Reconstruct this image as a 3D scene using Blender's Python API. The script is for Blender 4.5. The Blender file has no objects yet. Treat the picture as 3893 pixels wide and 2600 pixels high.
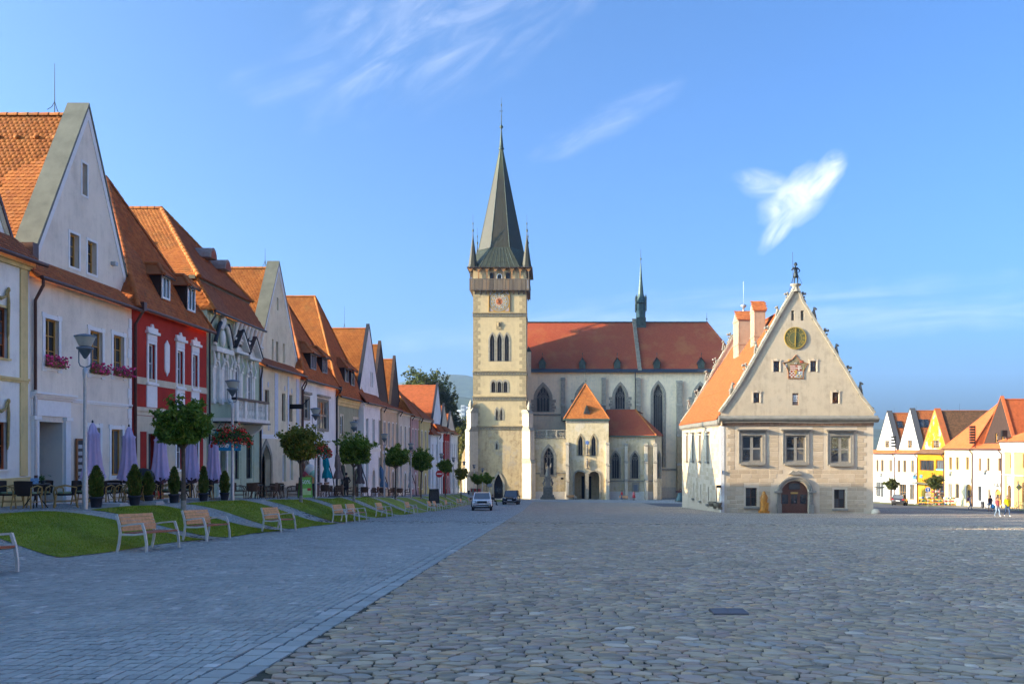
import bpy, bmesh, math, random
import numpy as np
from mathutils import Vector, Matrix
SC = bpy.context.scene
COL = SC.collection
R = math.radians
# ------------------------------------------------------------------ camera, sky, sun, exposure
EYE = 1.75
PX = 3300.0                     # focal length in source pixels of the photograph
VX, VY = 2080.0, 1695.0         # where the square's long axis vanishes
cam = bpy.data.cameras.new("camera"); camo = bpy.data.objects.new("camera", cam); COL.objects.link(camo)
camo.location = (0, 0, EYE); camo.rotation_euler = (R(90), 0, 0)
cam.sensor_width = 36.0; cam.lens = PX / 3893 * 36
cam.shift_x = -(VX - 1946.5) / 3893; cam.shift_y = (VY - 1300) / 3893
cam.clip_start = 0.2; cam.clip_end = 12000
SC.camera = camo
SUN = Vector((1.0, 0.25, -0.30)).normalized()      # the way the light travels
SUN_EL = math.asin(-SUN.z)
SUN_AZ = math.atan2(-SUN.x, -SUN.y)                # compass angle of the sun, from +y towards +x
SKY_STRENGTH, SUN_STRENGTH, EXPOSURE = 0.15, 3.05, 2.13
W = bpy.data.worlds.new("World"); SC.world = W; W.use_nodes = True
def build_world():
    nt = W.node_tree; nt.nodes.clear(); N = nt.nodes.new; L = nt.links.new
    sky = N('ShaderNodeTexSky'); sky.sky_type = 'NISHITA'; sky.sun_disc = False
    sky.sun_elevation = SUN_EL; sky.sun_rotation = SUN_AZ
    sky.altitude = 600; sky.air_density = 0.5; sky.dust_density = 9.0; sky.ozone_density = 4.0
    hs = N('ShaderNodeHueSaturation'); hs.inputs['Saturation'].default_value = 1.05; hs.inputs['Value'].default_value = 1.0
    L(sky.outputs[0], hs.inputs['Color'])
    tint = N('ShaderNodeMix'); tint.data_type = 'RGBA'; tint.blend_type = 'MULTIPLY'; tint.inputs['Factor'].default_value = 1; L(hs.outputs[0], tint.inputs['A']); tint.inputs['B'].default_value = (0.585, 0.785, 0.85, 1)   # clear autumn air, deeper blue
    tc = N('ShaderNodeTexCoord')
    # thin cirrus: each wisp is a soft patch of sky round one direction, combed by stretched noise
    def vm(op, a=None, b=None, s=None):
        n = N('ShaderNodeVectorMath'); n.operation = op
        if a is not None: L(a, n.inputs[0])
        if b is not None: n.inputs[1].default_value = b
        return n
    def m(op, a, b=None, c=None):
        n = N('ShaderNodeMath'); n.operation = op
        for i, x in enumerate((a, b, c)):
            if x is None: continue
            if isinstance(x, (int, float)): n.inputs[i].default_value = x
            else: L(x, n.inputs[i])
        return n.outputs[0]
    total = None
    def patch(sx, sy, ang, la, lb, strength, nscale, stretch, seed, thr=(0.42, 0.8)):
        nonlocal total
        d = Vector(((sx - VX) / PX, 1, (VY - sy) / PX)).normalized()
        ex = Vector((1, 0, 0)); ex = (ex - d * ex.dot(d)).normalized(); ez = d.cross(ex); ez = -ez if ez.z < 0 else ez
        a = R(ang); U = ex * math.cos(a) + ez * math.sin(a); V = -ex * math.sin(a) + ez * math.cos(a)
        du = vm('DOT_PRODUCT', tc.outputs['Generated'], U).outputs['Value']; dv = vm('DOT_PRODUCT', tc.outputs['Generated'], V).outputs['Value']
        dd = vm('DOT_PRODUCT', tc.outputs['Generated'], d).outputs['Value']
        cx = N('ShaderNodeCombineXYZ'); L(du, cx.inputs[0]); L(dv, cx.inputs[1]); cx.inputs[2].default_value = seed
        nz = N('ShaderNodeTexNoise'); nz.inputs['Scale'].default_value = 1; nz.inputs['Detail'].default_value = 9; nz.inputs['Roughness'].default_value = 0.62
        nz.inputs['Distortion'].default_value = 0.9
        sc_ = vm('MULTIPLY', cx.outputs[0], (nscale, nscale * stretch, 1)); L(sc_.outputs[0], nz.inputs['Vector'])
        nz2 = N('ShaderNodeTexNoise'); nz2.inputs['Scale'].default_value = 1; nz2.inputs['Detail'].default_value = 6
        sc2 = vm('MULTIPLY', cx.outputs[0], (22, 30, 1)); L(sc2.outputs[0], nz2.inputs['Vector'])
        w = m('MULTIPLY', m('SUBTRACT', nz2.outputs[0], 0.5), 0.9)
        r2 = m('ADD', m('POWER', m('ABSOLUTE', m('DIVIDE', du, la)), 2.0), m('POWER', m('ABSOLUTE', m('DIVIDE', dv, lb)), 2.0))
        fall = m('SMOOTH_MAX' if False else 'MAXIMUM', m('SUBTRACT', 1.0, m('ADD', m('SQRT', r2), w)), 0.0)
        fall = m('MINIMUM', m('MULTIPLY', fall, 1.6), 1.0)
        mr = N('ShaderNodeMapRange'); mr.interpolation_type = 'SMOOTHSTEP'; mr.inputs[1].default_value = thr[0]; mr.inputs[2].default_value = thr[1]
        L(nz.outputs[0], mr.inputs[0])
        v = m('MULTIPLY', m('MULTIPLY', mr.outputs[0], fall), m('MULTIPLY', m('GREATER_THAN', dd, 0.0), strength))
        total = v if total is None else m('MAXIMUM', total, v)
    patch(1640, 130, 30, 0.16, 0.058, 0.42, 7, 4, 1.3, (0.34, 0.92))
    patch(1500, 60, 24, 0.19, 0.045, 0.30, 7, 4, 4.1, (0.34, 0.95))
    patch(1930, 90, 34, 0.14, 0.05, 0.26, 7, 5, 7.7, (0.34, 0.95))
    patch(2310, 465, 26, 0.10, 0.020, 0.26, 10, 4, 2.2, (0.34, 0.85))
    patch(3025, 755, 42, 0.045, 0.029, 0.8, 16, 2.2, 9.4, (0.16, 0.66))
    patch(3120, 690, 52, 0.040, 0.018, 0.9, 18, 2.6, 5.9, (0.2, 0.7))
    patch(2970, 850, 58, 0.040, 0.014, 0.7, 18, 2.6, 6.4, (0.2, 0.7))
    patch(2915, 705, -12, 0.040, 0.017, 0.5, 18, 2.6, 2.9, (0.22, 0.74))
    patch(3000, 1230, 3, 0.5, 0.022, 0.30, 4, 9, 3.3, (0.3, 0.8))
    patch(2700, 1190, 4, 0.4, 0.03, 0.25, 4, 9, 5.3, (0.3, 0.8))
    mix = N('ShaderNodeMix'); mix.data_type = 'RGBA'
    L(m('MINIMUM', m('MULTIPLY', total, 0.85), 1.0), mix.inputs['Factor']); L(tint.outputs['Result'], mix.inputs['A'])
    mix.inputs['B'].default_value = (2.6, 2.65, 2.75, 1)
    bg = N('ShaderNodeBackground'); bg.inputs['Strength'].default_value = SKY_STRENGTH
    out = N('ShaderNodeOutputWorld'); L(mix.outputs['Result'], bg.inputs[0]); L(bg.outputs[0], out.inputs[0])
build_world()
sl = bpy.data.lights.new("sun", 'SUN'); sl.energy = SUN_STRENGTH; sl.angle = R(0.5); sl.color = (1.0, 0.79, 0.50)
so = bpy.data.objects.new("sun", sl); COL.objects.link(so); so.rotation_euler = SUN.to_track_quat('-Z', 'Y').to_euler(); so.location = (-60, -20, 60)
SC.view_settings.view_transform = 'Standard'; SC.view_settings.look = 'None'; SC.view_settings.gamma = 1.0
SC.view_settings.exposure = EXPOSURE; SC.view_settings.use_curve_mapping = False
SC.render.engine = 'CYCLES'
SC.cycles.max_bounces = 6; SC.cycles.diffuse_bounces = 3; SC.cycles.glossy_bounces = 3; SC.cycles.transmission_bounces = 3
SC.cycles.caustics_reflective = False; SC.cycles.caustics_refractive = False; SC.cycles.sample_clamp_indirect = 6.0

# ------------------------------------------------------------------ helpers
def at(sx, sy, y): return Vector(((sx - VX) * y / PX, y, EYE - (sy - VY) * y / PX))
def zat(sy, y): return EYE - (sy - VY) * y / PX
def nt_of(name):
    m = bpy.data.materials.new(name); m.use_nodes = True
    return m, m.node_tree, m.node_tree.nodes['Principled BSDF']
def ramp(nt, fac, stops):
    r = nt.nodes.new('ShaderNodeValToRGB'); nt.links.new(fac, r.inputs[0])
    e = r.color_ramp.elements
    while len(e) < len(stops): e.new(0.5)
    for i, (p, c) in enumerate(stops): e[i].position = p; e[i].color = (*c, 1)
    return r.outputs[0]
def noise(nt, scale, detail=4, rough=0.6, vec=None, obj=False):
    n = nt.nodes.new('ShaderNodeTexNoise'); n.inputs['Scale'].default_value = scale; n.inputs['Detail'].default_value = detail; n.inputs['Roughness'].default_value = rough
    if vec is None:
        g = nt.nodes.new('ShaderNodeTexCoord' if obj else 'ShaderNodeNewGeometry'); vec = g.outputs['Object' if obj else 'Position']
    nt.links.new(vec, n.inputs['Vector']); return n.outputs[0]
def scl(c, k): return tuple(min(1, x * k) for x in c)
def bump(nt, b, h, strength, dist=0.02):
    n = nt.nodes.new('ShaderNodeBump'); n.inputs['Strength'].default_value = strength; n.inputs['Distance'].default_value = dist
    nt.links.new(h, n.inputs['Height']); nt.links.new(n.outputs[0], b.inputs['Normal'])
def mixc(nt, fac, a, b, blend='MIX'):
    m = nt.nodes.new('ShaderNodeMix'); m.data_type = 'RGBA'; m.blend_type = blend
    for s, v in (('Factor', fac), ('A', a), ('B', b)):
        if isinstance(v, (int, float)): m.inputs[s].default_value = v
        elif isinstance(v, tuple): m.inputs[s].default_value = (*v, 1)
        else: nt.links.new(v, m.inputs[s])
    return m.outputs['Result']
def mrange(nt, v, a, b, c=0, d=1):
    n = nt.nodes.new('ShaderNodeMapRange'); n.inputs[1].default_value = a; n.inputs[2].default_value = b; n.inputs[3].default_value = c; n.inputs[4].default_value = d
    nt.links.new(v, n.inputs[0]); return n.outputs[0]
MC = {}
def plain(name, c, rough=0.6, metal=0.0, var=0.12, sc=6.0, bmp=0.0, bsc=60.0, obj=False, spec=0.4):
    if name in MC: return MC[name]
    m, nt, b = nt_of(name); b.inputs['Roughness'].default_value = rough; b.inputs['Metallic'].default_value = metal
    b.inputs['Specular IOR Level'].default_value = spec
    nt.links.new(ramp(nt, noise(nt, sc, 4, obj=obj), [(0.3, scl(c, 1 - var)), (0.7, scl(c, 1 + var))]), b.inputs['Base Color'])
    if bmp: bump(nt, b, noise(nt, bsc, 3, obj=obj), bmp)
    MC[name] = m; return m
def plaster(name, c, dirt=0.35, dirtc=None, patch=0.0, patchc=None):
    """lime plaster: soft mottling, rain streaks, a rough coat"""
    if name in MC: return MC[name]
    m, nt, b = nt_of(name); b.inputs['Roughness'].default_value = 0.9; b.inputs['Specular IOR Level'].default_value = 0.15
    dirtc = dirtc or scl(c, 0.55)
    base = ramp(nt, noise(nt, 0.5, 7, 0.7), [(0.3, scl(c, 0.84)), (0.5, c), (0.68, scl(c, 1.06))])
    geo = nt.nodes.new('ShaderNodeNewGeometry'); mp = nt.nodes.new('ShaderNodeVectorMath'); mp.operation = 'MULTIPLY'; mp.inputs[1].default_value = (2.6, 2.6, 0.22)
    nt.links.new(geo.outputs['Position'], mp.inputs[0])
    st = noise(nt, 1.0, 6, 0.7, mp.outputs[0]); bl = noise(nt, 1.7, 6, 0.7)
    mul = nt.nodes.new('ShaderNodeMath'); mul.operation = 'MULTIPLY'; nt.links.new(st, mul.inputs[0]); nt.links.new(bl, mul.inputs[1])
    f = mrange(nt, mul.outputs[0], 0.23, 0.42, 0, min(1, dirt * 2.1))
    col = mixc(nt, f, base, dirtc)
    if patch:
        f2 = mrange(nt, noise(nt, 0.45, 8, 0.72), 0.52, 0.60, 0, patch); col = mixc(nt, f2, col, patchc)
    nt.links.new(col, b.inputs['Base Color'])
    bump(nt, b, noise(nt, 22, 5, 0.7), 0.25, 0.02)
    MC[name] = m; return m
def rand_mat(name, stops, rough=0.85, sc=8.0, bmp=0.3, bsc=30.0, spec=0.3, mott=0.25, moss=None):
    """each loose piece (and each island of a joined mesh) gets its own shade"""
    if name in MC: return MC[name]
    m, nt, b = nt_of(name); b.inputs['Roughness'].default_value = rough; b.inputs['Specular IOR Level'].default_value = spec
    g = nt.nodes.new('ShaderNodeNewGeometry'); oi = nt.nodes.new('ShaderNodeObjectInfo')
    a = nt.nodes.new('ShaderNodeMath'); a.operation = 'ADD'; nt.links.new(g.outputs['Random Per Island'], a.inputs[0]); nt.links.new(oi.outputs['Random'], a.inputs[1])
    f = nt.nodes.new('ShaderNodeMath'); f.operation = 'FRACT'; nt.links.new(a.outputs[0], f.inputs[0])
    col = ramp(nt, f.outputs[0], stops)
    n = noise(nt, sc, 5, 0.65)
    col = mixc(nt, 1.0, col, ramp(nt, n, [(0.3, (1 - mott,) * 3), (0.7, (1 + 0 * mott,) * 3)]), 'MULTIPLY')
    if moss: col = mixc(nt, mrange(nt, noise(nt, moss[1], 6, 0.7), moss[2], moss[2] + 0.14, 0, moss[3]), col, moss[0])
    nt.links.new(col, b.inputs['Base Color'])
    if bmp: bump(nt, b, noise(nt, bsc, 4, 0.65), bmp, 0.012)
    MC[name] = m; return m
def glass(name, c=(0.018, 0.022, 0.028), rough=0.04, spec=0.9):
    if name in MC: return MC[name]
    m, nt, b = nt_of(name); b.inputs['Roughness'].default_value = rough; b.inputs['Specular IOR Level'].default_value = spec
    oi = nt.nodes.new('ShaderNodeObjectInfo'); base = ramp(nt, noise(nt, 0.9, 3), [(0.35, scl(c, 0.5)), (0.6, scl(c, 1.6)), (0.75, scl(c, 4.0))])  # lighter noise patches painted into the pane colour stand in for reflections
    nt.links.new(mixc(nt, mrange(nt, oi.outputs['Random'], .55, .95, 0, .8 if spec > .5 else 0), base, (0.16, 0.17, 0.18)), b.inputs['Base Color'])
    bump(nt, b, noise(nt, 1.4, 2), 0.12, 0.05); MC[name] = m; return m

def put(name, me, mat=None, parent=None, label=None, cat=None, group=None, kind=None, loc=None):
    o = bpy.data.objects.new(name, me); COL.objects.link(o)
    if mat is not None and me is not None and not len(me.materials):
        for x in (mat if isinstance(mat, (list, tuple)) else [mat]): me.materials.append(x)
    if parent is not None: o.parent = parent
    if loc is not None: o.location = loc
    return tag(o, label, cat, group, kind)
def tag(o, label=None, cat=None, group=None, kind=None):
    for k, v in (('label', label), ('category', cat), ('group', group), ('kind', kind)):
        if v: o[k] = v
    return o
def empty(name, loc=(0, 0, 0), rz=0.0, label=None, cat=None, group=None):
    o = bpy.data.objects.new(name, None); COL.objects.link(o); o.location = loc; o.rotation_euler = (0, 0, rz); o.empty_display_size = 0.2
    return tag(o, label, cat, group)
def copy_tree(o, parent=None, loc=None, rz=None, label=None, group=None, scale=None):
    c = o.copy(); COL.objects.link(c)
    if parent is not None: c.parent = parent
    if loc is not None: c.location = loc
    if rz is not None: c.rotation_euler = (0, 0, rz)
    if scale is not None: c.scale = (scale,) * 3
    tag(c, label, None, group)
    for ch in KIDS.get(o.name, []): copy_tree(ch, c)
    return c
KIDS = {}
def note_kids():
    KIDS.clear()
    for o in SC.objects:
        if o.parent: KIDS.setdefault(o.parent.name, []).append(o)

class Fr:
    """a facade's own frame: u to the right seen from the street, v up, n out of the wall"""
    def __init__(s, o, u, n): s.o, s.u, s.n = Vector(o), Vector(u), Vector(n)
    def __call__(s, a, b, c=0.0): return s.o + s.u * a + Vector((0, 0, b)) + s.n * c
    def moved(s, a=0, b=0, c=0): return Fr(s(a, b, c), s.u, s.n)
class MB:
    """collects shapes into ONE mesh; coordinates go through the frame f (world when none)"""
    def __init__(s, f=None): s.v, s.f, s.sm, s.mi, s.fr, s.m = [], [], [], [], f, 0
    def P(s, p): return tuple(s.fr(*p)) if s.fr else tuple(p)
    def add(s, pts, faces, smooth=False):
        k = len(s.v); s.v += [s.P(p) for p in pts]
        for f in faces: s.f.append(tuple(i + k for i in f)); s.sm.append(smooth); s.mi.append(s.m)
        return s
    def box(s, a0, a1, b0, b1, c0, c1):
        return s.add([(a, b, c) for a in (a0, a1) for b in (b0, b1) for c in (c0, c1)], [(0, 1, 3, 2), (4, 6, 7, 5), (0, 4, 5, 1), (2, 3, 7, 6), (0, 2, 6, 4), (1, 5, 7, 3)])
    def prism(s, loop, c0, c1, ax='c'):
        n = len(loop)
        o = {'c': lambda p, c: (p[0], p[1], c), 'a': lambda p, c: (c, p[0], p[1]), 'b': lambda p, c: (p[0], c, p[1])}[ax]
        return s.add([o(p, c0) for p in loop] + [o(p, c1) for p in loop], [tuple(range(n - 1, -1, -1)), tuple(range(n, 2 * n))] + [(i, (i + 1) % n, n + (i + 1) % n, n + i) for i in range(n)])
    def quad(s, *p): return s.add(p, [tuple(range(len(p)))])
    def ring(s, lin, lout, c0, c1):
        """frame between two loops of equal length, from depth c0 (back) to c1 (front)"""
        n = len(lin); P = [(p[0], p[1], c1) for p in lin] + [(p[0], p[1], c1) for p in lout] + [(p[0], p[1], c0) for p in lin] + [(p[0], p[1], c0) for p in lout]
        F = []
        for i in range(n):
            j = (i + 1) % n; F += [(i, j, n + j, n + i), (n + i, n + j, 3 * n + j, 3 * n + i), (2 * n + i, 2 * n + j, j, i)]
        return s.add(P, F)
    def tube(s, pts, r, n=8, cap=True, smooth=True):
        pts = [Vector(s.P(p)) for p in pts]; fr, s.fr = s.fr, None
        rr = r if isinstance(r, (list, tuple)) else [r] * len(pts)
        V, F = [], []; ref = None
        for i, p in enumerate(pts):
            d = (pts[min(i + 1, len(pts) - 1)] - pts[max(i - 1, 0)]).normalized()
            a = d.orthogonal().normalized() if ref is None else (ref - d * ref.dot(d))
            a = a.normalized() if a.length > 1e-6 else d.orthogonal().normalized()
            ref = a; b = d.cross(a)
            V += [tuple(p + (a * math.cos(t) + b * math.sin(t)) * rr[i]) for t in (2 * math.pi * k / n for k in range(n))]
        for i in range(len(pts) - 1):
            F += [(i * n + k, i * n + (k + 1) % n, (i + 1) * n + (k + 1) % n, (i + 1) * n + k) for k in range(n)]
        s.add(V, F, smooth)
        if cap: s.add(V[:n], [tuple(range(n - 1, -1, -1))]); s.add(V[-n:], [tuple(range(n))])
        s.fr = fr; return s
    def lathe(s, prof, c=(0, 0, 0), n=16, smooth=True, a0=0.0):
        V = [(c[0] + r * math.cos(a0 + 2 * math.pi * k / n), c[1] + r * math.sin(a0 + 2 * math.pi * k / n), c[2] + z) for r, z in prof for k in range(n)]
        F = [(i * n + k, i * n + (k + 1) % n, (i + 1) * n + (k + 1) % n, (i + 1) * n + k) for i in range(len(prof) - 1) for k in range(n)]
        s.add(V, F, smooth)
        return s.add(V[:n], [tuple(range(n))]).add(V[-n:], [tuple(range(n))])
    def ell(s, c, r, n=10, m=7, rot=None):
        r = (r,) * 3 if isinstance(r, (int, float)) else r; V = []
        for i in range(m + 1):
            t = math.pi * i / m
            for k in range(n):
                p = Vector((r[0] * math.sin(t) * math.cos(2 * math.pi * k / n), r[1] * math.sin(t) * math.sin(2 * math.pi * k / n), r[2] * math.cos(t)))
                if rot is not None: p = rot @ p
                V.append((c[0] + p.x, c[1] + p.y, c[2] + p.z))
        return s.add(V, [(i * n + k, (i + 1) * n + k, (i + 1) * n + (k + 1) % n, i * n + (k + 1) % n) for i in range(m) for k in range(n)], True)
    def mesh(s, name):
        me = bpy.data.meshes.new(name); me.from_pydata(s.v, [], s.f)
        me.polygons.foreach_set('use_smooth', s.sm)
        if any(s.mi): me.polygons.foreach_set('material_index', s.mi)
        me.update(); return me
    def put(s, name, mat, parent=None, **k): return put(name, s.mesh(name), mat, parent, **k)
def np_mesh(name, V, F):
    """big mesh from arrays: F is (faces, corners)"""
    me = bpy.data.meshes.new(name); V = np.asarray(V, dtype=np.float32)
    me.vertices.add(len(V)); me.vertices.foreach_set('co', V.ravel())
    groups = F if isinstance(F, list) else [F]
    nl = sum(g.size for g in groups); npoly = sum(len(g) for g in groups)
    me.loops.add(nl); me.loops.foreach_set('vertex_index', np.concatenate([g.ravel() for g in groups]).astype(np.int32))
    tot = np.concatenate([np.full(len(g), g.shape[1]) for g in groups]); st = np.concatenate([[0], np.cumsum(tot)[:-1]])
    me.polygons.add(npoly); me.polygons.foreach_set('loop_start', st.astype(np.int32))
    me.update(calc_edges=True); me.validate(); return me
def rect(u0, u1, v0, v1): return [(u0, v0), (u1, v0), (u1, v1), (u0, v1)]
def arch(u0, u1, v0, vs, v1, pointed=True, n=6):
    h = (u1 - u0) / 2; L = [(u0, v0), (u1, v0)]
    if pointed: half = [(h * t ** 1.9, (v1 - vs) * t) for t in (i / n for i in range(n + 1))]
    else: half = [(h * (1 - math.cos(t)), (v1 - vs) * math.sin(t)) for t in (math.pi / 2 * i / n for i in range(n + 1))]
    return L + [(u1 - a, vs + b) for a, b in half] + [(u0 + a, vs + b) for a, b in half[-2::-1]]
def wall(name, F, outline, holes, depth, mat, parent=None, thick=0.0, **k):
    """a wall sheet with real openings and their reveals"""
    bm = bmesh.new(); edges = []
    for loop in [outline] + holes:
        vs = [bm.verts.new(F(p[0], p[1], 0)) for p in loop]
        edges += [bm.edges.new((vs[i], vs[(i + 1) % len(vs)])) for i in range(len(vs))]
    bmesh.ops.triangle_fill(bm, use_beauty=True, use_dissolve=False, edges=edges, normal=F.n)
    for loop in holes + ([outline] if thick else []):
        d = thick if loop is outline else depth
        a = [bm.verts.new(F(p[0], p[1], 0)) for p in loop]; b = [bm.verts.new(F(p[0], p[1], -d)) for p in loop]
        for i in range(len(loop)):
            j = (i + 1) % len(loop); bm.faces.new((a[i], a[j], b[j], b[i]))
    me = bpy.data.meshes.new(name); bm.to_mesh(me); bm.free()
    return put(name, me, mat, parent, **k)
# shared materials
GLASS = glass('window_glass'); GLASSB = glass('leaded_glass', (0.012, 0.013, 0.015), 0.4, 0.25)
WHITE = plain('white_paint', (0.82, 0.80, 0.77), 0.7, var=0.05); OAK = plain('honey_wood', (0.52, 0.28, 0.06), 0.5); BROWNW = plain('brown_wood', (0.13, 0.055, 0.03), 0.55)
DARKW = plain('dark_wood', (0.035, 0.02, 0.015), 0.6); STONE = plain('grey_sandstone', (0.30, 0.265, 0.20), 0.9, var=0.22, sc=2.5, bmp=0.4, bsc=18)
PIPE = plain('brown_pipe', (0.085, 0.035, 0.028), 0.4, var=0.2); DPIPE = plain('dark_pipe', (0.03, 0.03, 0.035), 0.4); STEEL = plain('galvanised_steel', (0.42, 0.44, 0.46), 0.42, 0.7, var=0.1, sc=12)
BLACK = plain('black_paint', (0.012, 0.012, 0.014), 0.5); IRON = plain('wrought_iron', (0.02, 0.019, 0.018), 0.55, 0.3)
DARKIN = plain('dim_interior', (0.035, 0.032, 0.03), 0.9); SHEET = plain('patinated_sheet_metal', (0.16, 0.155, 0.115), 0.55, 0.35, var=0.2, sc=1.6, bmp=0.2, bsc=3)
TILE_STOPS = [(0.0, (0.42, 0.12, 0.022)), (0.25, (0.47, 0.14, 0.026)), (0.7, (0.52, 0.165, 0.03)), (0.95, (0.56, 0.19, 0.04)), (1.0, (0.42, 0.14, 0.04))]
TILE = rand_mat('terracotta_tile', TILE_STOPS, 0.8, 0.7, 0.3, 30, mott=.32, moss=((0.16, 0.11, 0.04), 0.6, 0.56, 0.5))
TILE_OLD = rand_mat('old_terracotta_tile', [(0, (0.37, 0.10, 0.032)), (0.4, (0.47, 0.135, 0.04)), (0.8, (0.54, 0.165, 0.045)), (1, (0.41, 0.12, 0.04))], 0.85, 2.0, 0.4, 30, moss=((0.11, 0.10, 0.05), 1.5, 0.55, 0.5))
TILE_BROWN = rand_mat('brown_tile', [(0, (0.28, 0.085, 0.035)), (0.5, (0.34, 0.105, 0.04)), (1, (0.40, 0.13, 0.05))], 0.8, 2.0, 0.3, 30)
TILE_RED = rand_mat('bright_red_tile', [(0, (0.50, 0.12, 0.035)), (0.5, (0.58, 0.145, 0.04)), (1, (0.54, 0.13, 0.045))], 0.75, 2.0, 0.3, 30)
# ------------------------------------------------------------------ ground
_T = ([-40, 0, 12, 25, 36, 48, 60, 68, 80, 109, 150, 200, 260], [0.9, 1.1, 1.4, 1.82, 2.26, 2.88, 3.5, 4.0, 4.69, 6.1, 8.1, 9.9, 11])
_C = ([-40, 0, 6, 19.4, 50, 78, 110, 161, 200, 260], [0.4, 1.3, 1.65, 2.4, 4.15, 5.8, 7.4, 9.75, 10.4, 11])
def drop(x, y):
    c = np.interp(y, *_C) + 0.009 * (np.asarray(x) + 6); t = np.interp(y, *_T)
    k = np.clip((np.asarray(x) + 13.0) / 3.4, 0, 1); k = k * k * (3 - 2 * k)
    return t * (1 - k) + c * k
def gz(x, y): return float(EYE - drop(x, y))
def G(x, y, dz=0.0): return Vector((x, y, gz(x, y) + dz))
def sheet(name, xs, ys, dz, mat, kind='structure', **k):
    X, Y = np.meshgrid(xs, ys); Z = EYE - drop(X, Y) + dz
    V = np.stack([X, Y, Z], -1).reshape(-1, 3); nx = len(xs); i = np.arange((len(ys) - 1) * nx).reshape(-1, nx)[:, :-1].ravel()
    me = np_mesh(name, V, np.stack([i, i + 1, i + nx + 1, i + nx], 1)); me.polygons.foreach_set('use_smooth', [True] * len(me.polygons))
    return put(name, me, mat, None, kind=kind, **k)
def pave_mat(name, stops, vs, stretch, joint, rough=0.75, bm_=0.6, tint=None):
    m, nt, b = nt_of(name); b.inputs['Roughness'].default_value = rough; b.inputs['Specular IOR Level'].default_value = 0.35
    g = nt.nodes.new('ShaderNodeNewGeometry'); mp = nt.nodes.new('ShaderNodeVectorMath'); mp.operation = 'MULTIPLY'; mp.inputs[1].default_value = (vs, vs * stretch, vs)
    nt.links.new(g.outputs['Position'], mp.inputs[0])
    v = nt.nodes.new('ShaderNodeTexVoronoi'); v.inputs['Scale'].default_value = 1; nt.links.new(mp.outputs[0], v.inputs['Vector'])
    e = nt.nodes.new('ShaderNodeTexVoronoi'); e.feature = 'DISTANCE_TO_EDGE'; e.inputs['Scale'].default_value = 1; nt.links.new(mp.outputs[0], e.inputs['Vector'])
    sep = nt.nodes.new('ShaderNodeSeparateColor'); nt.links.new(v.outputs['Color'], sep.inputs[0])
    col = ramp(nt, sep.outputs[0], stops)
    col = mixc(nt, 1.0, col, ramp(nt, noise(nt, 0.25, 5), [(0.3, (0.82,) * 3), (0.7, (1.0,) * 3)]), 'MULTIPLY')
    col = mixc(nt, mrange(nt, e.outputs['Distance'], 0.02, 0.10, 1, 0), col, joint)
    nt.links.new(col, b.inputs['Base Color']); bump(nt, b, mrange(nt, e.outputs['Distance'], 0, 0.2), bm_, 0.03)
    MC[name] = m; return m
COB = [(0.0, (0.30, 0.25, 0.19)), (0.2, (0.48, 0.385, 0.265)), (0.45, (0.60, 0.47, 0.315)), (0.6, (0.43, 0.39, 0.34)), (0.75, (0.54, 0.39, 0.28)), (0.86, (0.48, 0.37, 0.31)), (0.95, (0.68, 0.46, 0.26)), (1.0, (0.76, 0.66, 0.53))]
SET = [(0.0, (0.34, 0.35, 0.33)), (0.4, (0.40, 0.41, 0.38)), (0.8, (0.44, 0.445, 0.41)), (0.97, (0.47, 0.46, 0.43)), (1.0, (0.66, 0.64, 0.6))]
cob_far = pave_mat('distant_cobbles', COB, 5.8, 1.0, (0.045, 0.042, 0.03)); set_far = pave_mat('distant_setts', SET, 8.5, .75, (0.06, 0.062, 0.065))
joint_c = plain('cobble_joint_soil', (0.06, 0.055, 0.035), 0.95, var=0.4, sc=9, bmp=0.5); joint_s = plain('sett_joint_sand', (0.085, 0.085, 0.085), 0.95, var=0.3, sc=9)
asph = plain('worn_asphalt', (0.085, 0.085, 0.09), 0.85, var=0.15, sc=0.8, bmp=0.3, bsc=80)
LX = np.linspace
ys_n, ys_f = LX(1, 52, 60), LX(52, 205, 90)
sheet('square_bed', np.arange(-2.2, 32, 1.0), LX(1, 44, 50), -0.013, joint_c)
sheet('square', np.concatenate([LX(-2.2, 47.5, 40)]), LX(44, 130, 60), 0.0, cob_far)
sheet('square_edge', LX(31.8, 47.5, 10), LX(1, 44, 20), 0.0, cob_far)
sheet('road_bed', LX(-13.5, -2.2, 20), LX(1, 44, 70), -0.014, joint_s)
sheet('road', LX(-13.5, -2.2, 24), LX(44, 205, 120), 0.0, set_far)
sheet('terrace', LX(-34, -13.5, 14), LX(8, 205, 140), -0.004, set_far)
sheet('church_pavement', LX(-2.2, 47.5, 30), LX(130, 205, 40), 0.0, set_far)
sheet('side_road', LX(47.5, 54, 6), LX(-58, 205, 120), 0.002, asph)
sheet('side_pavement', LX(54, 90, 14), LX(-58, 205, 120), 0.0, plain('pale_paving', (0.24, 0.21, 0.17), 0.9, var=0.15, sc=1.2, bmp=0.3))
sheet('cross_road', LX(14, 47.5, 24), LX(105, 128, 12), 0.012, asph)
# terrain to the horizon, just under the town
earth = plain('meadow_earth', (0.06, 0.075, 0.03), 0.95, var=0.3, sc=0.02)
me = MB().quad((-3500, -280, -14), (3500, -280, -14), (3500, 3880, -14), (-3500, 3880, -14)).put('terrain', earth, kind='structure')
sheet('ground_behind', LX(-60, 47.5, 30), LX(-60, 1, 24), -0.03, set_far)

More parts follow.
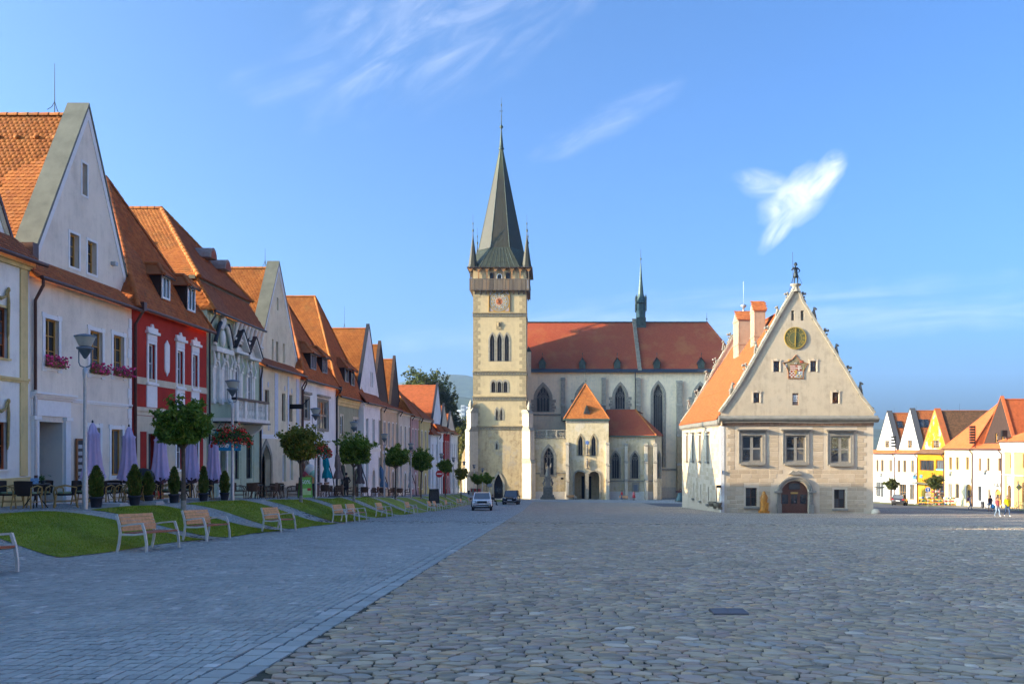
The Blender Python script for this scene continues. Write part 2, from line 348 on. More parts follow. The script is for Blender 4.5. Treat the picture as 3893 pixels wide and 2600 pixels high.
def stones(rng, L, D, y0, y1, hz, K=6, gap=0.005, fade=None, xlim=None):
    """rows of laid setts; returns verts, centres and half sizes"""
    C, S = [], []; y = y0
    while y < y1:
        d = rng.uniform(*D); x0, x1 = xlim(y + d / 2); x = x1
        while x > x0:
            l = rng.uniform(*L)
            if fade is None or rng.random() > (y - fade[0]) / (fade[1] - fade[0]): C.append((x - l / 2, y + d / 2)); S.append((l / 2 - gap, d / 2 - gap))
            x -= l
        y += d
    C, S = np.array(C), np.array(S); return np.zeros((len(C), 2 * K, 3)), C, S
def cobbles(x0, x1f, y0, y1, dx, dy, K=11, seed=4, gap=0.0068):
    """irregular flat stones: cells of a stretched, jittered lattice, each stone its own outline"""
    r = np.random.RandomState(seed); ny = int((y1 - y0) / dy); nx = int((x1f(y1) - x0) / dx) + 2; I, J = np.meshgrid(np.arange(nx), np.arange(ny))
    X = x0 + (I + .5 * (J % 2) + r.uniform(-.42, .42, I.shape)) * dx; Y = y0 + (J + r.uniform(-.4, .4, I.shape)) * dy; Wt = r.uniform(-.45, .45, I.shape); ax = 1.3
    th = np.linspace(0, 2 * np.pi, K, endpoint=False)[None, None] + r.uniform(-.12, .12, I.shape + (K,)); uc, us = np.cos(th), np.sin(th); rad = np.full(I.shape + (K,), 1.4)
    for a in range(-3, 4):
        for b in range(-3, 4):
            if a == b == 0: continue
            i2, j2 = np.clip(I + a, 0, nx - 1), np.clip(J + b, 0, ny - 1); px = (X[j2, i2] - X) / (dy * ax); py = (Y[j2, i2] - Y) / dy; d2 = px * px + py * py
            t = (d2 + (Wt - Wt[j2, i2])) * .5; t = np.clip(t, .12, None)[..., None]; q = px[..., None] * uc + py[..., None] * us
            rad = np.where((q > 1e-4) & (d2[..., None] > 1e-6), np.minimum(rad, t / np.maximum(q, 1e-4)), rad)
    ox, oy = uc * rad * dy * ax, us * rad * dy; L_ = np.hypot(ox, oy); k = np.clip((L_ - gap) / L_, .2, 1); ox, oy = ox * k, oy * k
    rot = .35 * np.sin(X * .55 + 1.3 * np.sin(Y * .4)) * np.sin(Y * .5 + X * .2) * np.clip((16 - Y) / 8, 0, 1)
    ok = (X < x1f(Y) + .3) & (X > x0 + .02) & (r.uniform(size=I.shape) > np.clip((Y - 37) / 10, 0, 1)); X, Y, ox, oy, rot = X[ok], Y[ok], ox[ok], oy[ok], rot[ok]; n = len(X)
    PX_ = np.maximum(X[:, None] + ox + 0 * rot[:, None], x0 + .01); PY_ = Y[:, None] + oy + rot[:, None] * ox * .8; sh = r.uniform(.93, .965, (n, 1)); P2x, P2y = X[:, None] + (PX_ - X[:, None]) * sh, Y[:, None] + (PY_ - Y[:, None]) * sh
    h = r.uniform(-.004, .007, (n, 1)); Z1 = EYE - drop(PX_, PY_) - .03; Z2 = EYE - drop(P2x, P2y) + h + (P2x - X[:, None]) * r.normal(0, .018, (n, 1)) + (P2y - Y[:, None]) * r.normal(0, .03, (n, 1))
    return np.stack([np.concatenate([PX_, P2x], 1), np.concatenate([PY_, P2y], 1), np.concatenate([Z1, Z2], 1)], -1), np.stack([X, Y], 1), np.stack([np.ptp(PX_, axis=1) / 2, np.ptp(PY_, axis=1) / 2], 1)
def stone_faces(n, K, off=0):
    b = (np.arange(n) * 2 * K)[:, None] + off; k = np.arange(K); k2 = (k + 1) % K
    side = np.stack([b + k, b + k2, b + K + k2, b + K + k], -1).reshape(-1, 4)
    return [side, (b + K + k)]
def lay(V, C, S, K, parent, single, stuff_name, mat, n_single=300):
    """the stones that show largest become objects of their own, the others one joined part"""
    vis = (np.abs(C[:, 0] - C[:, 1] * -0.04) < C[:, 1] * 0.585) & (C[:, 1] > 6.1)
    size = np.where(vis, S[:, 0] * S[:, 1] / C[:, 1] ** 3, 0); order = np.argsort(-size); big, rest = order[:n_single], order[n_single:]
    Fs = [tuple((k, (k + 1) % K, K + (k + 1) % K, K + k)) for k in range(K)] + [tuple(range(K, 2 * K))]
    for i in big:
        me = bpy.data.meshes.new(single); c = Vector((C[i, 0], C[i, 1], gz(C[i, 0], C[i, 1])))
        me.from_pydata([tuple(Vector(p) - c) for p in V[i]], [], Fs); put(single, me, mat, parent, loc=c)
    put(stuff_name, np_mesh(stuff_name, V[rest].reshape(-1, 3), stone_faces(len(rest), K)), mat, parent, kind='stuff')
rng = random.Random(3)
COBM = rand_mat('cobble_slate', COB, 0.7, 1.1, 0.4, 26, 0.3, 0.32, moss=((0.34, 0.29, 0.21), 0.3, 0.5, 0.5))
SETM = rand_mat('blue_grey_sett', SET, 0.65, 0.9, 0.3, 30, 0.35, 0.25)
K = 10
V, C, S = cobbles(-2.18, lambda y: np.minimum(31.8, 0.56 * y + 1.6), 5.0, 46, .165, .112, K)
lay(V, C, S, K, bpy.data.objects['square_bed'], 'cobblestone', 'cobblestone_field', COBM)
V, C, S = stones(rng, (0.09, 0.118), (0.13, 0.165), 5.0, 46, None, 6, 0.0035, (38, 46), lambda y: (max(-11.6, -0.64 * y - 0.5) if y < 18 else (-13.3 if y > 22 else -11.6), -2.585))
# square the sett corners: four real corners and two mid points
keep = C[:, 0] < 99
def squared(V, C, S, seed):
    r = np.random.RandomState(seed); n = len(C); su = np.array([-1, 0.1, 1, 1, -0.1, -1.0]); sv = np.array([-1, -1, -1, 1, 1, 1.0]); a = r.normal(0, 0.05, (n, 1)); 
    A, B = S[:, :1], S[:, 1:]; j = lambda s: r.uniform(1 - s, 1 + s * 0.3, (n, 6))
    for ring_, k in ((0, 1.0), (1, 0.95)):
        u = su * A * j(0.07) * k; v = sv * B * j(0.1) * k
        X = C[:, :1] + u * np.cos(a) - v * np.sin(a); Y = C[:, 1:] + u * np.sin(a) + v * np.cos(a)
        if ring_ == 0: r = np.random.RandomState(seed + 1)
        Z = EYE - drop(X, Y) + (-0.03 if ring_ == 0 else 0.0) + (0 if ring_ == 0 else r.uniform(-0.005, 0.003, (n, 1)))
        V[:, ring_ * 6:ring_ * 6 + 6] = np.stack([X, Y, Z], -1)
    return V
V, C, S = V[keep], C[keep], S[keep]
lay(squared(V, C, S, 5), C, S, 6, bpy.data.objects['road_bed'], 'paving_sett', 'paving_sett_field', SETM)
# the double row of long kerb setts between road and square
yy = np.arange(4.6, 47, 0.3); n = len(yy)
C = np.concatenate([np.stack([np.full(n, -2.28), yy], 1), np.stack([np.full(n, -2.48), yy + 0.15], 1)]); S = np.tile([0.093, 0.144], (len(C), 1))
lay(squared(np.zeros((len(C), 12, 3)), C, S, 9), C, S, 6, bpy.data.objects['road_bed'], 'kerb_sett', 'kerb_sett_row', SETM, 60)
# ------------------------------------------------------------------ lawns
GRASS = rand_mat('grass_blade', [(0, (0.21, 0.31, 0.02)), (0.5, (0.29, 0.38, 0.03)), (0.85, (0.37, 0.42, 0.045)), (1, (0.50, 0.42, 0.12))], 0.8, 0.9, 0, spec=0.1, mott=0.35, moss=((0.40, 0.32, 0.10), 0.7, 0.55, 0.55))
TURF = plain('turf_soil', (0.22, 0.26, 0.03), 0.95, var=0.35, sc=1.1, bmp=0.8, bsc=25)
TURF_FAR = plain('short_turf', (0.21, 0.265, 0.03), 0.95, var=0.4, sc=0.8, bmp=0.8, bsc=12)
lawns = [((-9.8, 17.5), (-13.4, 18.4), (-13.3, 22.6), (-9.8, 24.8)), ((-9.7, 26.0), (-12.9, 24.3), (-12.9, 28.2), (-9.6, 31.3)), ((-9.6, 33.0), (-12.9, 30.6), (-12.9, 36.0), (-9.5, 39.3))]
s = 41.0
while s < 128: lawns.append(((-9.6, s), (-12.6, s - 2.0), (-12.6, s + 3.8), (-9.6, s + 6.2))); s += 8.0
nr = np.random.RandomState(11)
for i, q in enumerate(lawns):
    a, b, c, d = map(np.array, q); nu, nv = 14, 14; V = []
    def lp(u, v):
        e = 1 + 0.02 * math.sin(9 * v + i) ; p = (a * (1 - u) + b * u) * (1 - v) + (d * (1 - u) + c * u) * v
        return p[0] + 0.08 * math.sin(7 * v + i), p[1] + 0.12 * math.sin(5 * u + 2 * i)
    for v in range(nv + 1):
        for u in range(nu + 1):
            x, y = lp(u / nu, v / nv); edge = min(u, nu - u, v, nv - v); V.append((x, y, gz(x, y) + (0.012 if edge == 0 else 0.035 + 0.012 * min(edge, 3))))
    k = np.arange(nv * (nu + 1)).reshape(nv, nu + 1)[:, :-1].ravel()
    me = np_mesh('lawn', V, np.stack([k, k + 1, k + nu + 2, k + nu + 1], 1)); me.polygons.foreach_set('use_smooth', [True] * len(me.polygons))
    put('lawn', me, TURF if i < 4 else TURF_FAR, kind='structure')
    if i < 6:
        Va = np.array(V).reshape(nv + 1, nu + 1, 3); n = (42000, 30000, 20000, 12000, 8000, 5000)[i]
        u, v = nr.uniform(0, nu, n), nr.uniform(0, nv, n); iu, iv = np.minimum(u.astype(int), nu - 1), np.minimum(v.astype(int), nv - 1); fu, fv = (u - iu)[:, None], (v - iv)[:, None]
        p = (Va[iv, iu] * (1 - fu) + Va[iv, iu + 1] * fu) * (1 - fv) + (Va[iv + 1, iu] * (1 - fu) + Va[iv + 1, iu + 1] * fu) * fv
        h = nr.uniform(0.012, 0.034, n) * (1 + 0.5 * (nr.uniform(size=n) > 0.95)); an = nr.uniform(0, 6.283, n); w = 0.006 + 0.003 * i
        dx = np.stack([np.cos(an) * w, np.sin(an) * w, 0 * an], 1); top = np.stack([nr.normal(0, 0.018, n), nr.normal(0, 0.018, n), h], 1)
        VV = np.stack([p - dx, p + dx, p + top], 1).reshape(-1, 3)
        put('grass', np_mesh('grass', VV, np.arange(3 * n).reshape(-1, 3)), GRASS, kind='stuff')
for (x0, x1, y0, y1) in ((54.6, 56.6, 137, 149), (54.6, 56.8, 124, 134), (55, 57, 84, 104)):
    sheet('verge_lawn', LX(x0, x1, 5), LX(y0, y1, 12), 0.05, TURF_FAR)
sheet('church_lawn', LX(-9.4, -5.2, 6), LX(128, 131.5, 4), 0.05, TURF_FAR); sheet('church_lawn', LX(-9.0, -4.6, 6), LX(133, 137, 4), 0.05, TURF_FAR); sheet('church_lawn', LX(-8.8, -4.6, 6), LX(139, 144, 4), 0.05, TURF_FAR)
for (x0, x1, yy) in ((38, 47, 78), (36.5, 47, 73.5), (30, 47, 70)):
    sheet('painted_line', LX(x0, x1, 8), np.array([yy, yy + 0.35]), 0.02, plain('pale_line_paving', (0.42, 0.38, 0.3), 0.9))
sheet('pavement_kerb', LX(53.8, 54.05, 2), LX(60, 200, 60), 0.1, plain('kerb_stone', (0.3, 0.28, 0.25), 0.9))
# ------------------------------------------------------------------ roofs, windows, houses
def inside(poly, X, Y):
    r = np.zeros(X.shape, bool); n = len(poly)
    for i in range(n):
        (x1, y1), (x2, y2) = poly[i], poly[(i + 1) % n]
        if y1 == y2: continue
        c = ((Y < y1) != (Y < y2)) & (X < (x2 - x1) * (Y - y1) / (y2 - y1) + x1); r ^= c
    return r
TILE_MESH = {}
def tile_verts(tw, ce):
    w = tw * 0.48
    return np.array([(-w, ce * 1.25, .004), (w, ce * 1.25, .004), (w, .1 * ce, .026), (0, -.12 * ce, .028), (-w, .1 * ce, .026), (w, .1 * ce, 0), (0, -.12 * ce, 0), (-w, .1 * ce, 0)])
TF5, TF4 = np.array([[0, 4, 3, 2, 1]]), np.array([[4, 7, 6, 3], [3, 6, 5, 2]])
def roof_face(parent, pts, mat, tw=0.2, ce=0.17, n_single=0, plate=0.06, seed=0, tiles=True):
    pts = [Vector(p) for p in pts]; e = (pts[1] - pts[0]).normalized(); nrm = e.cross(pts[2] - pts[0]).normalized()
    if nrm.z < 0: nrm = -nrm
    s = nrm.cross(e); s = -s if s.z < 0 else s
    mb = MB(); n = len(pts); a = [p - nrm * 0.012 for p in pts]; b = [p - nrm * plate for p in pts]
    mb.add(a + b, [tuple(range(n)), tuple(range(2 * n - 1, n - 1, -1))] + [(i, (i + 1) % n, n + (i + 1) % n, n + i) for i in range(n)])
    base = mb.put('tile_bed', mat, parent)
    if not tiles: return base
    p2 = [((p - pts[0]).dot(e), (p - pts[0]).dot(s)) for p in pts]
    us = [p[0] for p in p2]; ss = [p[1] for p in p2]
    r = np.random.RandomState(seed + 17); rows = np.arange(0.02, max(ss), ce); cols = np.arange(min(us) - tw, max(us) + tw, tw)
    U, S_ = np.meshgrid(cols, rows); U = U + (np.arange(len(rows)) % 2 * tw / 2)[:, None]; U, S_ = U.ravel(), S_.ravel()
    ok = inside(p2, U, S_ + ce * 0.5); U, S_ = U[ok], S_[ok]; k = len(U)
    if not k: return base
    T = tile_verts(tw, ce); E, Sv, Nn, O = map(np.array, (e, s, nrm, pts[0]))
    cen = O + U[:, None] * E + S_[:, None] * Sv
    single = np.zeros(k, bool)
    if n_single:
        d = cen - np.array([0, 0, EYE]); px = VX + PX * d[:, 0] / d[:, 1]
        order = np.argsort(np.where((px > 0) & (px < 3893), np.linalg.norm(d, axis=1), 1e9)); single[order[:n_single]] = True
        if (tw, ce) not in TILE_MESH:
            me = bpy.data.meshes.new('tile'); me.from_pydata([tuple(v) for v in T], [], [tuple(f) for f in TF5] + [tuple(f) for f in TF4]); TILE_MESH[(tw, ce)] = me
        key = (tw, ce, mat.name)
        if key not in TILE_MESH: TILE_MESH[key] = TILE_MESH[(tw, ce)].copy(); TILE_MESH[key].materials.append(mat)
        for i in np.nonzero(single)[0]:
            o = put('tile', TILE_MESH[key], None, base); o.matrix_local = Matrix(((e.x, s.x, nrm.x, cen[i, 0]), (e.y, s.y, nrm.y, cen[i, 1]), (e.z, s.z, nrm.z, cen[i, 2]), (0, 0, 0, 1)))
    cen = cen[~single]; k = len(cen)
    if k:
        lift = r.uniform(-0.004, 0.006, (k, 1)); sh = r.uniform(-0.008, 0.008, (k, 1)); tl = r.normal(0, 0.02, (k, 1))
        V = cen[:, None] + (T[None, :, 0] + sh)[..., None] * E + (T[None, :, 1] + tl * T[None, :, 0])[..., None] * Sv + (T[None, :, 2] + lift)[..., None] * Nn
        off = (np.arange(k) * 8)[:, None, None]
        put('tile_courses', np_mesh('tile_courses', V.reshape(-1, 3), [(TF5[None] + off).reshape(-1, 5), (TF4[None] + off).reshape(-1, 4)]), mat, base, kind='stuff')
    return base
def caps(parent, p, q, mat, r=0.12, L=0.38, singles=True):
    """half-round ridge tiles from p to q, each lapping the next"""
    p, q = Vector(p), Vector(q); d = (q - p).normalized(); n = max(1, int((q - p).length / L)); st = (q - p) / n
    key = ('cap', round(r, 3), round(st.length, 3), mat.name)
    if key not in TILE_MESH:
        mb = MB(); V, F = [], []
        for i, (x, rr) in enumerate(((-0.03, r * 1.08), (st.length, r * 0.92))):
            V += [(x, rr * math.cos(t), rr * math.sin(t)) for t in (math.pi * k / 6 - 0.15 + 0.05 * k for k in range(7))]
        F = [(k, k + 1, 8 + k, 7 + k) for k in range(6)] + [tuple(range(6, -1, -1))]
        TILE_MESH[key] = mb.add(V, F).mesh('ridge_tile'); TILE_MESH[key].materials.append(mat)
    up = Vector((0, 0, 1)); s = up.cross(d).normalized(); u2 = d.cross(s); M = Matrix(((d.x, s.x, u2.x, 0), (d.y, s.y, u2.y, 0), (d.z, s.z, u2.z, 0), (0, 0, 0, 1)))
    for i in range(n):
        o = put('ridge_tile', TILE_MESH[key], None, parent); M2 = M.copy(); M2.translation = p + st * i; o.matrix_local = M2
def window(parent, F, u0, u1, v0, v1, depth=0.22, mat=OAK, cols=2, rows=3, fw=0.06, bar=0.03, pane=GLASS, single=True, surround=None, sill=None, shape='rect', vs=None, name='window', fill=None, ears=False):
    loop = rect(u0, u1, v0, v1) if shape == 'rect' else arch(u0, u1, v0, vs, v1, shape == 'point')
    inn = rect(u0 + fw, u1 - fw, v0 + fw, v1 - fw) if shape == 'rect' else arch(u0 + fw, u1 - fw, v0 + fw, vs, v1 - fw * 1.5, shape == 'point')
    mb = MB(F); mb.ring(inn, loop, -depth - 0.02, -depth + 0.05)
    a0, a1, b0, b1 = u0 + fw, u1 - fw, v0 + fw, v1 - fw; top = b1 if shape == 'rect' else vs
    for i in range(1, cols):
        x = a0 + (a1 - a0) * i / cols; w = bar if cols > 2 or shape != 'rect' else bar * 1.5; t = (i / cols - 0.5) * 2
        tt = b1 if shape == 'rect' else vs + (v1 - vs) * ((1 - abs(t)) ** (1 / 1.9) if shape == 'point' else math.sqrt(max(0, 1 - t * t))) - 0.02
        mb.box(x - w / 2, x + w / 2, b0, tt, -depth - 0.01, -depth + 0.045)
    for j in range(1, rows):
        z = b0 + (top - b0) * j / rows; mb.box(a0, a1, z - bar / 2, z + bar / 2, -depth - 0.008, -depth + 0.035)
    w = mb.put(name, mat, parent)
    if single and shape == 'rect':
        for i in range(cols):
            for j in range(rows):
                x0, x1 = a0 + (a1 - a0) * i / cols, a0 + (a1 - a0) * (i + 1) / cols; z0, z1 = b0 + (b1 - b0) * j / rows, b0 + (b1 - b0) * (j + 1) / rows
                MB(F).box(x0, x1, z0, z1, -depth - 0.004, -depth + 0.006).put('pane', pane, w)
    else: MB(F).prism(loop, -depth - 0.006, -depth + 0.004).put('pane', pane, w)
    if fill: fill(w)
    if surround:
        sw, sm, pr = surround
        lo = rect(u0 - sw, u1 + sw, v0 - sw * 0.8, v1 + sw) if shape == 'rect' else arch(u0 - sw, u1 + sw, v0, vs, v1 + sw * 1.3, shape == 'point')
        m2 = MB(F).ring(loop, lo, -0.02, pr)
        if ears:
            for x in (u0 - sw, u1 - sw * 0.2):
                m2.box(x - 0.04, x + sw * 1.2 + 0.04, v1 + sw - 0.13, v1 + sw + 0.03, 0.0, pr + 0.006); m2.box(x - 0.04, x + sw * 1.2 + 0.04, v0 - sw * 0.8 - 0.05, v0 - sw * 0.8 + 0.12, 0.0, pr + 0.006)
        m2.put('surround', sm, w)
    if sill: MB(F).box(u0 - sill[0], u1 + sill[0], v0 - 0.06, v0, -depth, sill[1]).put('sill', sill[2], w)
    return loop
def hole(k):
    s = k.get('shape', 'rect'); 
    return rect(k['u0'], k['u1'], k['v0'], k['v1']) if s == 'rect' else arch(k['u0'], k['u1'], k['v0'], k['vs'], k['v1'], s == 'point')
def door(parent, F, u0, u1, v0, v1, depth=0.2, mat=BROWNW, shape='rect', vs=None, surround=None, leaves=2, name='door', lights=True):
    loop = rect(u0, u1, v0, v1) if shape == 'rect' else arch(u0, u1, v0, vs, v1, shape == 'point')
    mb = MB(F).prism(loop, -depth - 0.04, -depth); d = mb.put(name, mat, parent)
    w = (u1 - u0) / leaves; top = v1 if shape == 'rect' else vs
    for i in range(leaves):
        x = u0 + w * i
        for (b0, b1) in ((0.12, 0.42), (0.48, 0.94)):
            z0, z1 = v0 + (top - v0) * b0, v0 + (top - v0) * b1
            MB(F).box(x + w * 0.16, x + w * 0.84, z0, z1, -depth - 0.01, -depth + 0.02).put('door_panel', GLASS if lights and b0 > .4 else mat, d)
    MB(F).box(u0 + w * leaves * 0.5 - 0.02, u0 + w * leaves * 0.5 + 0.02, v0 + 0.02, top, -depth, -depth + 0.03).put('door_post', mat, d)
    MB(F).box((u0 + u1) / 2 + 0.06, (u0 + u1) / 2 + 0.09, v0 + 1.0, v0 + 1.15, -depth, -depth + 0.07).put('handle', STEEL, d)
    if surround:
        sw, sm, pr = surround; lo = rect(u0 - sw, u1 + sw, v0, v1 + sw) if shape == 'rect' else arch(u0 - sw, u1 + sw, v0, vs, v1 + sw * 1.3, shape == 'point')
        MB(F).ring(loop, lo, -0.02, pr).put('surround', sm, d)
    return d
def gutter(parent, F, u0, u1, zE, n, mat=PIPE, r=0.075):
    MB(F).tube([(u0, zE - 0.05, n + r * 0.6), (u1, zE - 0.05, n + r * 0.6)], r, 8).put('gutter', mat, parent)
def downpipe(parent, F, u, z0, z1, n, mat=PIPE, r=0.055, hopper=False):
    MB(F).tube([(u, z1, n), (u, z1 - 0.25, n), (u + 0.05, z1 - 0.75, 0.1), (u + 0.05, z0, 0.1)], r, 8).put('downpipe', mat, parent)
    if hopper: MB(F).box(u - 0.14, u + 0.14, z1 - 0.2, z1 + 0.16, n - 0.13, n + 0.13).put('rain_hopper', mat, parent)
def shell(h, F, Wd, zlo, zhi, D, mat, side=None):
    for u in (0.0, Wd): MB(F).quad((u, zlo, -0.001), (u, zlo, -D), (u, zhi, -D), (u, zhi, -0.001)).put('side_wall', side or mat, h)
    MB(F).quad((0, zlo, -D), (Wd, zlo, -D), (Wd, zhi + 1, -D), (0, zhi + 1, -D)).quad((0.01, zhi, -.6), (Wd - .01, zhi, -.6), (Wd - .01, zhi, -D), (0.01, zhi, -D)).put('back_wall', mat, h)
def gable_house(h, F, Wd, zE, vB, uA, vA, tile, gm, gl=0.0, gr=None, sb=0.6, D=12, gwins=(), cam_left=True, near=0, tw=0.2, ce=0.17, coping=True, cop=SHEET, skirt=True, ridge_drop=0.35, seed=0, over=0.35, tiles=True, skirt_tile=None, copw=0.75, rake=None):
    gr = Wd if gr is None else gr; n = -sb
    g = wall('gable', F.moved(0, 0, n), [(gl, vB), (gr, vB), (uA, vA)], [hole(k) for k in gwins], 0.22, gm, h)
    for k in gwins: window(g, F.moved(0, 0, n), **k)
    if skirt: 
        s = roof_face(h, [F(-0.12, zE - 0.02, over), F(Wd + 0.12, zE - 0.02, over), F(Wd + 0.02, vB + 0.04, n + 0.03), F(-0.02, vB + 0.04, n + 0.03)], skirt_tile or tile, tw, ce, near, seed=seed + 3, tiles=tiles); s.name = 'roof_skirt'
    rd = vA - ridge_drop; t0 = 0.0
    for side, u in ((0, gl), (1, gr)):
        vis = (side == 0) == cam_left
        f = roof_face(h, [F(u, vB - 0.2, n - 0.1), F(u, vB - 0.2, -D), F(uA, rd, -D), F(uA, rd, n - 0.1)], tile, tw, ce, near if vis else 0, seed=seed + side, tiles=tiles and vis); f.name = 'roof_slope'
    caps(h, F(uA, rd + 0.0, n - 0.3), F(uA, rd + 0.0, -D), tile, 0.12, 0.4 if near else 1.2)
    if coping:
        for u in (gl, gr):
            d = Vector((uA - u, vA - vB)); d.normalize(); px, pz = -d.y * (1 if u < uA else -1), d.x * (1 if u < uA else -1); k = 0.1
            q = [(u + px * k * 0, vB), (uA, vA), (uA, vA + 0.16), (u - d.x * 0.12 + px * k, vB + pz * k - d.y * 0.1)]
            MB(F).prism(q, n - copw, n + 0.07).put('gable_coping', cop, h)
    if rake: 
        for u in (gl, gr):
            d = Vector((uA - u, vA - vB)).normalized(); s_ = 1 if u < uA else -1
            MB(F).prism([(u, vB), (uA, vA), (uA, vA - 0.5), (u + s_ * 0.24, vB)], n - 0.02, n + 0.035).put('verge_band', rake, h)
    return g
def hip_house(h, F, Wd, zE, A, tile, D=14, near=0, tw=0.2, ce=0.17, cam_left=True, over=0.35, seed=0, front_tile=None, tiles=True, zB=None):
    a = F(*A); b = F(A[0], A[1], -D); L, Rr = F(-0.12, zE, over), F(Wd + 0.12, zE, over); Lb, Rb = F(-0.12, zE, -D), F(Wd + 0.12, zE, -D)
    f = roof_face(h, [L, Rr, a], front_tile or tile, tw, ce, near, seed=seed, tiles=tiles); f.name = 'roof_front'
    for side, poly in ((0, [L, Lb, b, a]), (1, [Rr, Rb, b, a])):
        vis = (side == 0) == cam_left
        g = roof_face(h, poly, tile, tw, ce, near if vis else 0, seed=seed + 1 + side, tiles=tiles and vis); g.name = 'roof_slope'
    L2 = 0.36 if near else 0.9
    caps(h, a, b, tile, 0.12, L2); caps(h, L, a, tile, 0.11, L2); caps(h, Rr, a, tile, 0.11, L2)
    return f
def dormer(h, F, u, v0, w, hh, slope, mat_roof, side=DARKW, frame=WHITE, cols=1, rows=1, peak=0.55, over=0.22, shape='hip'):
    """slope(v) gives the depth of the roof plane at height v"""
    n0 = slope(v0) + 0.06; v1 = v0 + hh; nb = slope(v1) - 0.25; d = empty('dormer'); d.parent = h
    MB(F).quad((u - w / 2, v0, n0), (u - w / 2, v1, n0), (u - w / 2, v1, nb)).quad((u + w / 2, v0, n0), (u + w / 2, v1, n0), (u + w / 2, v1, nb)).put('dormer_cheek', side, d)
    window(d, F.moved(0, 0, n0 + 0.2), u - w / 2, u + w / 2, v0, v1, 0.2, frame, cols, rows, 0.09, 0.035, single=False, name='dormer_window')
    a, b = u - w / 2 - over, u + w / 2 + over; nt = n0 + over; nr = slope(v1 + peak) - 0.1
    mb = MB(F); pk = (u, v1 + peak, n0 - w * 0.5 + 0.1)
    mb.quad((a, v1, nt), (b, v1, nt), pk).quad((a, v1, nt), pk, (u, v1 + peak, nr), (a, v1, nb)).quad((b, v1, nt), pk, (u, v1 + peak, nr), (b, v1, nb)).quad((a, v1, nt), (b, v1, nt), (b, v1, nb), (a, v1, nb))
    mb.put('dormer_roof', mat_roof, d)
    for q in ((a, v1, nt), (b, v1, nt)): MB(F).tube([q, pk], 0.09, 6).put('ridge_cap', mat_roof, d)
    MB(F).tube([pk, (u, v1 + peak, nr)], 0.1, 6).put('ridge_cap', mat_roof, d)
    MB(F).box(a, b, v1 - 0.09, v1 - 0.01, nt - 0.05, nt).put('dormer_fascia', side, d)
    return d
def skylight(h, c, e, s, n, w, hh):
    k = empty('skylight'); k.parent = h; f = lambda a, b, d: Vector(c) + e * a + s * b + n * d
    m = MB(f).ring(rect(-w / 2 + .09, w / 2 - .09, -hh / 2 + .09, hh / 2 - .09), rect(-w / 2, w / 2, -hh / 2, hh / 2), 0, 0.12).put('skylight_frame', plain('lead_grey_frame', (0.05, 0.05, 0.055), 0.4, 0.3), k)
    MB(f).box(-w / 2 + .09, w / 2 - .09, -hh / 2 + .09, hh / 2 - .09, 0.03, 0.06).put('pane', GLASS, k)
def rod(h, p, H=1.2, fork=False):
    p = Vector(p); m = MB().tube([p, p + Vector((0, 0, H))], [0.018, 0.008], 5)
    if fork: m.tube([p + Vector((0, -.5, 0.0)), p + Vector((0, -.2, .22)), p + Vector((0, 0, .5)), p + Vector((0, .2, .22)), p + Vector((0, .5, 0))], 0.012, 4)
    m.put('lightning_rod', IRON, h)
# ------------------------------------------------------------------ the left row
class LeftHouse:
    def __init__(s, name, label, sx0, sx1, y0=None, y1=None, xf=-17.5, cat='house'):
        s.xf = xf; s.y0 = y0 if y0 is not None else s.Y(sx0); s.y1 = y1 if y1 is not None else s.Y(sx1); s.W = s.y1 - s.y0
        s.h = empty(name, (0, 0, 0), 0, label, cat, 'houses along the left side of the square')
        s.F = Fr((xf, s.y0, 0), (0, 1, 0), (1, 0, 0)); s.g0, s.g1 = gz(xf, s.y0), gz(xf, s.y1)
    def Y(s, sx, n=0): return (s.xf + n) * PX / (sx - VX)
    def w(s, sx0, sx1, st, sb, n=0, **k):
        y0, y1 = s.Y(sx0, n), s.Y(sx1, n); d = dict(u0=y0 - s.y0, u1=y1 - s.y0, v1=zat(st, y0), v0=zat(sb, y0)); d.update(k); return d
    def front(s, zE, mat, wins, doors=(), depth=0.25, extra=()):
        hs = [hole(k) for k in wins] + [hole(k) for k in doors] + [hole(k) for k in extra]
        wl = wall('wall', s.F, [(0, s.g0 - 0.5), (s.W, s.g1 - 0.5), (s.W, zE), (0, zE)], hs, depth, mat, s.h)
        for k in wins: window(s.h, s.F, **{'depth': depth * .58, **k})
        for k in doors: door(s.h, s.F, **k)
        shell(s.h, s.F, s.W, min(s.g0, s.g1) - 0.5, zE, 13, mat)
        return wl
def band(h, F, u0, u1, z0, z1, n, mat, name='cornice', steps=2):
    mb = MB(F)
    for i in range(steps): mb.box(u0, u1, z0 + (z1 - z0) * i / steps, z1 if i == steps - 1 else z0 + (z1 - z0) * (i + 1) / steps, -0.02, n * (i + 1) / steps)
    return mb.put(name, mat, h)
def pilaster(h, F, u0, u1, z0, z1, n, mat, cap=True):
    mb = MB(F).box(u0, u1, z0, z1, -0.01, n)
    if cap: mb.box(u0 - 0.05, u1 + 0.05, z1 - 0.12, z1, -0.01, n + 0.06).box(u0 - 0.04, u1 + 0.04, z0, z0 + 0.25, -0.01, n + 0.04)
    return mb.put('pilaster', mat, h)
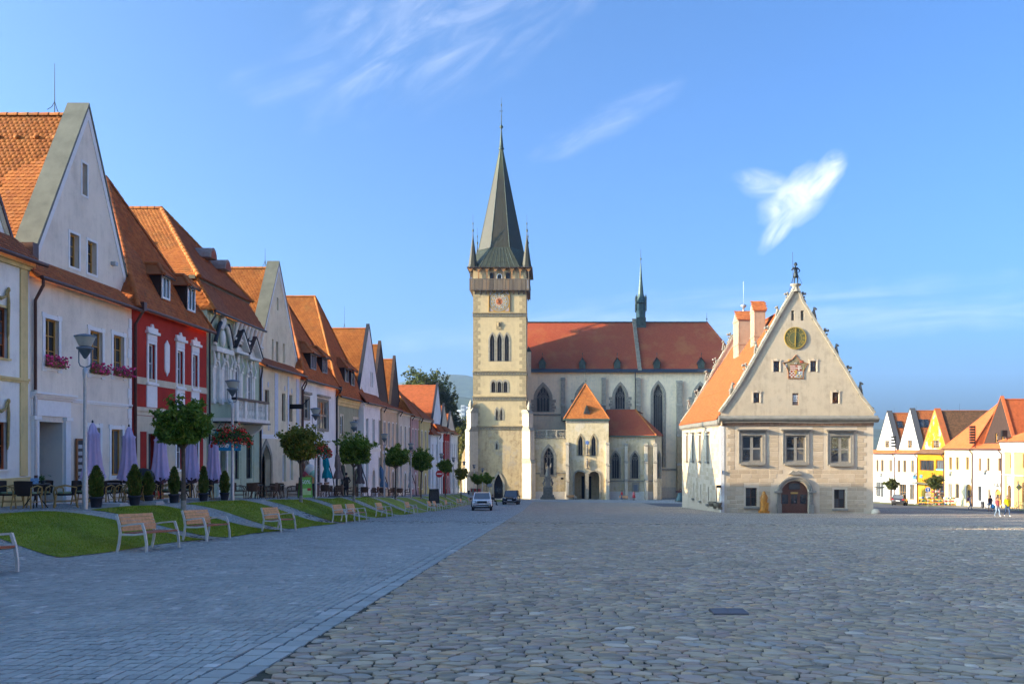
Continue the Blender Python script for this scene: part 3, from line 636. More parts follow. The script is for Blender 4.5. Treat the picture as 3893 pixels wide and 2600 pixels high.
def flowers(parent_label, F, u0, u1, v, n, petals, seed, group, count=110):
    """a window box, overflowing"""
    r = random.Random(seed); t = empty('flower_box', F((u0 + u1) / 2, v, n), 0, parent_label, 'flower box', group); o = t.location
    f = lambda a, b, c: F(a, b, c) - o
    MB(f).prism([(v, n - 0.1), (v + 0.2, n - 0.13), (v + 0.2, n + 0.13), (v, n + 0.1)], u0, u1, 'a').put('trough', plain('clay_trough', (0.22, 0.09, 0.035), 0.7), t)
    lf, fl = MB(f), MB(f)
    for i in range(count * 2):
        a, b, c = r.uniform(u0 - 0.1, u1 + 0.12), v + 0.17 + r.uniform(-0.17, 0.2), n + r.uniform(-0.12, 0.2); s = r.uniform(0.03, 0.06)
        (lf if i % 2 else fl).add([(a + r.uniform(-s, s), b + r.uniform(-s, s), c + r.uniform(-s, s)) for _ in range(4)], [(0, 1, 2), (0, 2, 3), (0, 3, 1)])
    for i in range(count // 2): fl.ell((r.uniform(u0 - 0.1, u1 + 0.12), v + 0.21 + r.uniform(-0.18, 0.2), n + 0.08 + r.uniform(-0.1, 0.2)), r.uniform(0.025, 0.048), 6, 4)
    lf.put('leaves', LEAF, t); fl.put('blossom', petals, t)
LEAF = rand_mat('garden_leaf', [(0, (0.05, 0.12, 0.02)), (0.6, (0.09, 0.18, 0.03)), (1, (0.14, 0.22, 0.04))], 0.6, 3, 0, spec=0.3)
PINK = rand_mat('magenta_petal', [(0, (0.70, 0.03, 0.16)), (1, (0.90, 0.12, 0.32))], 0.7, 3, 0); REDP = rand_mat('scarlet_petal', [(0, (0.60, 0.02, 0.02)), (0.6, (0.80, 0.05, 0.03)), (1, (0.85, 0.22, 0.15))], 0.7, 3, 0)
CREAMW = plaster('cream_white_render', (0.84, 0.735, 0.60), 0.25, (0.55, 0.47, 0.36))
# --- first house, cut by the picture's edge
H = LeftHouse('stucco_house', 'white and pale yellow house with stucco garlands at the left edge of the picture', 0, 112, y0=20.0)
YEL = plaster('pale_yellow_render', (0.74, 0.56, 0.26), 0.3); WHT = plaster('white_render', (0.84, 0.81, 0.74), 0.25, (0.5, 0.48, 0.42))
RW = plain('russet_wood', (0.34, 0.09, 0.025), 0.5)
zE = zat(1010, H.y1) + 0.1
ws = [H.w(-25, 28, 1160, 1355, mat=RW, cols=2, rows=4, surround=(0.08, YEL, 0.03), sill=(0.1, 0.08, YEL)), H.w(-25, 25, 1603, 1785, mat=RW, cols=2, rows=2, surround=(0.08, WHT, 0.03), sill=(0.1, 0.08, WHT))]
H.front(zE, WHT, ws)
for u0, u1 in ((H.W - 0.75, H.W - 0.28),): pilaster(H.h, H.F, u0 + 0.2, u1 + 0.12, H.g1 + 1.0, zE - 0.2, 0.05, YEL, False)
band(H.h, H.F, 0, H.W - 0.1, zat(1460, H.y1), zat(1442, H.y1), 0.09, YEL, 'string_course'); band(H.h, H.F, 0, H.W, H.g1 - 0.4, H.g1 + 0.95, 0.06, YEL, 'plinth', 1); band(H.h, H.F, 0, H.W, zE - 0.3, zE - 0.05, 0.22, YEL)
GOLD = plain('ochre_stucco', (0.42, 0.30, 0.11), 0.8, var=0.25, sc=8)
for sy in (1120, 1540):                                      # hanging garlands
    yc = H.Y(38); u, v = yc - H.y0, zat(sy, yc)
    m = MB(H.F).tube([(u - 1.0, v + .1, .06), (u - .85, v - .15, .08), (u - .6, v - .22, .09), (u - .35, v - .12, .08), (u - .25, v + .1, .06)], [.03, .04, .06, .04, .03], 8)
    m.tube([(u - .2, v + .05, .07), (u - .18, v - .3, .07), (u - .2, v - 1.3, .06), (u - .2, v - 1.45, .04)], [.035, .05, .045, .015], 8); m.ell((u - .2, v + .12, .08), (.07, .09, .05)); m.ell((u - 1.0, v + .3, .06), (.08, .1, .04)); m.put('stucco_garland', GOLD, H.h)
gable_house(H.h, H.F, H.W, zE, zE + 0.85, H.W - 4.9, zE + 9.2, TILE_BROWN, WHT, gr=H.W - 0.12, gl=H.W - 9.7, near=200, rake=plaster('warm_verge', (0.58, 0.5, 0.34), 0.2), coping=True, cop=PIPE, copw=0.3)
gutter(H.h, H.F, 0, H.W + 0.3, zE, 0.38); 
# the row goes on beside and behind the camera
for i, (ya, yb) in enumerate(((6, 20), (-8, 6), (-23, -8), (-38, -23))):
    B = LeftHouse('gabled_house', ('ochre house next along the row, left of the picture', 'white house beside the camera, outside the picture', 'cream house behind the camera, outside the picture', 'last grey house behind the camera, outside the picture')[i], 0, 0, y0=ya, y1=yb); z = 8.2 + B.g0; wm = (YEL, WHT, CREAMW, WHT)[i]
    B.front(z, wm, [dict(u0=1.6 + 3.1 * k, u1=2.7 + 3.1 * k, v0=B.g0 + v, v1=B.g0 + v + 1.8, single=False) for k in range(4) for v in (1.0, 5.0)]); hip_house(B.h, B.F, B.W, z, (B.W / 2, z + 7.6, -3.0), TILE_OLD, D=14, tiles=False)
# --- second: tall cream gable
H2 = H = LeftHouse('gabled_house', 'tall cream gabled house with orange tiles and pink window boxes', 112, 500); zE = 5.75 + EYE
su = (0.15, WHITE, 0.03)
ws = [H.w(*q, 1208, 1392, surround=su, ears=True) for q in ((170, 222),)] + [H.w(341, 388, 1254, 1418, surround=su, ears=True), H.w(430, 470, 1272, 1425, surround=su, ears=True), H.w(338.5, 379, 1625, 1825, cols=1, rows=1, surround=su, ears=True), H.w(422, 464, 1631, 1808, cols=1, rows=1, surround=su, ears=True)]
ws[3]['cols'] = ws[4]['cols'] = 2; ws[3]['rows'] = ws[4]['rows'] = 1
dk = H.w(134, 238, 1601, 1905); dk['v0'] = H.g0 - 0.02
H.front(zE, CREAMW, ws, [], 0.28, [dk])
GREYD = plain('grey_blue_door', (0.30, 0.335, 0.37), 0.7, var=0.06)
MB(H.F).box(dk['u0'], dk['u1'], dk['v0'], dk['v1'], -0.9, -0.85).put('passage_door', GREYD, H.h)
MB(H.F).quad((dk['u1'], dk['v0'], -.28), (dk['u1'], dk['v1'], -.28), (dk['u1'], dk['v1'], -.9), (dk['u1'], dk['v0'], -.9)).put('passage_jamb', CREAMW, H.h)
p = dk['u0'] - 0.14, dk['u1'] + 0.03
for u in (p[0] - .1, p[1] + .02): pilaster(H.h, H.F, u, u + 0.32, H.g0 - 0.1, dk['v1'] + 0.18, 0.1, WHITE)
band(H.h, H.F, p[0] - 0.12, p[1] + 0.42, dk['v1'] + 0.2, dk['v1'] + 0.75, 0.06, WHITE, 'entablature', 1); band(H.h, H.F, p[0] - 0.16, p[1] + 0.55, dk['v1'] + 0.78, dk['v1'] + 1.0, 0.25, WHITE, 'portal_cornice', 3)
band(H.h, H.F, p[1] + 0.56, H.W, zat(1535, 33), zat(1522, 33), 0.06, WHITE, 'string_course')
for i in range(17): MB(H.F).box(H.W - (0.34 if i % 2 else 0.26), H.W - 0.03, H.g1 + 0.5 + i * 0.42, H.g1 + 0.5 + i * 0.42 + 0.40, -0.01, 0.03).put('quoin', WHITE, H.h)
gw = [H.w(*q, n=-0.6, **k) for q, k in (((265, 300, 883, 1010), dict(cols=2, rows=3, surround=(0.1, WHITE, .02))), ((332.5, 366, 913, 1035), dict(cols=2, rows=3, surround=(0.1, WHITE, .02))), ((312, 331, 618, 738), dict(cols=1, rows=1, surround=(0.09, WHITE, .02))))]
for k in gw: k['u0'] += 0; 
gable_house(H.h, H.F, H.W, zE, zE + 0.8, 4.85, 13.35 + EYE, TILE, CREAMW, gl=1.15, gr=H.W + 1.05, near=280, gwins=gw, rake=WHITE, D=14, copw=0.8, skirt_tile=TILE_OLD)
gutter(H.h, H.F, 0, H.W + 0.15, zE, 0.38); downpipe(H.h, H.F, 0.12, H.g0, zE - 0.05, 0.40)
MB(H.F).tube([(0.17, H.g0 - .02, 0.1), (0.17, H.g0 + 1.0, 0.1)], 0.075, 10).put('cast_iron_boot', PIPE, H.h); MB(H.F).tube([(0.17, H.g0 + 1.0, 0.1), (0.17, H.g0 + 3.9, 0.1)], 0.062, 10).put('grey_pipe_section', STEEL, H.h)
MB(H.F).box(.7, 1.05, zE + .75, zE + 1.3, -.75, -.3).put('rain_hopper', PIPE, H.h)
MB(H.F).box(H.W + .5 - 1.05, H.W + .72 - 1.05, zE + 1.75, zE + 1.9, -.6, -.4).put('floodlight', STEEL, H.h)
rd = H.F(4.85, 13.35 + EYE - .25, 0)
rod(H.h, H.F(4.85, 13.35 + EYE - .3, -1.9), 2.0, True)
for i in range(5): MB().ell(H.F(4.85 - .62, 13.35 + EYE - 1.42, -1.5 - i * 0.75), (.14, .12, .09), 8, 5).put('roof_vent', TILE, H.h)
for i, (a, b, c) in enumerate(((170, 222, 1390), (341, 392, 1415), (430, 480, 1425))):
    k = H.w(a, b, c - 30, c); flowers(('pink geranium window box on the cream gabled house, nearest the white stucco house', 'pink geranium window box behind the head of the nearest street lamp', 'pink geranium window box beside the red house')[i], H.F, k['u0'] - .02, k['u1'] + .08, k['v0'] - .02, 0.1, PINK, i, 'pink window boxes on the cream house')
# --- third: red house
H3 = H = LeftHouse('red_house', 'red rendered house with white window frames and two roof dormers', 500, 785); zE = 5.85 + EYE
REDR = plaster('brick_red_render', (0.42, 0.042, 0.03), 0.15); CRM = plaster('cream_render', (0.66, 0.57, 0.42), 0.2)
su = (0.13, WHITE, 0.05)
up = [H.w(562, 588, 1305, 1450, mat=WHITE, cols=2, rows=2, surround=su), H.w(672, 694, 1332, 1467, mat=WHITE, cols=2, rows=2, surround=su), H.w(731, 750, 1348, 1475, mat=WHITE, cols=2, rows=2, surround=su)]
lo = [H.w(669, 692, 1651, 1785, mat=WHITE, cols=2, rows=2, surround=su), H.w(731, 751, 1660, 1785, mat=WHITE, cols=2, rows=2, surround=su)]
dr = H.w(560, 590, 1648, 1850); dr['v0'] = H.g0; dr['mat'] = DARKW; dr['surround'] = (0.1, CRM, 0.05)
H.front(zE, REDR, up + lo, [dr], 0.25)
for k in up:
    c = (k['u0'] + k['u1']) / 2; w = (k['u1'] - k['u0']) / 2
    MB(H.F).box(c - w - .13, c + w + .13, k['v1'] + .14, k['v1'] + .42, 0, .06).box(c - w - .26, c + w + .26, k['v1'] + .43, k['v1'] + .55, 0, .16).box(c - w - .16, c + w + .16, k['v1'] + .56, k['v1'] + .72, 0, .09).prism([(c - .14, k['v1'] + .72), (c + .14, k['v1'] + .72), (c + .06, k['v1'] + .88), (c - .06, k['v1'] + .88)], 0, .08).put('window_pediment', WHITE, H.h)
    MB(H.F).box(c - w - .2, c + w + .2, k['v0'] - .15, k['v0'] - .04, 0, .12).box(c - w - .16, c + w + .16, k['v0'] - 1.12, k['v0'] - .16, 0, .05).put('apron', WHITE, H.h)
k = H.w(620, 646, 1300, 1420); c = (k['u0'] + k['u1']) / 2
MB(H.F).prism([(c - .2, k['v0'] + .1), (c - .1, k['v0'] + .05), (c, k['v0'] - .1), (c + .1, k['v0'] + .05), (c + .2, k['v0'] + .1), (c + .24, k['v0'] + .3), (c + .24, k['v1'] - .1), (c + .12, k['v1']), (c, k['v1'] + .12), (c - .12, k['v1']), (c - .24, k['v1'] - .1), (c - .24, k['v0'] + .3)], 0, .05).put('stucco_panel', WHITE, H.h)
band(H.h, H.F, 0.25, H.W, up[0]['v0'] - .16, up[0]['v0'] + .14, 0.03, CRM, 'string_course', 1); band(H.h, H.F, .25, H.W, up[0]['v0'] - 1.5, up[0]['v0'] - 1.15, 0.12, CRM, 'string_course')
band(H.h, H.F, .25, H.W, up[0]['v0'] - 1.9, up[0]['v0'] - 1.52, 0.03, CRM, 'frieze', 1)
wall('ground_floor_wall', H.F.moved(0, 0, .014), [(.25, H.g0 - .4), (H.W - .02, H.g1 - .4), (H.W - .02, up[0]['v0'] - 1.9), (.25, up[0]['v0'] - 1.9)], [hole(k) for k in lo + [dr]], .02, CRM, H.h)
for a, b in ((.75, dr['u0'] - .14), (dr['u1'] + .14, 3.0), (H.W - 1.1, H.W - .5)): MB(H.F).box(a, b, H.g1 - .3, up[0]['v0'] - 2.2, 0, .03).put('red_panel', REDR, H.h)
A = (4.0, 12.5 + EYE, -3.1); hip_house(H.h, H.F, H.W, zE, A, TILE_OLD, near=280, D=13)
sl3 = lambda v: 0.35 + (A[2] - .35) * (v - zE) / (A[1] - zE)
for (a, b, st, sb) in ((572, 603, 1052, 1139), (667, 696, 1093, 1185)):
    n = sl3(zE + 1.9); y0, y1 = H.Y(a, n + .1), H.Y(b, n + .1); dormer(H.h, H.F, (y0 + y1) / 2 - H.y0, zat(sb, (y0 + y1) / 2), y1 - y0, (sb - st) * (y0 + y1) / 2 / PX, sl3, TILE_OLD, cols=2, peak=0.6)
gutter(H.h, H.F, 0, H.W + .1, zE, .38, PIPE); downpipe(H.h, H.F, 0.1, H.g0, zE + .05, .42, PIPE, 0.065, True)
# --- fourth: green house, stucco and balcony
H4 = H = LeftHouse('green_house', 'pale green house with ornate white stucco, balcony and mansard roof', 787, 985); zE = 7.0 + EYE
GRN = plaster('sage_green_render', (0.46, 0.53, 0.38), 0.2); STU = plain('white_stucco', (0.78, 0.74, 0.66), 0.85, var=0.12, sc=3)
b1 = [dict(H.w(x0, x1, 1372, 1527), shape='round', mat=STU, cols=2, rows=1, pane=plain('pale_shutter', (0.5, 0.48, 0.46), .8)) for x0, x1 in ((812, 829), (845, 862))] + [dict(H.w(x0, x1, st, sb), shape='round', mat=WHITE, cols=2, rows=2) for x0, x1, st, sb in ((888, 905, 1386, 1527), (938, 953, 1408, 1548))]
for k in b1: k['vs'] = k['v1'] - (k['u1'] - k['u0']) / 2; k['surround'] = (0.16, STU, 0.09); k['depth'] = .06
lw = [H.w(893, 909, 1672, 1822, mat=DPIPE, cols=2, rows=2), H.w(937, 958, 1668, 1820, mat=DPIPE, cols=2, rows=2)]
dd = H.w(830, 856, 1700, 1870); dd['v0'] = H.g0; dd['mat'] = BROWNW; dd['surround'] = (.18, STU, .1)
H.front(zE, GRN, b1 + lw, [dd], 0.25)
for i, k in enumerate(b1):
    c, w = (k['u0'] + k['u1']) / 2, (k['u1'] - k['u0']) / 2
    for sgn in ((1,) if i == 1 else (-1, 1)): pilaster(H.h, H.F, c + sgn * (w + .26) - .13, c + sgn * (w + .26) + .13, k['v0'] - .1, k['vs'] + .05, .13, STU); MB(H.F).tube([(c + sgn * (w + .28), k['vs'] + .08, .14), (c + sgn * (w + .36), k['vs'] + .35, .2), (c + sgn * (w + .26), k['vs'] + .6, .15), (c + sgn * (w + .3), k['vs'] + .95, .1)], [.05, .065, .055, .04], 9).put('scroll_console', STU, H.h)
    MB(H.F).ell((c, k['v1'] + .3, .13), (.16, .26, .09), 8, 6).ell((c, k['v1'] + .52, .14), .1, 8, 6).put('keystone_carving', STU, H.h)
for i in (2, 3):
    k = b1[i]; c = (k['u0'] + k['u1']) / 2; z = k['v1'] + .62
    MB(H.F).box(c - 1.0, c + 1.0, z, z + .14, 0, .42).prism([(c - 1.0, z + .14), (c + 1.0, z + .14), (c, z + 1.15)], .0, .1).put('pediment', STU, H.h)
    for sgn in (-1, 1):
        MB(H.F).prism([(c + sgn * 1.05, z + .14), (c, z + 1.15), (c, z + 1.33), (c + sgn * 1.15, z + .2)], 0, .45).put('pediment_raking_cornice', STU, H.h); MB(H.F).prism([(c + sgn * 1.15, z + .21), (c, z + 1.34), (c, z + 1.4), (c + sgn * 1.22, z + .24)], 0, .5).put('pediment_sheet', DPIPE, H.h)
c = (b1[0]['u0'] + b1[1]['u1']) / 2; z = b1[0]['v1'] + .75; hw = b1[1]['u1'] - b1[0]['u0'] - .6
MB(H.F).box(c - hw, c + hw, z - .25, z, 0, .3).put('bay_cornice', STU, H.h)
for sgn in (-1, 1):
    pts = [(c + sgn * hw * (1 - t * .72), z + .05 + 1.2 * math.sin(t * 1.5), .18) for t in (0, .2, .4, .6, .8, 1)]
    MB(H.F).tube(pts, .11, 9).put('broken_pediment', STU, H.h); MB(H.F).tube([(a, b + .16, cc + .05) for a, b, cc in pts[:5]], .12, 6).put('pediment_sheet', DPIPE, H.h)
MB(H.F).ell((c, z + .55, .12), (.24, .5, .16), 9, 7).tube([(c - .15, z + 1.0, .1), (c + .1, z + 1.5, .12), (c, z + 2.0, .1)], [.14, .2, .08], 7).ell((c, z + 1.3, .1), (.3, .35, .1), 8, 6).put('cartouche', STU, H.h)
band(H.h, H.F, 3.3, H.W, zat(1318, 49), zat(1290, 49), .3, STU, 'cornice', 3); 
for i in range(8): u = 3.5 + i * .62; MB(H.F).tube([(u, zE - 1.05, .1), (u + .04, zE - .75, .2), (u, zE - .4, .26), (u, zE - .12, .34)], [.05, .08, .10, .13], 9).put('eaves_console', STU, H.h); MB(H.F).box(u + .14, u + .5, zE - .95, zE - .2, 0, .06).put('frieze_panel', STU, H.h)
for i in range(11):
    z = H.g1 + .6 + i * .38
    if z < zat(1640, 50): MB(H.F).box(H.W - 1.0, H.W - .05, z, z + .35, 0, .03).put('rusticated_block', GRN, H.h); MB(H.F).box(4.9, 5.5, z, z + .35, 0, .03).put('rusticated_block', GRN, H.h)
for i in range(14): MB(H.F).box(.3, .75, zat(1590, 46) + i * .42, zat(1590, 46) + i * .42 + .39, 0, .03).put('rusticated_block', GRN, H.h)
band(H.h, H.F, 3.5, H.W, zat(1622, 50), zat(1606, 50), .12, STU, 'string_course'); band(H.h, H.F, 5.2, H.W, zat(1580, 50), zat(1560, 50), .1, STU, 'string_course')
bal = empty('balcony'); bal.parent = H.h; bu0, bu1, bz = .9, 6.1, zat(1593, 48)
MB(H.F).box(bu0 - .1, bu1 + .1, bz - .18, bz, 0, 1.25).put('balcony_floor', STU, bal); MB(H.F).box(bu0 - .12, bu1 + .12, bz - .26, bz - .185, 0, 1.3).put('balcony_lip', DPIPE, bal); MB(H.F).box(bu0 - .05, bu1 + .05, bz + .95, bz + 1.08, .95, 1.25).put('handrail', DPIPE, bal)
for u in (bu0, 2.2, 4.0, bu1 - .35): MB(H.F).box(u, u + .35, bz, bz + .94, 1.0, 1.2).put('balcony_pier', STU, bal)
def balus(u, n=1.1, H_=.94):
    F = H.F; m = MB(lambda a, b, c: F(u + a, bz + c, n + b)); m.lathe([(.05, 0), (.05, .08), (.03, .12), (.085, .3), (.03, .55), (.055, .62), (.03, .68), (.06, .86), (.06, H_)], n=8); m.put('baluster', STU, bal)
for u in (1.45, 1.65, 1.9, 2.7, 2.95, 3.2, 3.45, 3.7, 4.5, 4.75, 5.0, 5.25, 5.5): balus(u)
for u in (1.3, 5.3): MB(H.F).prism([(bz - .27, 0), (bz - .27, 1.1), (bz - .5, 1.0), (bz - 1.1, .15), (bz - 1.1, 0)], u, u + .35, 'a').put('balcony_bracket', STU, bal)
# mansard: steep lower part, then a hipped upper part
Br = [(0.0, zE - .02, .35), (H.W + .1, zE - .02, .35), (H.W + .1, 8.85 + EYE, -.8), (0.3, 8.85 + EYE, -.8)]
f = roof_face(H.h, [H.F(*q) for q in Br], TILE_BROWN, .2, .17, 160); f.name = 'roof_lower_front'
f = roof_face(H.h, [H.F(0, zE - .02, .35), H.F(0, zE - .02, -13), H.F(.3, 8.85 + EYE, -13), H.F(.3, 8.85 + EYE, -.8)], TILE, .26, .2, 60); f.name = 'roof_lower_side'
A = (5.1, 13.6 + EYE, -4.6); zB = 8.75 + EYE; L, Rr, a_, b_ = H.F(.05, zB, -.45), H.F(H.W + .2, zB, -.45), H.F(*A), H.F(A[0], A[1], -14)
f = roof_face(H.h, [L, Rr, a_], TILE_BROWN, .2, .17, 100); f.name = 'roof_front'
f = roof_face(H.h, [L, H.F(.05, zB, -14), b_, a_], TILE, .2, .17, 300); f.name = 'roof_slope'
f = roof_face(H.h, [Rr, H.F(H.W + .2, zB, -14), b_, a_], TILE, tiles=False); f.name = 'roof_slope'
caps(H.h, a_, b_, TILE, .13, .4); caps(H.h, L, a_, TILE, .13, .36); caps(H.h, H.F(0, zE, .36), H.F(.3, 8.85 + EYE, -.8), TILE, .13, .36); caps(H.h, Rr, a_, TILE, .12, .36)
MB(H.F).box(0, H.W + .15, 8.62 + EYE, 8.8 + EYE, -.95, -.62).put('mansard_fascia', SHEET, H.h)
e = Vector((-1, 0, 0)); sdir = (a_ - H.F(.05, zB, A[2])).normalized(); nn = e.cross(sdir); nn = nn if nn.z > 0 else -nn
skylight(H.h, H.F(.05, zB, -4.4) + sdir * 2.55, e, sdir, nn, 1.15, 1.5)
for (u, v) in ((5.0, 10.7), (6.3, 10.3)):                    # two eyebrow dormers in plaster
    v += EYE; n = -.45 + (A[2] + .45) * (v - zB) / (A[1] - zB); d = empty('eyebrow_dormer'); d.parent = H.h
    lp = [(.5 * math.cos(t) + u, .62 * math.sin(t) + v) for t in (math.pi * i / 8 for i in range(9))]
    MB(H.F).prism(lp, n - 1.1, n + .55).put('dormer_hood', plain('grey_pink_mortar', (.30, .22, .2), .9, var=.2), d); MB(H.F).prism([(u + (a - u) * .72, v + (b - v) * .72 + .03) for a, b in lp], n, n + .57).put('dormer_shutter', plain('brick_shutter', (.33, .09, .05), .8), d)
gutter(H.h, H.F, 0, H.W + .1, zE, .36, DPIPE, .07); downpipe(H.h, H.F, .05, H.g0, zE - .05, .4, DPIPE); downpipe(H.h, H.F, H.W - .02, H.g1, zE - 2.2, .2, DPIPE)
rod(H.h, H.F(5.1, 13.6 + EYE, -7.0), 1.0)
# --- fifth: pale gable
H5 = H = LeftHouse('gabled_house', 'pale cream gabled house with arched stone doorway beside the green house', 988, 1144); zE = 4.95 + EYE
PC = plaster('pale_cream_render', (0.80, 0.68, 0.47), 0.25, (0.5, 0.38, 0.2)); BLU = plain('blue_white_stripe', (.55, .58, .66), .8)
ws = [H.w(1007, 1024, 1480, 1607, mat=BROWNW, cols=1, rows=1), H.w(1072, 1085, 1494, 1600, mat=BROWNW, cols=1, rows=1), H.w(1100, 1112, 1500, 1602, mat=BROWNW, cols=1, rows=1), H.w(1074, 1087, 1727, 1831, mat=WHITE, cols=1, rows=1, pane=plain('blue_grey_panel', (.42, .47, .55), .8)), H.w(1102, 1114, 1727, 1825, mat=WHITE, cols=1, rows=1, pane=plain('blue_grey_panel', (.42, .47, .55), .8))]
dd = H.w(992, 1028, 1690, 1850); dd['v0'] = H.g0 - .1; dd.update(shape='point', vs=dd['v1'] - 1.1, mat=BLACK, surround=(.28, STONE, .06), depth=.5)
H.front(zE, PC, ws, [dd], .35)
for a, b in ((988, 998), (1044, 1056), (1093, 1098), (1126, 1136)):
    k = H.w(a, b, 1450, 1650); MB(H.F).box(k['u0'], k['u1'], zat(1660, 56), zE - .25, -.01, .03).put('painted_strip', BLU, H.h)
for a, st in ((1016, 1461), (1080, 1476), (1106, 1486), (1018, 1625)):
    k = H.w(a, a + 6, st - 9, st + 9); MB(H.F).ell(((k['u0'] + k['u1']) / 2, (k['v0'] + k['v1']) / 2, .01), (.12, .2, .03), 10, 6).put('medallion', BLU, H.h)
band(H.h, H.F, 0, H.W, zat(1668, 56), zat(1652, 56), .07, WHITE, 'string_course'); band(H.h, H.F, 2.4, H.W, H.g1 - .4, H.g1 + .85, .06, STONE, 'plinth', 1)
gw = [H.w(1034, 1040, 1288, 1368, n=-.6, mat=WHITE, cols=1, rows=1), H.w(1050, 1058, 1297, 1372, n=-.6, mat=BROWNW, cols=1, rows=1), H.w(1076, 1083, 1305, 1378, n=-.6, mat=WHITE, cols=1, rows=1, pane=plain('blue_grey_panel', (.42, .47, .55), .8)), H.w(1052, 1059, 1130, 1178, n=-.6, mat=WHITE, cols=1, rows=1)]
gable_house(H.h, H.F, H.W, zE, zE + .62, 5.6, 12.3 + EYE, TILE, PC, gl=1.4, gr=H.W + 1.5, near=160, gwins=gw, rake=WHITE, D=13, skirt_tile=TILE_BROWN)
gutter(H.h, H.F, 0, H.W + .15, zE, .38); downpipe(H.h, H.F, H.W - .1, H.g1, zE - .05, .4); rod(H.h, H.F(5.6, 12 + EYE, -1.5), 1.3, True)
# --- sixth: white, stone windows, hipped
H6 = H = LeftHouse('hipped_house', 'white house with grey stone cross windows and two dormers in its hipped roof', 1144, 1277); zE = 4.75 + EYE
BW = plaster('blue_white_render', (.84, .815, .77), .18)
ws = [H.w(1151, 1174, 1510, 1590, mat=STONE, cols=2, rows=2, bar=.12, fw=.1, surround=(.14, STONE, .06)), H.w(1208, 1246, 1520, 1633, mat=STONE, cols=3, rows=2, bar=.14, fw=.12, surround=(.14, STONE, .06)), H.w(1206, 1219, 1737, 1836, mat=BROWNW), H.w(1233, 1246, 1737, 1834, mat=BROWNW)]
dd = H.w(1150, 1172, 1752, 1870); dd['v0'] = H.g0; dd.update(shape='round', vs=dd['v1'] - .6, mat=BROWNW, surround=(.25, STONE, .06))
H.front(zE, BW, ws, [dd], .22); 
for k in ws[:2]: MB(H.F).box(k['u0'] - .25, k['u1'] + .25, k['v1'] + .25, k['v1'] + .42, 0, .2).put('window_hood', STONE, H.h)
for k in ws[2:]: MB(H.F).box(k['u0'] - .1, k['u1'] + .1, k['v0'] - .15, k['v0'], 0, .1).put('sill', BROWNW, H.h)
band(H.h, H.F, 0, H.W, zat(1590 + 98, 68), zat(1682, 68), .05, BW, 'string_course', 1); band(H.h, H.F, 0, H.W, H.g1 - .5, H.g1 + .75, .07, plain('grey_plinth', (.4, .38, .35), .9), 'plinth', 1)
A = (5.1, 10.9 + EYE, -2.5); hip_house(H.h, H.F, H.W, zE, A, TILE_OLD, near=0, D=13)
sl6 = lambda v: .35 + (A[2] - .35) * (v - zE) / (A[1] - zE)
for (a, b, st, sb) in ((1170, 1190, 1346, 1405), (1215, 1233, 1361, 1419)):
    n = sl6(zE + 1.5); y0, y1 = H.Y(a, n + .1), H.Y(b, n + .1); dormer(H.h, H.F, (y0 + y1) / 2 - H.y0, zat(sb, (y0 + y1) / 2), y1 - y0, (sb - st) * (y0 + y1) / 2 / PX, sl6, TILE_OLD, frame=plain('grey_window_wood', (.3, .29, .28), .7), cols=2, rows=1, peak=.9, over=.3)
gutter(H.h, H.F, 0, H.W + .1, zE, .38, DPIPE); downpipe(H.h, H.F, H.W - .1, H.g1, zE, .4, DPIPE, .08, True); downpipe(H.h, H.F, .15, H.g0, zE - .1, .35)
# --- seventh: olive
H7 = H = LeftHouse('hipped_house', 'olive green house with a very tall hipped tile roof', 1277, 1383); zE = 4.15 + EYE
OLV = plaster('olive_render', (.36, .36, .24), .25)
ws = [H.w(1292, 1303, 1580, 1650, mat=WHITE, cols=1, rows=2, surround=(.16, CRM, .04)), H.w(1342, 1371, 1590, 1640, mat=WHITE, cols=3, rows=2, surround=(.16, CRM, .04))]
dd = H.w(1292, 1312, 1765, 1885); dd['v0'] = H.g0; dd.update(shape='round', vs=dd['v1'] - .8, mat=DARKW, surround=(.2, CRM, .05)); d2 = dict(dd); d2['u0'] += 5.2; d2['u1'] += 5.2; d2['v0'] = H.g1; d2['v1'] -= .5; d2['vs'] -= .5
H.front(zE, OLV, ws, [dd, d2], .22); band(H.h, H.F, 0, H.W, zE - .75, zE - .02, .25, YEL, 'cornice', 3); MB(H.F).box(.05, .75, H.g0 - .5, zE - .8, 0, .06).put('pilaster', CRM, H.h)
A = (5.5, 13.3 + EYE, -3.2); hip_house(H.h, H.F, H.W, zE, A, TILE, near=0, D=13, front_tile=TILE_OLD)
sl7 = lambda v: .35 + (A[2] - .35) * (v - zE) / (A[1] - zE)
for (a, b, st, sb) in ((1313, 1326, 1400, 1453), (1334, 1346, 1411, 1467)):
    n = sl7(zE + 1.4); y0, y1 = H.Y(a, n + .1), H.Y(b, n + .1); dormer(H.h, H.F, (y0 + y1) / 2 - H.y0, zat(sb, (y0 + y1) / 2), y1 - y0, (sb - st) * (y0 + y1) / 2 / PX, sl7, TILE_OLD, frame=plain('grey_window_wood', (.3, .29, .28), .7), cols=1, rows=1, peak=.9, over=.3)
gutter(H.h, H.F, 0, H.W + .1, zE, .38, DPIPE); downpipe(H.h, H.F, H.W - .1, H.g1, zE, .4, DPIPE)
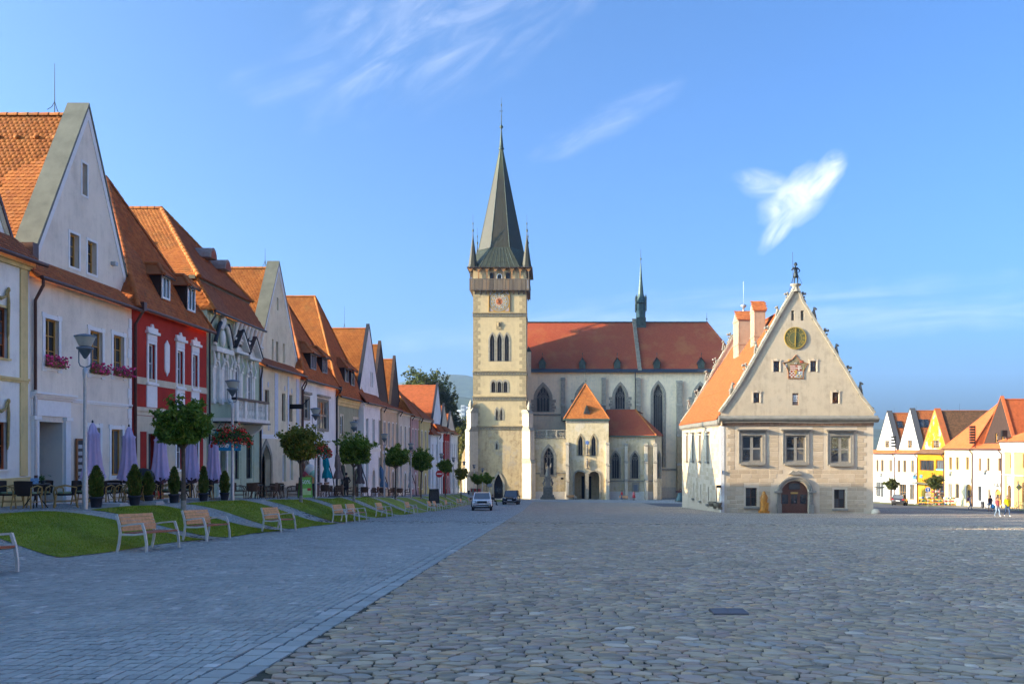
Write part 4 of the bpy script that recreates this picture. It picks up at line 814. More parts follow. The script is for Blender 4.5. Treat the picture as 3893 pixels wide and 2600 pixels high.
# --- the farther houses, plainer
def far_house(label, sx0, sx1, zE, wm, roof, apex, wins, xf, tile=TILE, gm=None, name='gabled_house', gl=0, gr=None, wood=WHITE, cope=DPIPE, side=None, lowdoor=True, wsz=None):
    H = LeftHouse(name, label, sx0, sx1, xf=xf); zE += EYE; Wd = H.W; z0 = (H.g0 + H.g1) / 2; wl = []
    for i in range(wins):
        c = Wd * (i + .5) / wins; w = wsz or min(.95, Wd / wins * .42)
        wl.append(dict(u0=c - w / 2, u1=c + w / 2, v0=z0 + (zE - z0) * .56, v1=z0 + (zE - z0) * .84, mat=wood, cols=2, rows=2, single=False, surround=(.12, STU if wm is not BW else WHITE, .03)))
        if not (lowdoor and i == wins // 2): wl.append(dict(u0=c - w / 2, u1=c + w / 2, v0=z0 + .9, v1=z0 + (zE - z0) * .42, mat=wood, cols=2, rows=1, single=False, surround=(.12, STU, .03)))
    ds = [dict(u0=Wd * (wins // 2 + .5) / wins - .65, u1=Wd * (wins // 2 + .5) / wins + .65, v0=z0 - .3, vs=z0 + 1.9, v1=z0 + 2.6, shape='round', mat=BROWNW, surround=(.18, STU, .04))] if lowdoor else []
    H.front(zE, wm, wl, ds, .22); band(H.h, H.F, 0, Wd, zE - .3, zE - .03, .2, STU, 'cornice'); band(H.h, H.F, 0, Wd, z0 + (zE - z0) * .49, z0 + (zE - z0) * .52, .07, STU, 'string_course', 1)
    if roof == 'gable': gable_house(H.h, H.F, Wd, zE, apex[2], apex[0], apex[1], tile, gm or wm, gl=gl, gr=gr, sb=apex[3], D=13, cop=cope, copw=.25, tw=.24, ce=.2, skirt_tile=TILE_BROWN, gwins=apex[4] if len(apex) > 4 else ())
    else: hip_house(H.h, H.F, Wd, zE, apex, tile, D=13, tw=.24, ce=.2, front_tile=TILE_BROWN)
    gutter(H.h, H.F, 0, Wd + .1, zE, .38, DPIPE); downpipe(H.h, H.F, Wd - .12, H.g1, zE, .4, DPIPE, .07)
    return H
gv = lambda u, v: [dict(u0=u + d, u1=u + d + .5, v0=v, v1=v + 1.5, mat=WHITE, cols=1, rows=1, single=False) for d in (-.65, .15)]
H8 = far_house('narrow white gabled house, the first gable past the olive house', 1383, 1453, 4.05, BW, 'gable', (5.2, 11.9 + EYE, 5.1 + EYE, .6, gv(6.6, 5.9 + EYE)), 3, -17.0, gl=.6, gr=10.4)
rod(H8.h, H8.F(5.2, 11.6 + EYE, -3), 2.2, True)
e = Vector((-1, 0, 0)); a_, b_ = H8.F(.6, 4.9 + EYE, 0), H8.F(5.2, 11.5 + EYE, 0); sd = (b_ - a_).normalized(); nn = e.cross(sd); nn = nn if nn.z > 0 else -nn
skylight(H8.h, H8.F(.6, 4.9 + EYE, -3.1) + sd * 3.4, e, sd, nn, 1.4, 1.6)
PEACH = plaster('peach_render', (.62, .46, .30), .2); CRW = plaster('ivory_render', (.68, .60, .47), .2); YLL = plaster('lemon_render', (.66, .52, .22), .2); PNK = plaster('rose_render', (.5, .3, .27), .2)
BRB = plain('brown_boards', (.045, .024, .016), .7, var=.3, sc=3)
far_house('peach house with arched stucco window heads and a dark boarded gable', 1453, 1515, 3.95, PEACH, 'gable', (6.9, 11.4 + EYE, 4.9 + EYE, 1.5), 4, -16.8, gm=BRB, gl=2.9, gr=11.2, cope=BRB)
far_house('ivory house with three white arched windows between the peach houses', 1515, 1563, 3.8, CRW, 'gable', (6.3, 10.6 + EYE, 4.6 + EYE, 1.5), 3, -16.6, gm=BRB, gl=3.2, gr=9.8, cope=BRB)
far_house('salmon coloured house between the ivory and the lemon house', 1563, 1596, 3.6, PNK, 'hip', (3.6, 8.3 + EYE, -3.4), 3, -16.45, name='hipped_house')
far_house('lemon yellow house with tall white arched windows', 1596, 1637, 3.55, YLL, 'hip', (4.5, 7.6 + EYE, -4), 3, -16.3, name='hipped_house')
far_house('low white house with an orange mansard dormer, past the lemon house', 1637, 1666, 1.6, BW, 'hip', (4.0, 6.6 + EYE, -3.4), 2, -16.1, name='hipped_house', tile=TILE_RED)
far_house('narrow pale blue house under a big orange roof', 1666, 1690, 2.1, BW, 'gable', (3.6, 9.4 + EYE, 3.2 + EYE, .5), 2, -15.9, tile=TILE_RED, gm=BW, gl=-3.0, gr=8.6)
far_house('narrow red house near the end of the left row', 1690, 1714, 2.2, REDR, 'gable', (3.6, 6.6 + EYE, 3.0 + EYE, .5), 3, -15.7, tile=TILE_OLD, gm=CRM)
far_house('white house at the far end of the left row', 1714, 1740, 1.9, WHT, 'gable', (4, 5.6 + EYE, 2.6 + EYE, .5), 3, -15.5, tile=TILE_OLD, gm=CRW)
# ------------------------------------------------------------------ figures in one skin
BONES = dict(pelvis=((0, 0, .95), .135, None), spine=((0, 0, 1.12), .125, 'pelvis'), chest=((0, .005, 1.31), .145, 'spine'), neck=((0, .01, 1.47), .06, 'chest'), head=((0, -.005, 1.58), .085, 'neck'), crown=((0, .01, 1.68), .08, 'head'), nose=((0, -.105, 1.575), .015, 'head'),
    shoulder_l=((.175, .01, 1.41), .062, 'chest'), elbow_l=((.235, .03, 1.13), .046, 'shoulder_l'), wrist_l=((.25, -.04, .88), .03, 'elbow_l'), palm_l=((.25, -.06, .81), .034, 'wrist_l'),
    hip_l=((.095, 0, .88), .1, 'pelvis'), knee_l=((.1, -.02, .49), .062, 'hip_l'), ankle_l=((.1, .03, .09), .042, 'knee_l'), toe_l=((.105, -.13, .035), .036, 'ankle_l'))
for k in list(BONES):
    if k.endswith('_l'): (x, y, z), r, p = BONES[k]; BONES[k[:-2] + '_r'] = ((-x, y, z), r, p[:-2] + '_r' if p.endswith('_l') else p)
def figure(name, mats, seg, pose=None, fat=1.0, parent=None, H=1.75, fingers=True):
    """one continuous body grown over a skeleton; seg(bone) -> index into mats"""
    B = {k: [Vector(p), r, q] for k, (p, r, q) in BONES.items()}
    for k, v in (pose or {}).items(): B[k][0] = Vector(v)
    if fingers:
        for s in 'lr':
            d = (B['palm_' + s][0] - B['wrist_' + s][0]).normalized(); o = d.orthogonal().normalized()
            for i, (off, L) in enumerate(((-.026, .075), (-.009, .088), (.009, .085), (.026, .066))): B[f'finger{i}_{s}'] = [B['palm_' + s][0] + d * L + o * off, .009, 'palm_' + s]
            B['thumb_' + s] = [B['wrist_' + s][0] + d * .07 + Vector((0, -.045, 0)), .01, 'palm_' + s]
    names = list(B); me = bpy.data.meshes.new(name); me.from_pydata([tuple(B[k][0] * (H / 1.75)) for k in names], [(names.index(k), names.index(B[k][2])) for k in names if B[k][2]], [])
    o = bpy.data.objects.new(name, me); COL.objects.link(o); o.modifiers.new('skin', 'SKIN'); o.modifiers.new('smooth', 'SUBSURF').levels = 1
    sv = me.skin_vertices[0].data
    for i, k in enumerate(names): r = B[k][1] * H / 1.75 * (fat if k in ('pelvis', 'spine', 'chest', 'hip_l', 'hip_r') else 1); sv[i].radius = (r, r); sv[i].use_root = k == 'pelvis'
    dg = bpy.context.evaluated_depsgraph_get(); m2 = bpy.data.meshes.new_from_object(o.evaluated_get(dg)); bpy.data.objects.remove(o)
    for m in mats: m2.materials.append(m)
    segs = [(k, B[B[k][2]][0] * (H / 1.75), B[k][0] * (H / 1.75), B[k][1]) for k in names if B[k][2]]
    for f in m2.polygons:
        c = f.center; best = None
        for k, a, b, r in segs:
            ab = b - a; t = max(0, min(1, (c - a).dot(ab) / max(ab.length_squared, 1e-9))); d = (c - a - ab * t).length / (r + .03)
            if best is None or d < best[0]: best = (d, k)
        f.material_index = seg(best[1]); f.use_smooth = True
    m2.name = name
    return put(name, m2, None, parent)
def text(s, F, u, v, size, mat, parent, n=0.02, name='lettering', align='CENTER', rot=0.0, depth=0.008):
    cu = bpy.data.curves.new('t', 'FONT'); cu.body = s; cu.size = size; cu.extrude = depth; cu.align_x = align; cu.align_y = 'CENTER'; cu.resolution_u = 2
    o = bpy.data.objects.new('t', cu); COL.objects.link(o); dg = bpy.context.evaluated_depsgraph_get(); me = bpy.data.meshes.new_from_object(o.evaluated_get(dg)); bpy.data.objects.remove(o); bpy.data.curves.remove(cu)
    ca, sa = math.cos(rot), math.sin(rot)
    for w in me.vertices: x, y, z = w.co; w.co = F(u + x * ca - y * sa, v + x * sa + y * ca, n + z)
    me.name = name; me.materials.clear(); return put(name, me, mat, parent)
class Plane:
    """a wall square to the view axis at distance y: picture positions become metres on it"""
    def __init__(s, y): s.y = y; s.F = Fr((0, y, 0), (1, 0, 0), (0, -1, 0))
    def U(s, sx): return (sx - VX) * s.y / PX
    def V(s, sy): return zat(sy, s.y)
    def w(s, a, b, t, bt, **k): return dict(u0=s.U(a), u1=s.U(b), v0=s.V(bt), v1=s.V(t), **k)
TOWERM = plaster('ochre_church_render', (.52, .40, .22), .3, (.40, .30, .18)); LOWM = plaster('weathered_church_render', (.48, .37, .21), .7, (.25, .17, .09), .75, (.36, .31, .24)); NAVEM = plaster('pale_church_render', (.86, .70, .46), .25, (.45, .40, .32))
CHAPM = plaster('warm_chapel_render', (.64, .51, .30), .45, (.38, .28, .15), .4, (.60, .55, .46)); BUTT = plaster('buttress_stone', (.58, .50, .37), .4, (.38, .32, .24)); QUO = plain('ochre_quoin', (.34, .26, .14), .9, var=.2, sc=2, bmp=.3, bsc=10)
TRAC = plain('tracery_stone', (.20, .18, .15), .9, var=.2); COPPER = plain('weathered_copper', (.055, .075, .062), .55, .35, var=.35, sc=1.5)
def church_tile():
    m, nt, b = nt_of('church_tile'); b.inputs['Roughness'].default_value = .8
    g = nt.nodes.new('ShaderNodeNewGeometry'); mp = nt.nodes.new('ShaderNodeVectorMath'); mp.operation = 'MULTIPLY'; mp.inputs[1].default_value = (5, 0, 6.5); nt.links.new(g.outputs['Position'], mp.inputs[0])
    v = nt.nodes.new('ShaderNodeTexVoronoi'); nt.links.new(mp.outputs[0], v.inputs['Vector']); v.inputs['Scale'].default_value = 1; sp = nt.nodes.new('ShaderNodeSeparateColor'); nt.links.new(v.outputs['Color'], sp.inputs[0])
    c = ramp(nt, sp.outputs[0], [(0, (.30, .05, .014)), (.6, (.37, .065, .018)), (1, (.33, .06, .018))]); c = mixc(nt, mrange(nt, noise(nt, .35, 7, .7), .5, .66, 0, .6), c, (.40, .13, .035))
    nt.links.new(c, b.inputs['Base Color']); bump(nt, b, v.outputs['Distance'], .4, .04); return m
CTILE = church_tile()
def spire_plates():
    m, nt, b = nt_of('spire_plates'); b.inputs['Roughness'].default_value = .6; b.inputs['Metallic'].default_value = .1
    g = nt.nodes.new('ShaderNodeNewGeometry'); mp = nt.nodes.new('ShaderNodeVectorMath'); mp.operation = 'MULTIPLY'; mp.inputs[1].default_value = (1.1, 1.1, .8); nt.links.new(g.outputs['Position'], mp.inputs[0])
    v = nt.nodes.new('ShaderNodeTexVoronoi'); v.distance = 'CHEBYCHEV'; nt.links.new(mp.outputs[0], v.inputs['Vector']); v.inputs['Scale'].default_value = 1; v.inputs['Randomness'].default_value = .35; sp = nt.nodes.new('ShaderNodeSeparateColor'); nt.links.new(v.outputs['Color'], sp.inputs[0])
    c = ramp(nt, sp.outputs[0], [(0, (.026, .022, .012)), (.5, (.036, .029, .015)), (1, (.029, .027, .014))]); c = mixc(nt, mrange(nt, noise(nt, .22, 6, .7), .42, .62, 0, .6), c, (.028, .029, .010))
    sx = nt.nodes.new('ShaderNodeSeparateXYZ'); nt.links.new(g.outputs['Position'], sx.inputs[0]); c = mixc(nt, mrange(nt, sx.outputs[2], 52, 57, 0, .6), c, (.075, .09, .03))
    nt.links.new(c, b.inputs['Base Color']); bump(nt, b, v.outputs['Distance'], .35, .06); return m
SPIRE = spire_plates()
# ------------------------------------------------------------------ the church
CH = empty('church', (-8, 166, gz(-8, 161)), 0, 'big gothic church with square clock tower, tall pointed spire and long red roof', 'church'); CH.location = (0, 0, 0)
PT = Plane(161.0); F = PT.F; U, V = PT.U, PT.V
xl, xr = U(1799), U(2000); zb, ztop = gz(-8, 161) - 1.5, V(1018)
win = []
def lancet(a, b, t, bt, head, **k):
    d = PT.w(a, b, t, bt, shape='point', mat=TRAC, cols=2, rows=1, fw=.12, bar=.1, pane=GLASSB, depth=.45, surround=(.28, STONE, .05)); d['vs'] = d['v1'] - head; d.update(k); return d
win += [lancet(a, b, 1269, 1373, 1.2) for a, b in ((1862, 1880), (1890, 1908), (1918, 1935))]
win += [dict(lancet(a, b, 1450, 1492, .5), shape='round') for a, b in ((1868, 1883), (1891, 1906), (1914, 1929))]
win += [lancet(a, b, 1554, 1597, .7) for a, b in ((1884.5, 1893), (1901.5, 1910))] + [lancet(1885.5, 1891.5, 1682, 1708, .4, cols=1)]
dr = PT.w(1878, 1912, 1801, 1892, shape='point', mat=BLACK, surround=(.42, STONE, .12), depth=.5); dr['vs'] = dr['v1'] - 2.2; dr['v0'] = gz(-9, 161) - .1
zm = V(1626)
wall('tower_wall', F, [(xl, zm), (xr, zm), (xr, ztop), (xl, ztop)], [hole(k) for k in win[:-1]], .45, TOWERM, CH)
wall('tower_base_wall', F, [(xl + .25, zb), (xr - .2, zb), (xr - .2, zm), (xl + .25, zm)], [hole(win[-1]), hole(dr)], .45, LOWM, CH)
for k in win: window(CH, F, **k)
door(CH, F, **dr)
MB().quad((xl, 161, zb), (xl, 171, zb), (xl, 171, ztop), (xl, 161, ztop)).quad((xr, 161, zb), (xr, 171, zb), (xr, 171, ztop), (xr, 161, ztop)).quad((xl, 171, zb), (xr, 171, zb), (xr, 171, ztop), (xl, 171, ztop)).put('tower_side_wall', TOWERM, CH)
for i in range(37):                                           # quoins, long and short
    z1 = V(1104 + i * 14.1); z0 = V(1104 + (i + 1) * 14.1) + .03
    if any(abs((z0 + z1) / 2 - V(s)) < .45 for s in (1196, 1418, 1514)): continue
    w = 1.25 if i % 2 else .72
    for u in ((xl, xl + w), (xr - w, xr)): MB(F).box(u[0] - (.03 if u[0] == xl else 0), u[1] + (.03 if u[1] == xr else 0), z0, z1, -.5, .03).put('quoin', QUO, CH)
for i in range(14):
    z1 = V(1640 + i * 17); z0 = z1 - .8; w = 1.1 if i % 2 else .7
for sy in (1196, 1418, 1514, 1626):                           # arched friezes
    z = V(sy); a, b = xl - .12, xr + .12
    m = MB(F).box(a, b, z + .2, z + .42, -10.1, .28).box(a, b, z - .42, z - .32, -10.05, .1); n = 19
    m.put('frieze_moulding', QUO, CH); m = MB(F)
    for i in range(n):
        c = a + (b - a) * (i + .5) / n; m.ring(arch(c - .17, c + .17, z - .3, z - .05, z + .12, True, 3), arch(c - .255, c + .255, z - .31, z - .05, z + .2, True, 3), 0, .16)
    m.put('frieze_arches', STONE, CH, kind='stuff')
k = PT.w(1886, 1906, 1223, 1252); MB(F).box(k['u0'], k['u1'], k['v0'], k['v1'], -.01, .12).ell(((k['u0'] + k['u1']) / 2, (k['v0'] + k['v1']) / 2 + .15, .16), (.26, .4, .14), 8, 6).ell(((k['u0'] + k['u1']) / 2, k['v1'] - .3, .2), .17, 7, 5).put('relief_figure', QUO, CH)
# clock
ck = empty('clock'); ck.parent = CH; k = PT.w(1860, 1936, 1108, 1186); cu, cv = (k['u0'] + k['u1']) / 2 + .0, (k['v0'] + k['v1']) / 2; hs = (k['u1'] - k['u0']) / 2
OCH = plain('ochre_dial_panel', (.36, .19, .02), .7); DGR = plain('grey_dial_ring', (.25, .235, .19), .8); DWH = plain('white_dial', (.46, .42, .34), .8); ORG = plain('orange_sun', (.50, .15, .04), .7); NUM = plain('numeral_black', (.02, .025, .04), .7)
MB(F).box(cu - hs, cu + hs, cv - hs, cv + hs, -.02, .1).put('dial_panel', OCH, ck); MB(F).ring(rect(cu - hs, cu + hs, cv - hs, cv + hs), rect(cu - hs - .12, cu + hs + .12, cv - hs - .12, cv + hs + .12), -.02, .2).put('dial_frame', OCH, ck)
circ = lambda r, n=40, c=(cu, cv): [(c[0] + r * math.cos(2 * math.pi * i / n), c[1] + r * math.sin(2 * math.pi * i / n)) for i in range(n)]
MB(F).ring(circ(hs * .84), circ(hs * .97), .1, .13).put('dial_ring', DGR, ck); MB(F).prism(circ(hs * .46), .1, .13).put('dial_center', DWH, ck)
st = [(cu + r * math.cos(a), cv + r * math.sin(a)) for i in range(48) for r, a in ((hs * (.43 if i % 2 else .29), math.pi * 2 * i / 48),)]; MB(F).prism(st, .13, .142).put('sun_rays', ORG, ck)
for i, t in enumerate('XII I II III IIII V VI VII VIII IX X XI'.split()):
    a = math.pi / 2 - math.pi * 2 * i / 12; c = (cu + hs * .65 * math.cos(a), cv + hs * .65 * math.sin(a)); d = MB(F).prism(circ(hs * .15, 16, c), .1, .14).put('numeral_disc', DWH, ck); text(t, F, c[0], c[1], .44 if len(t) < 4 else .36, NUM, ck, .15, 'numeral', rot=a - math.pi / 2)
for sx in (-1, 1):
    for sy in (-1, 1): q = (cu + sx * hs * .96, cv + sy * hs * .96); MB(F).prism([q, (q[0] - sx * hs * .42, q[1]), (q[0], q[1] - sy * hs * .42)], .1, .118).put('corner_ornament', plain('grey_rose_ornament', (.36, .29, .27), .8), ck)
for a, r in ((R(45), hs * .62), (R(118), hs * .5), (R(-62), hs * .6)):
    d, p = Vector((math.cos(a), math.sin(a))), Vector((-math.sin(a), math.cos(a))) * .05
    MB(F).prism([(cu - d.x * .5 + p.x, cv - d.y * .5 + p.y), (cu - d.x * .5 - p.x, cv - d.y * .5 - p.y), (cu + d.x * r, cv + d.y * r)], .17, .2).put('hand', BLACK, ck)
# gallery under the spire
ga = empty('gallery'); ga.parent = CH; OLDW = rand_mat('grey_weathered_board', [(0, (.09, .07, .055)), (.5, (.15, .115, .085)), (.85, (.20, .155, .11)), (1, (.26, .15, .075))], .85, 4, .3, 30)
RUST = plain('orange_timber', (.33, .15, .05), .8, var=.4, sc=3)
gl_, gr_ = U(1787), U(2012); ov = .75; zr, zf = V(1065), V(1102); ze = V(1019)
MB().box(gl_, gr_, 161 - ov, 171 + ov, zf, zf + .15).put('gallery_floor', OLDW, ga)
for side in range(4):
    n = 44; 
    for i in range(n):
        t = (i + .5) / n; w = .11
        if side == 0: a = (gl_ + (gr_ - gl_) * t - w, gl_ + (gr_ - gl_) * t + w, 161 - ov - .05, 161 - ov)
        elif side == 1 and i % 2 == 0: a = (gr_, gr_ + .05, 161 - ov + (10 + 2 * ov) * t - w, 161 - ov + (10 + 2 * ov) * t + w)
        elif side == 2 and i % 2 == 0: a = (gl_ - .05, gl_, 161 - ov + (10 + 2 * ov) * t - w, 161 - ov + (10 + 2 * ov) * t + w)
        elif side == 3 and i % 3 == 0: a = (gl_ + (gr_ - gl_) * t - w, gl_ + (gr_ - gl_) * t + w, 171 + ov, 171 + ov + .05)
        else: continue
        MB().box(*a, zf - .25 + (i % 3) * .05, zr).put('gallery_board', OLDW, ga)
MB().box(gl_ - .1, gr_ + .1, 161 - ov - .1, 161 - ov + .06, zr, zr + .12).box(gl_ - .1, gl_ + .06, 161 - ov, 171 + ov, zr, zr + .12).box(gr_ - .06, gr_ + .1, 161 - ov, 171 + ov, zr, zr + .12).put('gallery_rail', OLDW, ga)
for i in range(8):
    x = gl_ + .12 + (gr_ - gl_ - .24) * i / 7
    MB().box(x - .1, x + .1, 161 - ov, 161 - ov + .2, zr, ze).put('gallery_post', OLDW if i in (0, 3, 4, 7) else RUST, ga)
    MB().add([(x - .12, 161 - ov - .02, ze - .75), (x + .12, 161 - ov - .02, ze - .75), (x + .62, 161 - ov - .02, ze - .05), (x - .62, 161 - ov - .02, ze - .05), (x - .12, 161 - ov + .18, ze - .75), (x + .12, 161 - ov + .18, ze - .75), (x + .62, 161 - ov + .18, ze - .05), (x - .62, 161 - ov + .18, ze - .05)], [(0, 1, 2, 3), (4, 5, 6, 7), (1, 2, 6, 5), (0, 3, 7, 4)]).put('gallery_bracket', RUST, ga)
    if i in (0, 7):
        for y in (164, 167, 171.5): MB().box(x - .1, x + .1, y, y + .2, zr, ze).put('gallery_post', OLDW, ga)
for i in range(10): x = xl + .4 + (xr - xl - .8) * i / 9; MB(F).prism([(zf - .02, 0), (zf - .02, ov), (zf - .2, ov), (zf - .9, 0)], x - .12, x + .12, 'a').put('gallery_strut', OLDW, ga)
for a, b, c in ((1863, 1876, BROWNW), (1924, 1938, BROWNW)): MB(F).box(U(a), U(b), zr, V(1039), .0, .06).put('gallery_window', GLASSB, ga); MB(F).ring(rect(U(a), U(b), zr, V(1039)), rect(U(a) - .08, U(b) + .08, zr, V(1039) + .1), 0, .1).put('window_frame', c, ga)
lp = arch(U(1892), U(1906), zr, V(1050), V(1043), False); MB(F).prism(lp, 0, .04).put('gallery_door', BLACK, ga); MB(F).ring(lp, arch(U(1892) - .15, U(1906) + .15, zr, V(1050), V(1043) + .15, False), 0, .1).put('door_frame', WHITE, ga)
# spire
cx, cy = (xl + xr) / 2 + .05, 166.0; he, z0, z1, za = 5.95, ze, zat(951, 164), zat(534, 166)
sq = lambda h, z: [(cx - h, cy - h, z), (cx + h, cy - h, z), (cx + h, cy + h, z), (cx - h, cy + h, z)]
MB().add(sq(he + .1, z0 - .12) + sq(he + .1, z0), [(0, 1, 2, 3), (4, 5, 6, 7), (0, 1, 5, 4), (1, 2, 6, 5), (2, 3, 7, 6), (3, 0, 4, 7)]).put('spire_eaves', DARKW, CH)
oc = lambda r, z: [(cx + r * math.cos(R(22.5 + 45 * i)), cy + r * math.sin(R(22.5 + 45 * i)), z) for i in range(8)]
r1 = 4.25 / math.cos(R(22.5)); b8 = [(cx + he * sx_, cy + he * sy_, z0) for sx_, sy_ in ((1, .62), (.62, 1), (-.62, 1), (-1, .62), (-1, -.62), (-.62, -1), (.62, -1), (1, -.62))]
mid = oc(r1, z1)
MB().add(b8 + mid, [(i, (i + 1) % 8, 8 + (i + 1) % 8, 8 + i) for i in range(8)]).quad(*sq(he, z0 + .02)).put('spire_skirt', plain('green_sheet_skirt', (.05, .053, .032), .5, .3, var=.3, sc=1.2), CH)
for i in range(8):                                            # standing seams
    for k in range(9):
        t = k / 8; p = Vector(b8[i]).lerp(Vector(b8[(i + 1) % 8]), t); q = Vector(mid[i]).lerp(Vector(mid[(i + 1) % 8]), t); MB().tube([p, q], .045, 4).put('standing_seam', COPPER, CH)
zt = za - 1.8; top = oc(.34, zt)
MB().add(mid + top, [(i, (i + 1) % 8, 8 + (i + 1) % 8, 8 + i) for i in range(8)]).put('spire', SPIRE, CH)
for i in range(8): MB().tube([mid[i], top[i]], [.07, .04], 5).put('spire_hip', COPPER, CH)
MB().lathe([(.5, 0), (.55, .25), (.42, .4), (.36, 1.0), (.14, 3.2), (.1, 3.9), (.34, 4.25), (.34, 4.45), (.1, 4.75), (.06, 6.2), (.12, 6.4), (.05, 6.6), (.04, 8.2), (.13, 8.5), (.03, 8.9), (.02, 10.0)], (cx, cy, zt), 10).box(cx - .35, cx + .35, cy - .03, cy + .03, zt + 7.3, zt + 7.4).put('spire_finial', COPPER, CH)
for sx_ in (-1, 1):
    for sy_ in (-1, 1):
        x, y = cx + sx_ * (he - .95), cy + sy_ * (he - .95); zz = z0; m = MB().lathe([(1.05, 0), (.88, .5), (.78, 1.1), (.12, 5.6), (.05, 6.6)], (x, y, zz), 8, False, R(22.5)); m.put('corner_turret', SPIRE, CH)
        MB().lathe([(.05, 6.5), (.2, 7.0), (.06, 7.2), (.05, 8.0), (.13, 8.2), (.03, 8.5), (.02, 9.9)], (x, y, zz), 8).put('turret_finial', COPPER, CH)
# buttresses at the tower's front corners, set diagonally
def diag_buttress(x, y, sx_, w, steps, mat):
    d = Vector((sx_, -1, 0)).normalized(); p = Vector((d.y, -d.x, 0)); fr = lambda a, b, c: Vector((x, y, 0)) + p * a + d * c + Vector((0, 0, b))
    o = empty('buttress'); o.parent = CH
    for (z_a, z_b, L) in steps:
        MB(fr).box(-w / 2, w / 2, z_a, z_b, -.6, L).put('buttress_stage', mat, o)
        MB(fr).prism([(z_b, -.6), (z_b, L + .08), (z_b + .15, L + .08), (z_b + .9, L - .5), (z_b + .9, -.6)], -w / 2 - .05, w / 2 + .05, 'a').put('weathering', STONE, o)
    z_b, L = steps[-1][1] + .2, steps[-1][2]
    MB(fr).box(-.28, .28, z_b, z_b + 1.1, L - .75, L - .2).add([(-.35, z_b + 1.1, L - .8), (.35, z_b + 1.1, L - .8), (.35, z_b + 1.1, L - .12), (-.35, z_b + 1.1, L - .12), (0, z_b + 2.4, L - .45)], [(0, 1, 4), (1, 2, 4), (2, 3, 4), (3, 0, 4)]).put('pinnacle', STONE, o)
diag_buttress(xr - .05, 161.1, 1, 1.15, [(zb, V(1760), 2.0), (V(1760), V(1640), 1.7), (V(1640), V(1575), 1.35)], BUTT)
diag_buttress(xl + .2, 161.1, -1, 1.15, [(zb, V(1810), 2.3), (V(1810), V(1640), 1.7), (V(1640), V(1570), 1.35)], BUTT)
o = MB(Fr((0, 166, 0), (1, 0, 0), (0, -1, 0))).prism([(U(1735), zb), (xl + .1, zb), (xl + .1, V(1500)), (xl - .5, V(1540)), (U(1765), V(1640)), (U(1765), V(1690)), (U(1748), V(1730))], -.8, .8).put('side_buttress', LOWM, CH)
# nave
PN = Plane(170.0); FN = PN.F; UN, VN = PN.U, PN.V; nx0, nx1 = xr - .3, 38.5; ne = VN(1412)
nw = []
def nlan(a, b, t, bt, head, cols=4):
    d = PN.w(a, b, t, bt, shape='point', mat=TRAC, cols=cols, rows=1, fw=.16, bar=.13, pane=GLASSB, depth=.5, surround=(.55, STONE, .06)); d['vs'] = d['v1'] - head; return d
nw = [nlan(2039, 2090, 1466, 1566, 2.4), nlan(2194, 2244, 1466, 1566, 2.4), nlan(2338, 2378, 1464, 1556, 2.2), nlan(2484, 2521, 1459, 1776, 2.1), nlan(2641, 2684, 1463, 1556, 2.2), nlan(2800, 2842, 1460, 1770, 2.2)]
nw = [k for k in nw if k['u1'] < nx1]
wall('nave_wall', FN, [(nx0, zb), (nx1, zb), (nx1, ne), (nx0, ne)], [hole(k) for k in nw], .5, NAVEM, CH)
def tracery(w, k, Fx, n_=-.42):
    c, hw = (k['u0'] + k['u1']) / 2, (k['u1'] - k['u0']) / 2; m = MB(Fx)
    cols = k['cols']; s = 2 * hw / cols
    for i in range(cols):
        a = k['u0'] + s * i; pts = [(a + s * t, k['vs'] - .35 + s * .85 * (1 - abs(2 * t - 1) ** 1.7), n_) for t in (0, .25, .5, .75, 1)]; m.tube(pts, .055, 5)
    for (x, z, r) in ((c, k['vs'] + s * 1.25, s * .5), (c - hw * .42, k['vs'] + s * .55, s * .36), (c + hw * .42, k['vs'] + s * .55, s * .36)):
        m.tube([(x + r * math.cos(t), z + r * math.sin(t), n_) for t in (i * math.pi / 5 for i in range(11))], .05, 5, False)
    for sg in (-1, 1): m.tube([(c + sg * hw * .98, k['vs'] - .2, n_), (c + sg * hw * .55, k['vs'] + s * .8, n_), (c, k['vs'] + s * .35, n_)], .05, 5)
    m.put('tracery', TRAC, w)
for k in nw: window(CH, FN, **k, fill=lambda w, k=k: tracery(w, k, FN))
for k in nw:
    if k['v1'] - k['v0'] < 12:
        for sg in (0, 1):
            for j in range(4): u = (k['u0'] - .95 - .25 * (j % 2), k['u0'] - .5) if sg == 0 else (k['u1'] + .5, k['u1'] + .95 + .25 * (j % 2)); MB(FN).box(u[0], u[1], k['v0'] + j * .62, k['v0'] + j * .62 + .56, -.01, .04).put('quoin', STONE, CH)
MB().quad((nx1, 170, zb), (nx1, 186, zb), (nx1, 186, ne), (nx1, 170, ne)).quad((nx0, 186, zb), (nx1, 186, zb), (nx1, 186, ne), (nx0, 186, ne)).put('nave_back_wall', NAVEM, CH)
band(CH, FN, nx0, nx1 + .3, ne - .35, ne, .35, YEL, 'nave_cornice', 2)
ry, rz = 178.0, zat(1226, 178); ra, rb = xr - .8, (2687 - VX) * 178 / PX
f = roof_face(CH, [(nx0 - .2, 169.5, ne), (nx1 + .5, 169.5, ne), (rb, ry, rz), (ra, ry, rz)], CTILE, tiles=False); f.name = 'nave_roof'
f = roof_face(CH, [(nx1 + .5, 169.5, ne), (nx1 + .5, 186.5, ne), (rb, ry, rz)], CTILE, tiles=False); f.name = 'nave_roof_hip'
f = roof_face(CH, [(nx0 - .2, 186.5, ne), (nx1 + .5, 186.5, ne), (rb, ry, rz), (ra, ry, rz)], CTILE, tiles=False); f.name = 'nave_roof_back'
MB().quad((ra, 169.7, ne), (ra, 186.4, ne), (ra, ry, rz)).put('nave_gable', NAVEM, CH)
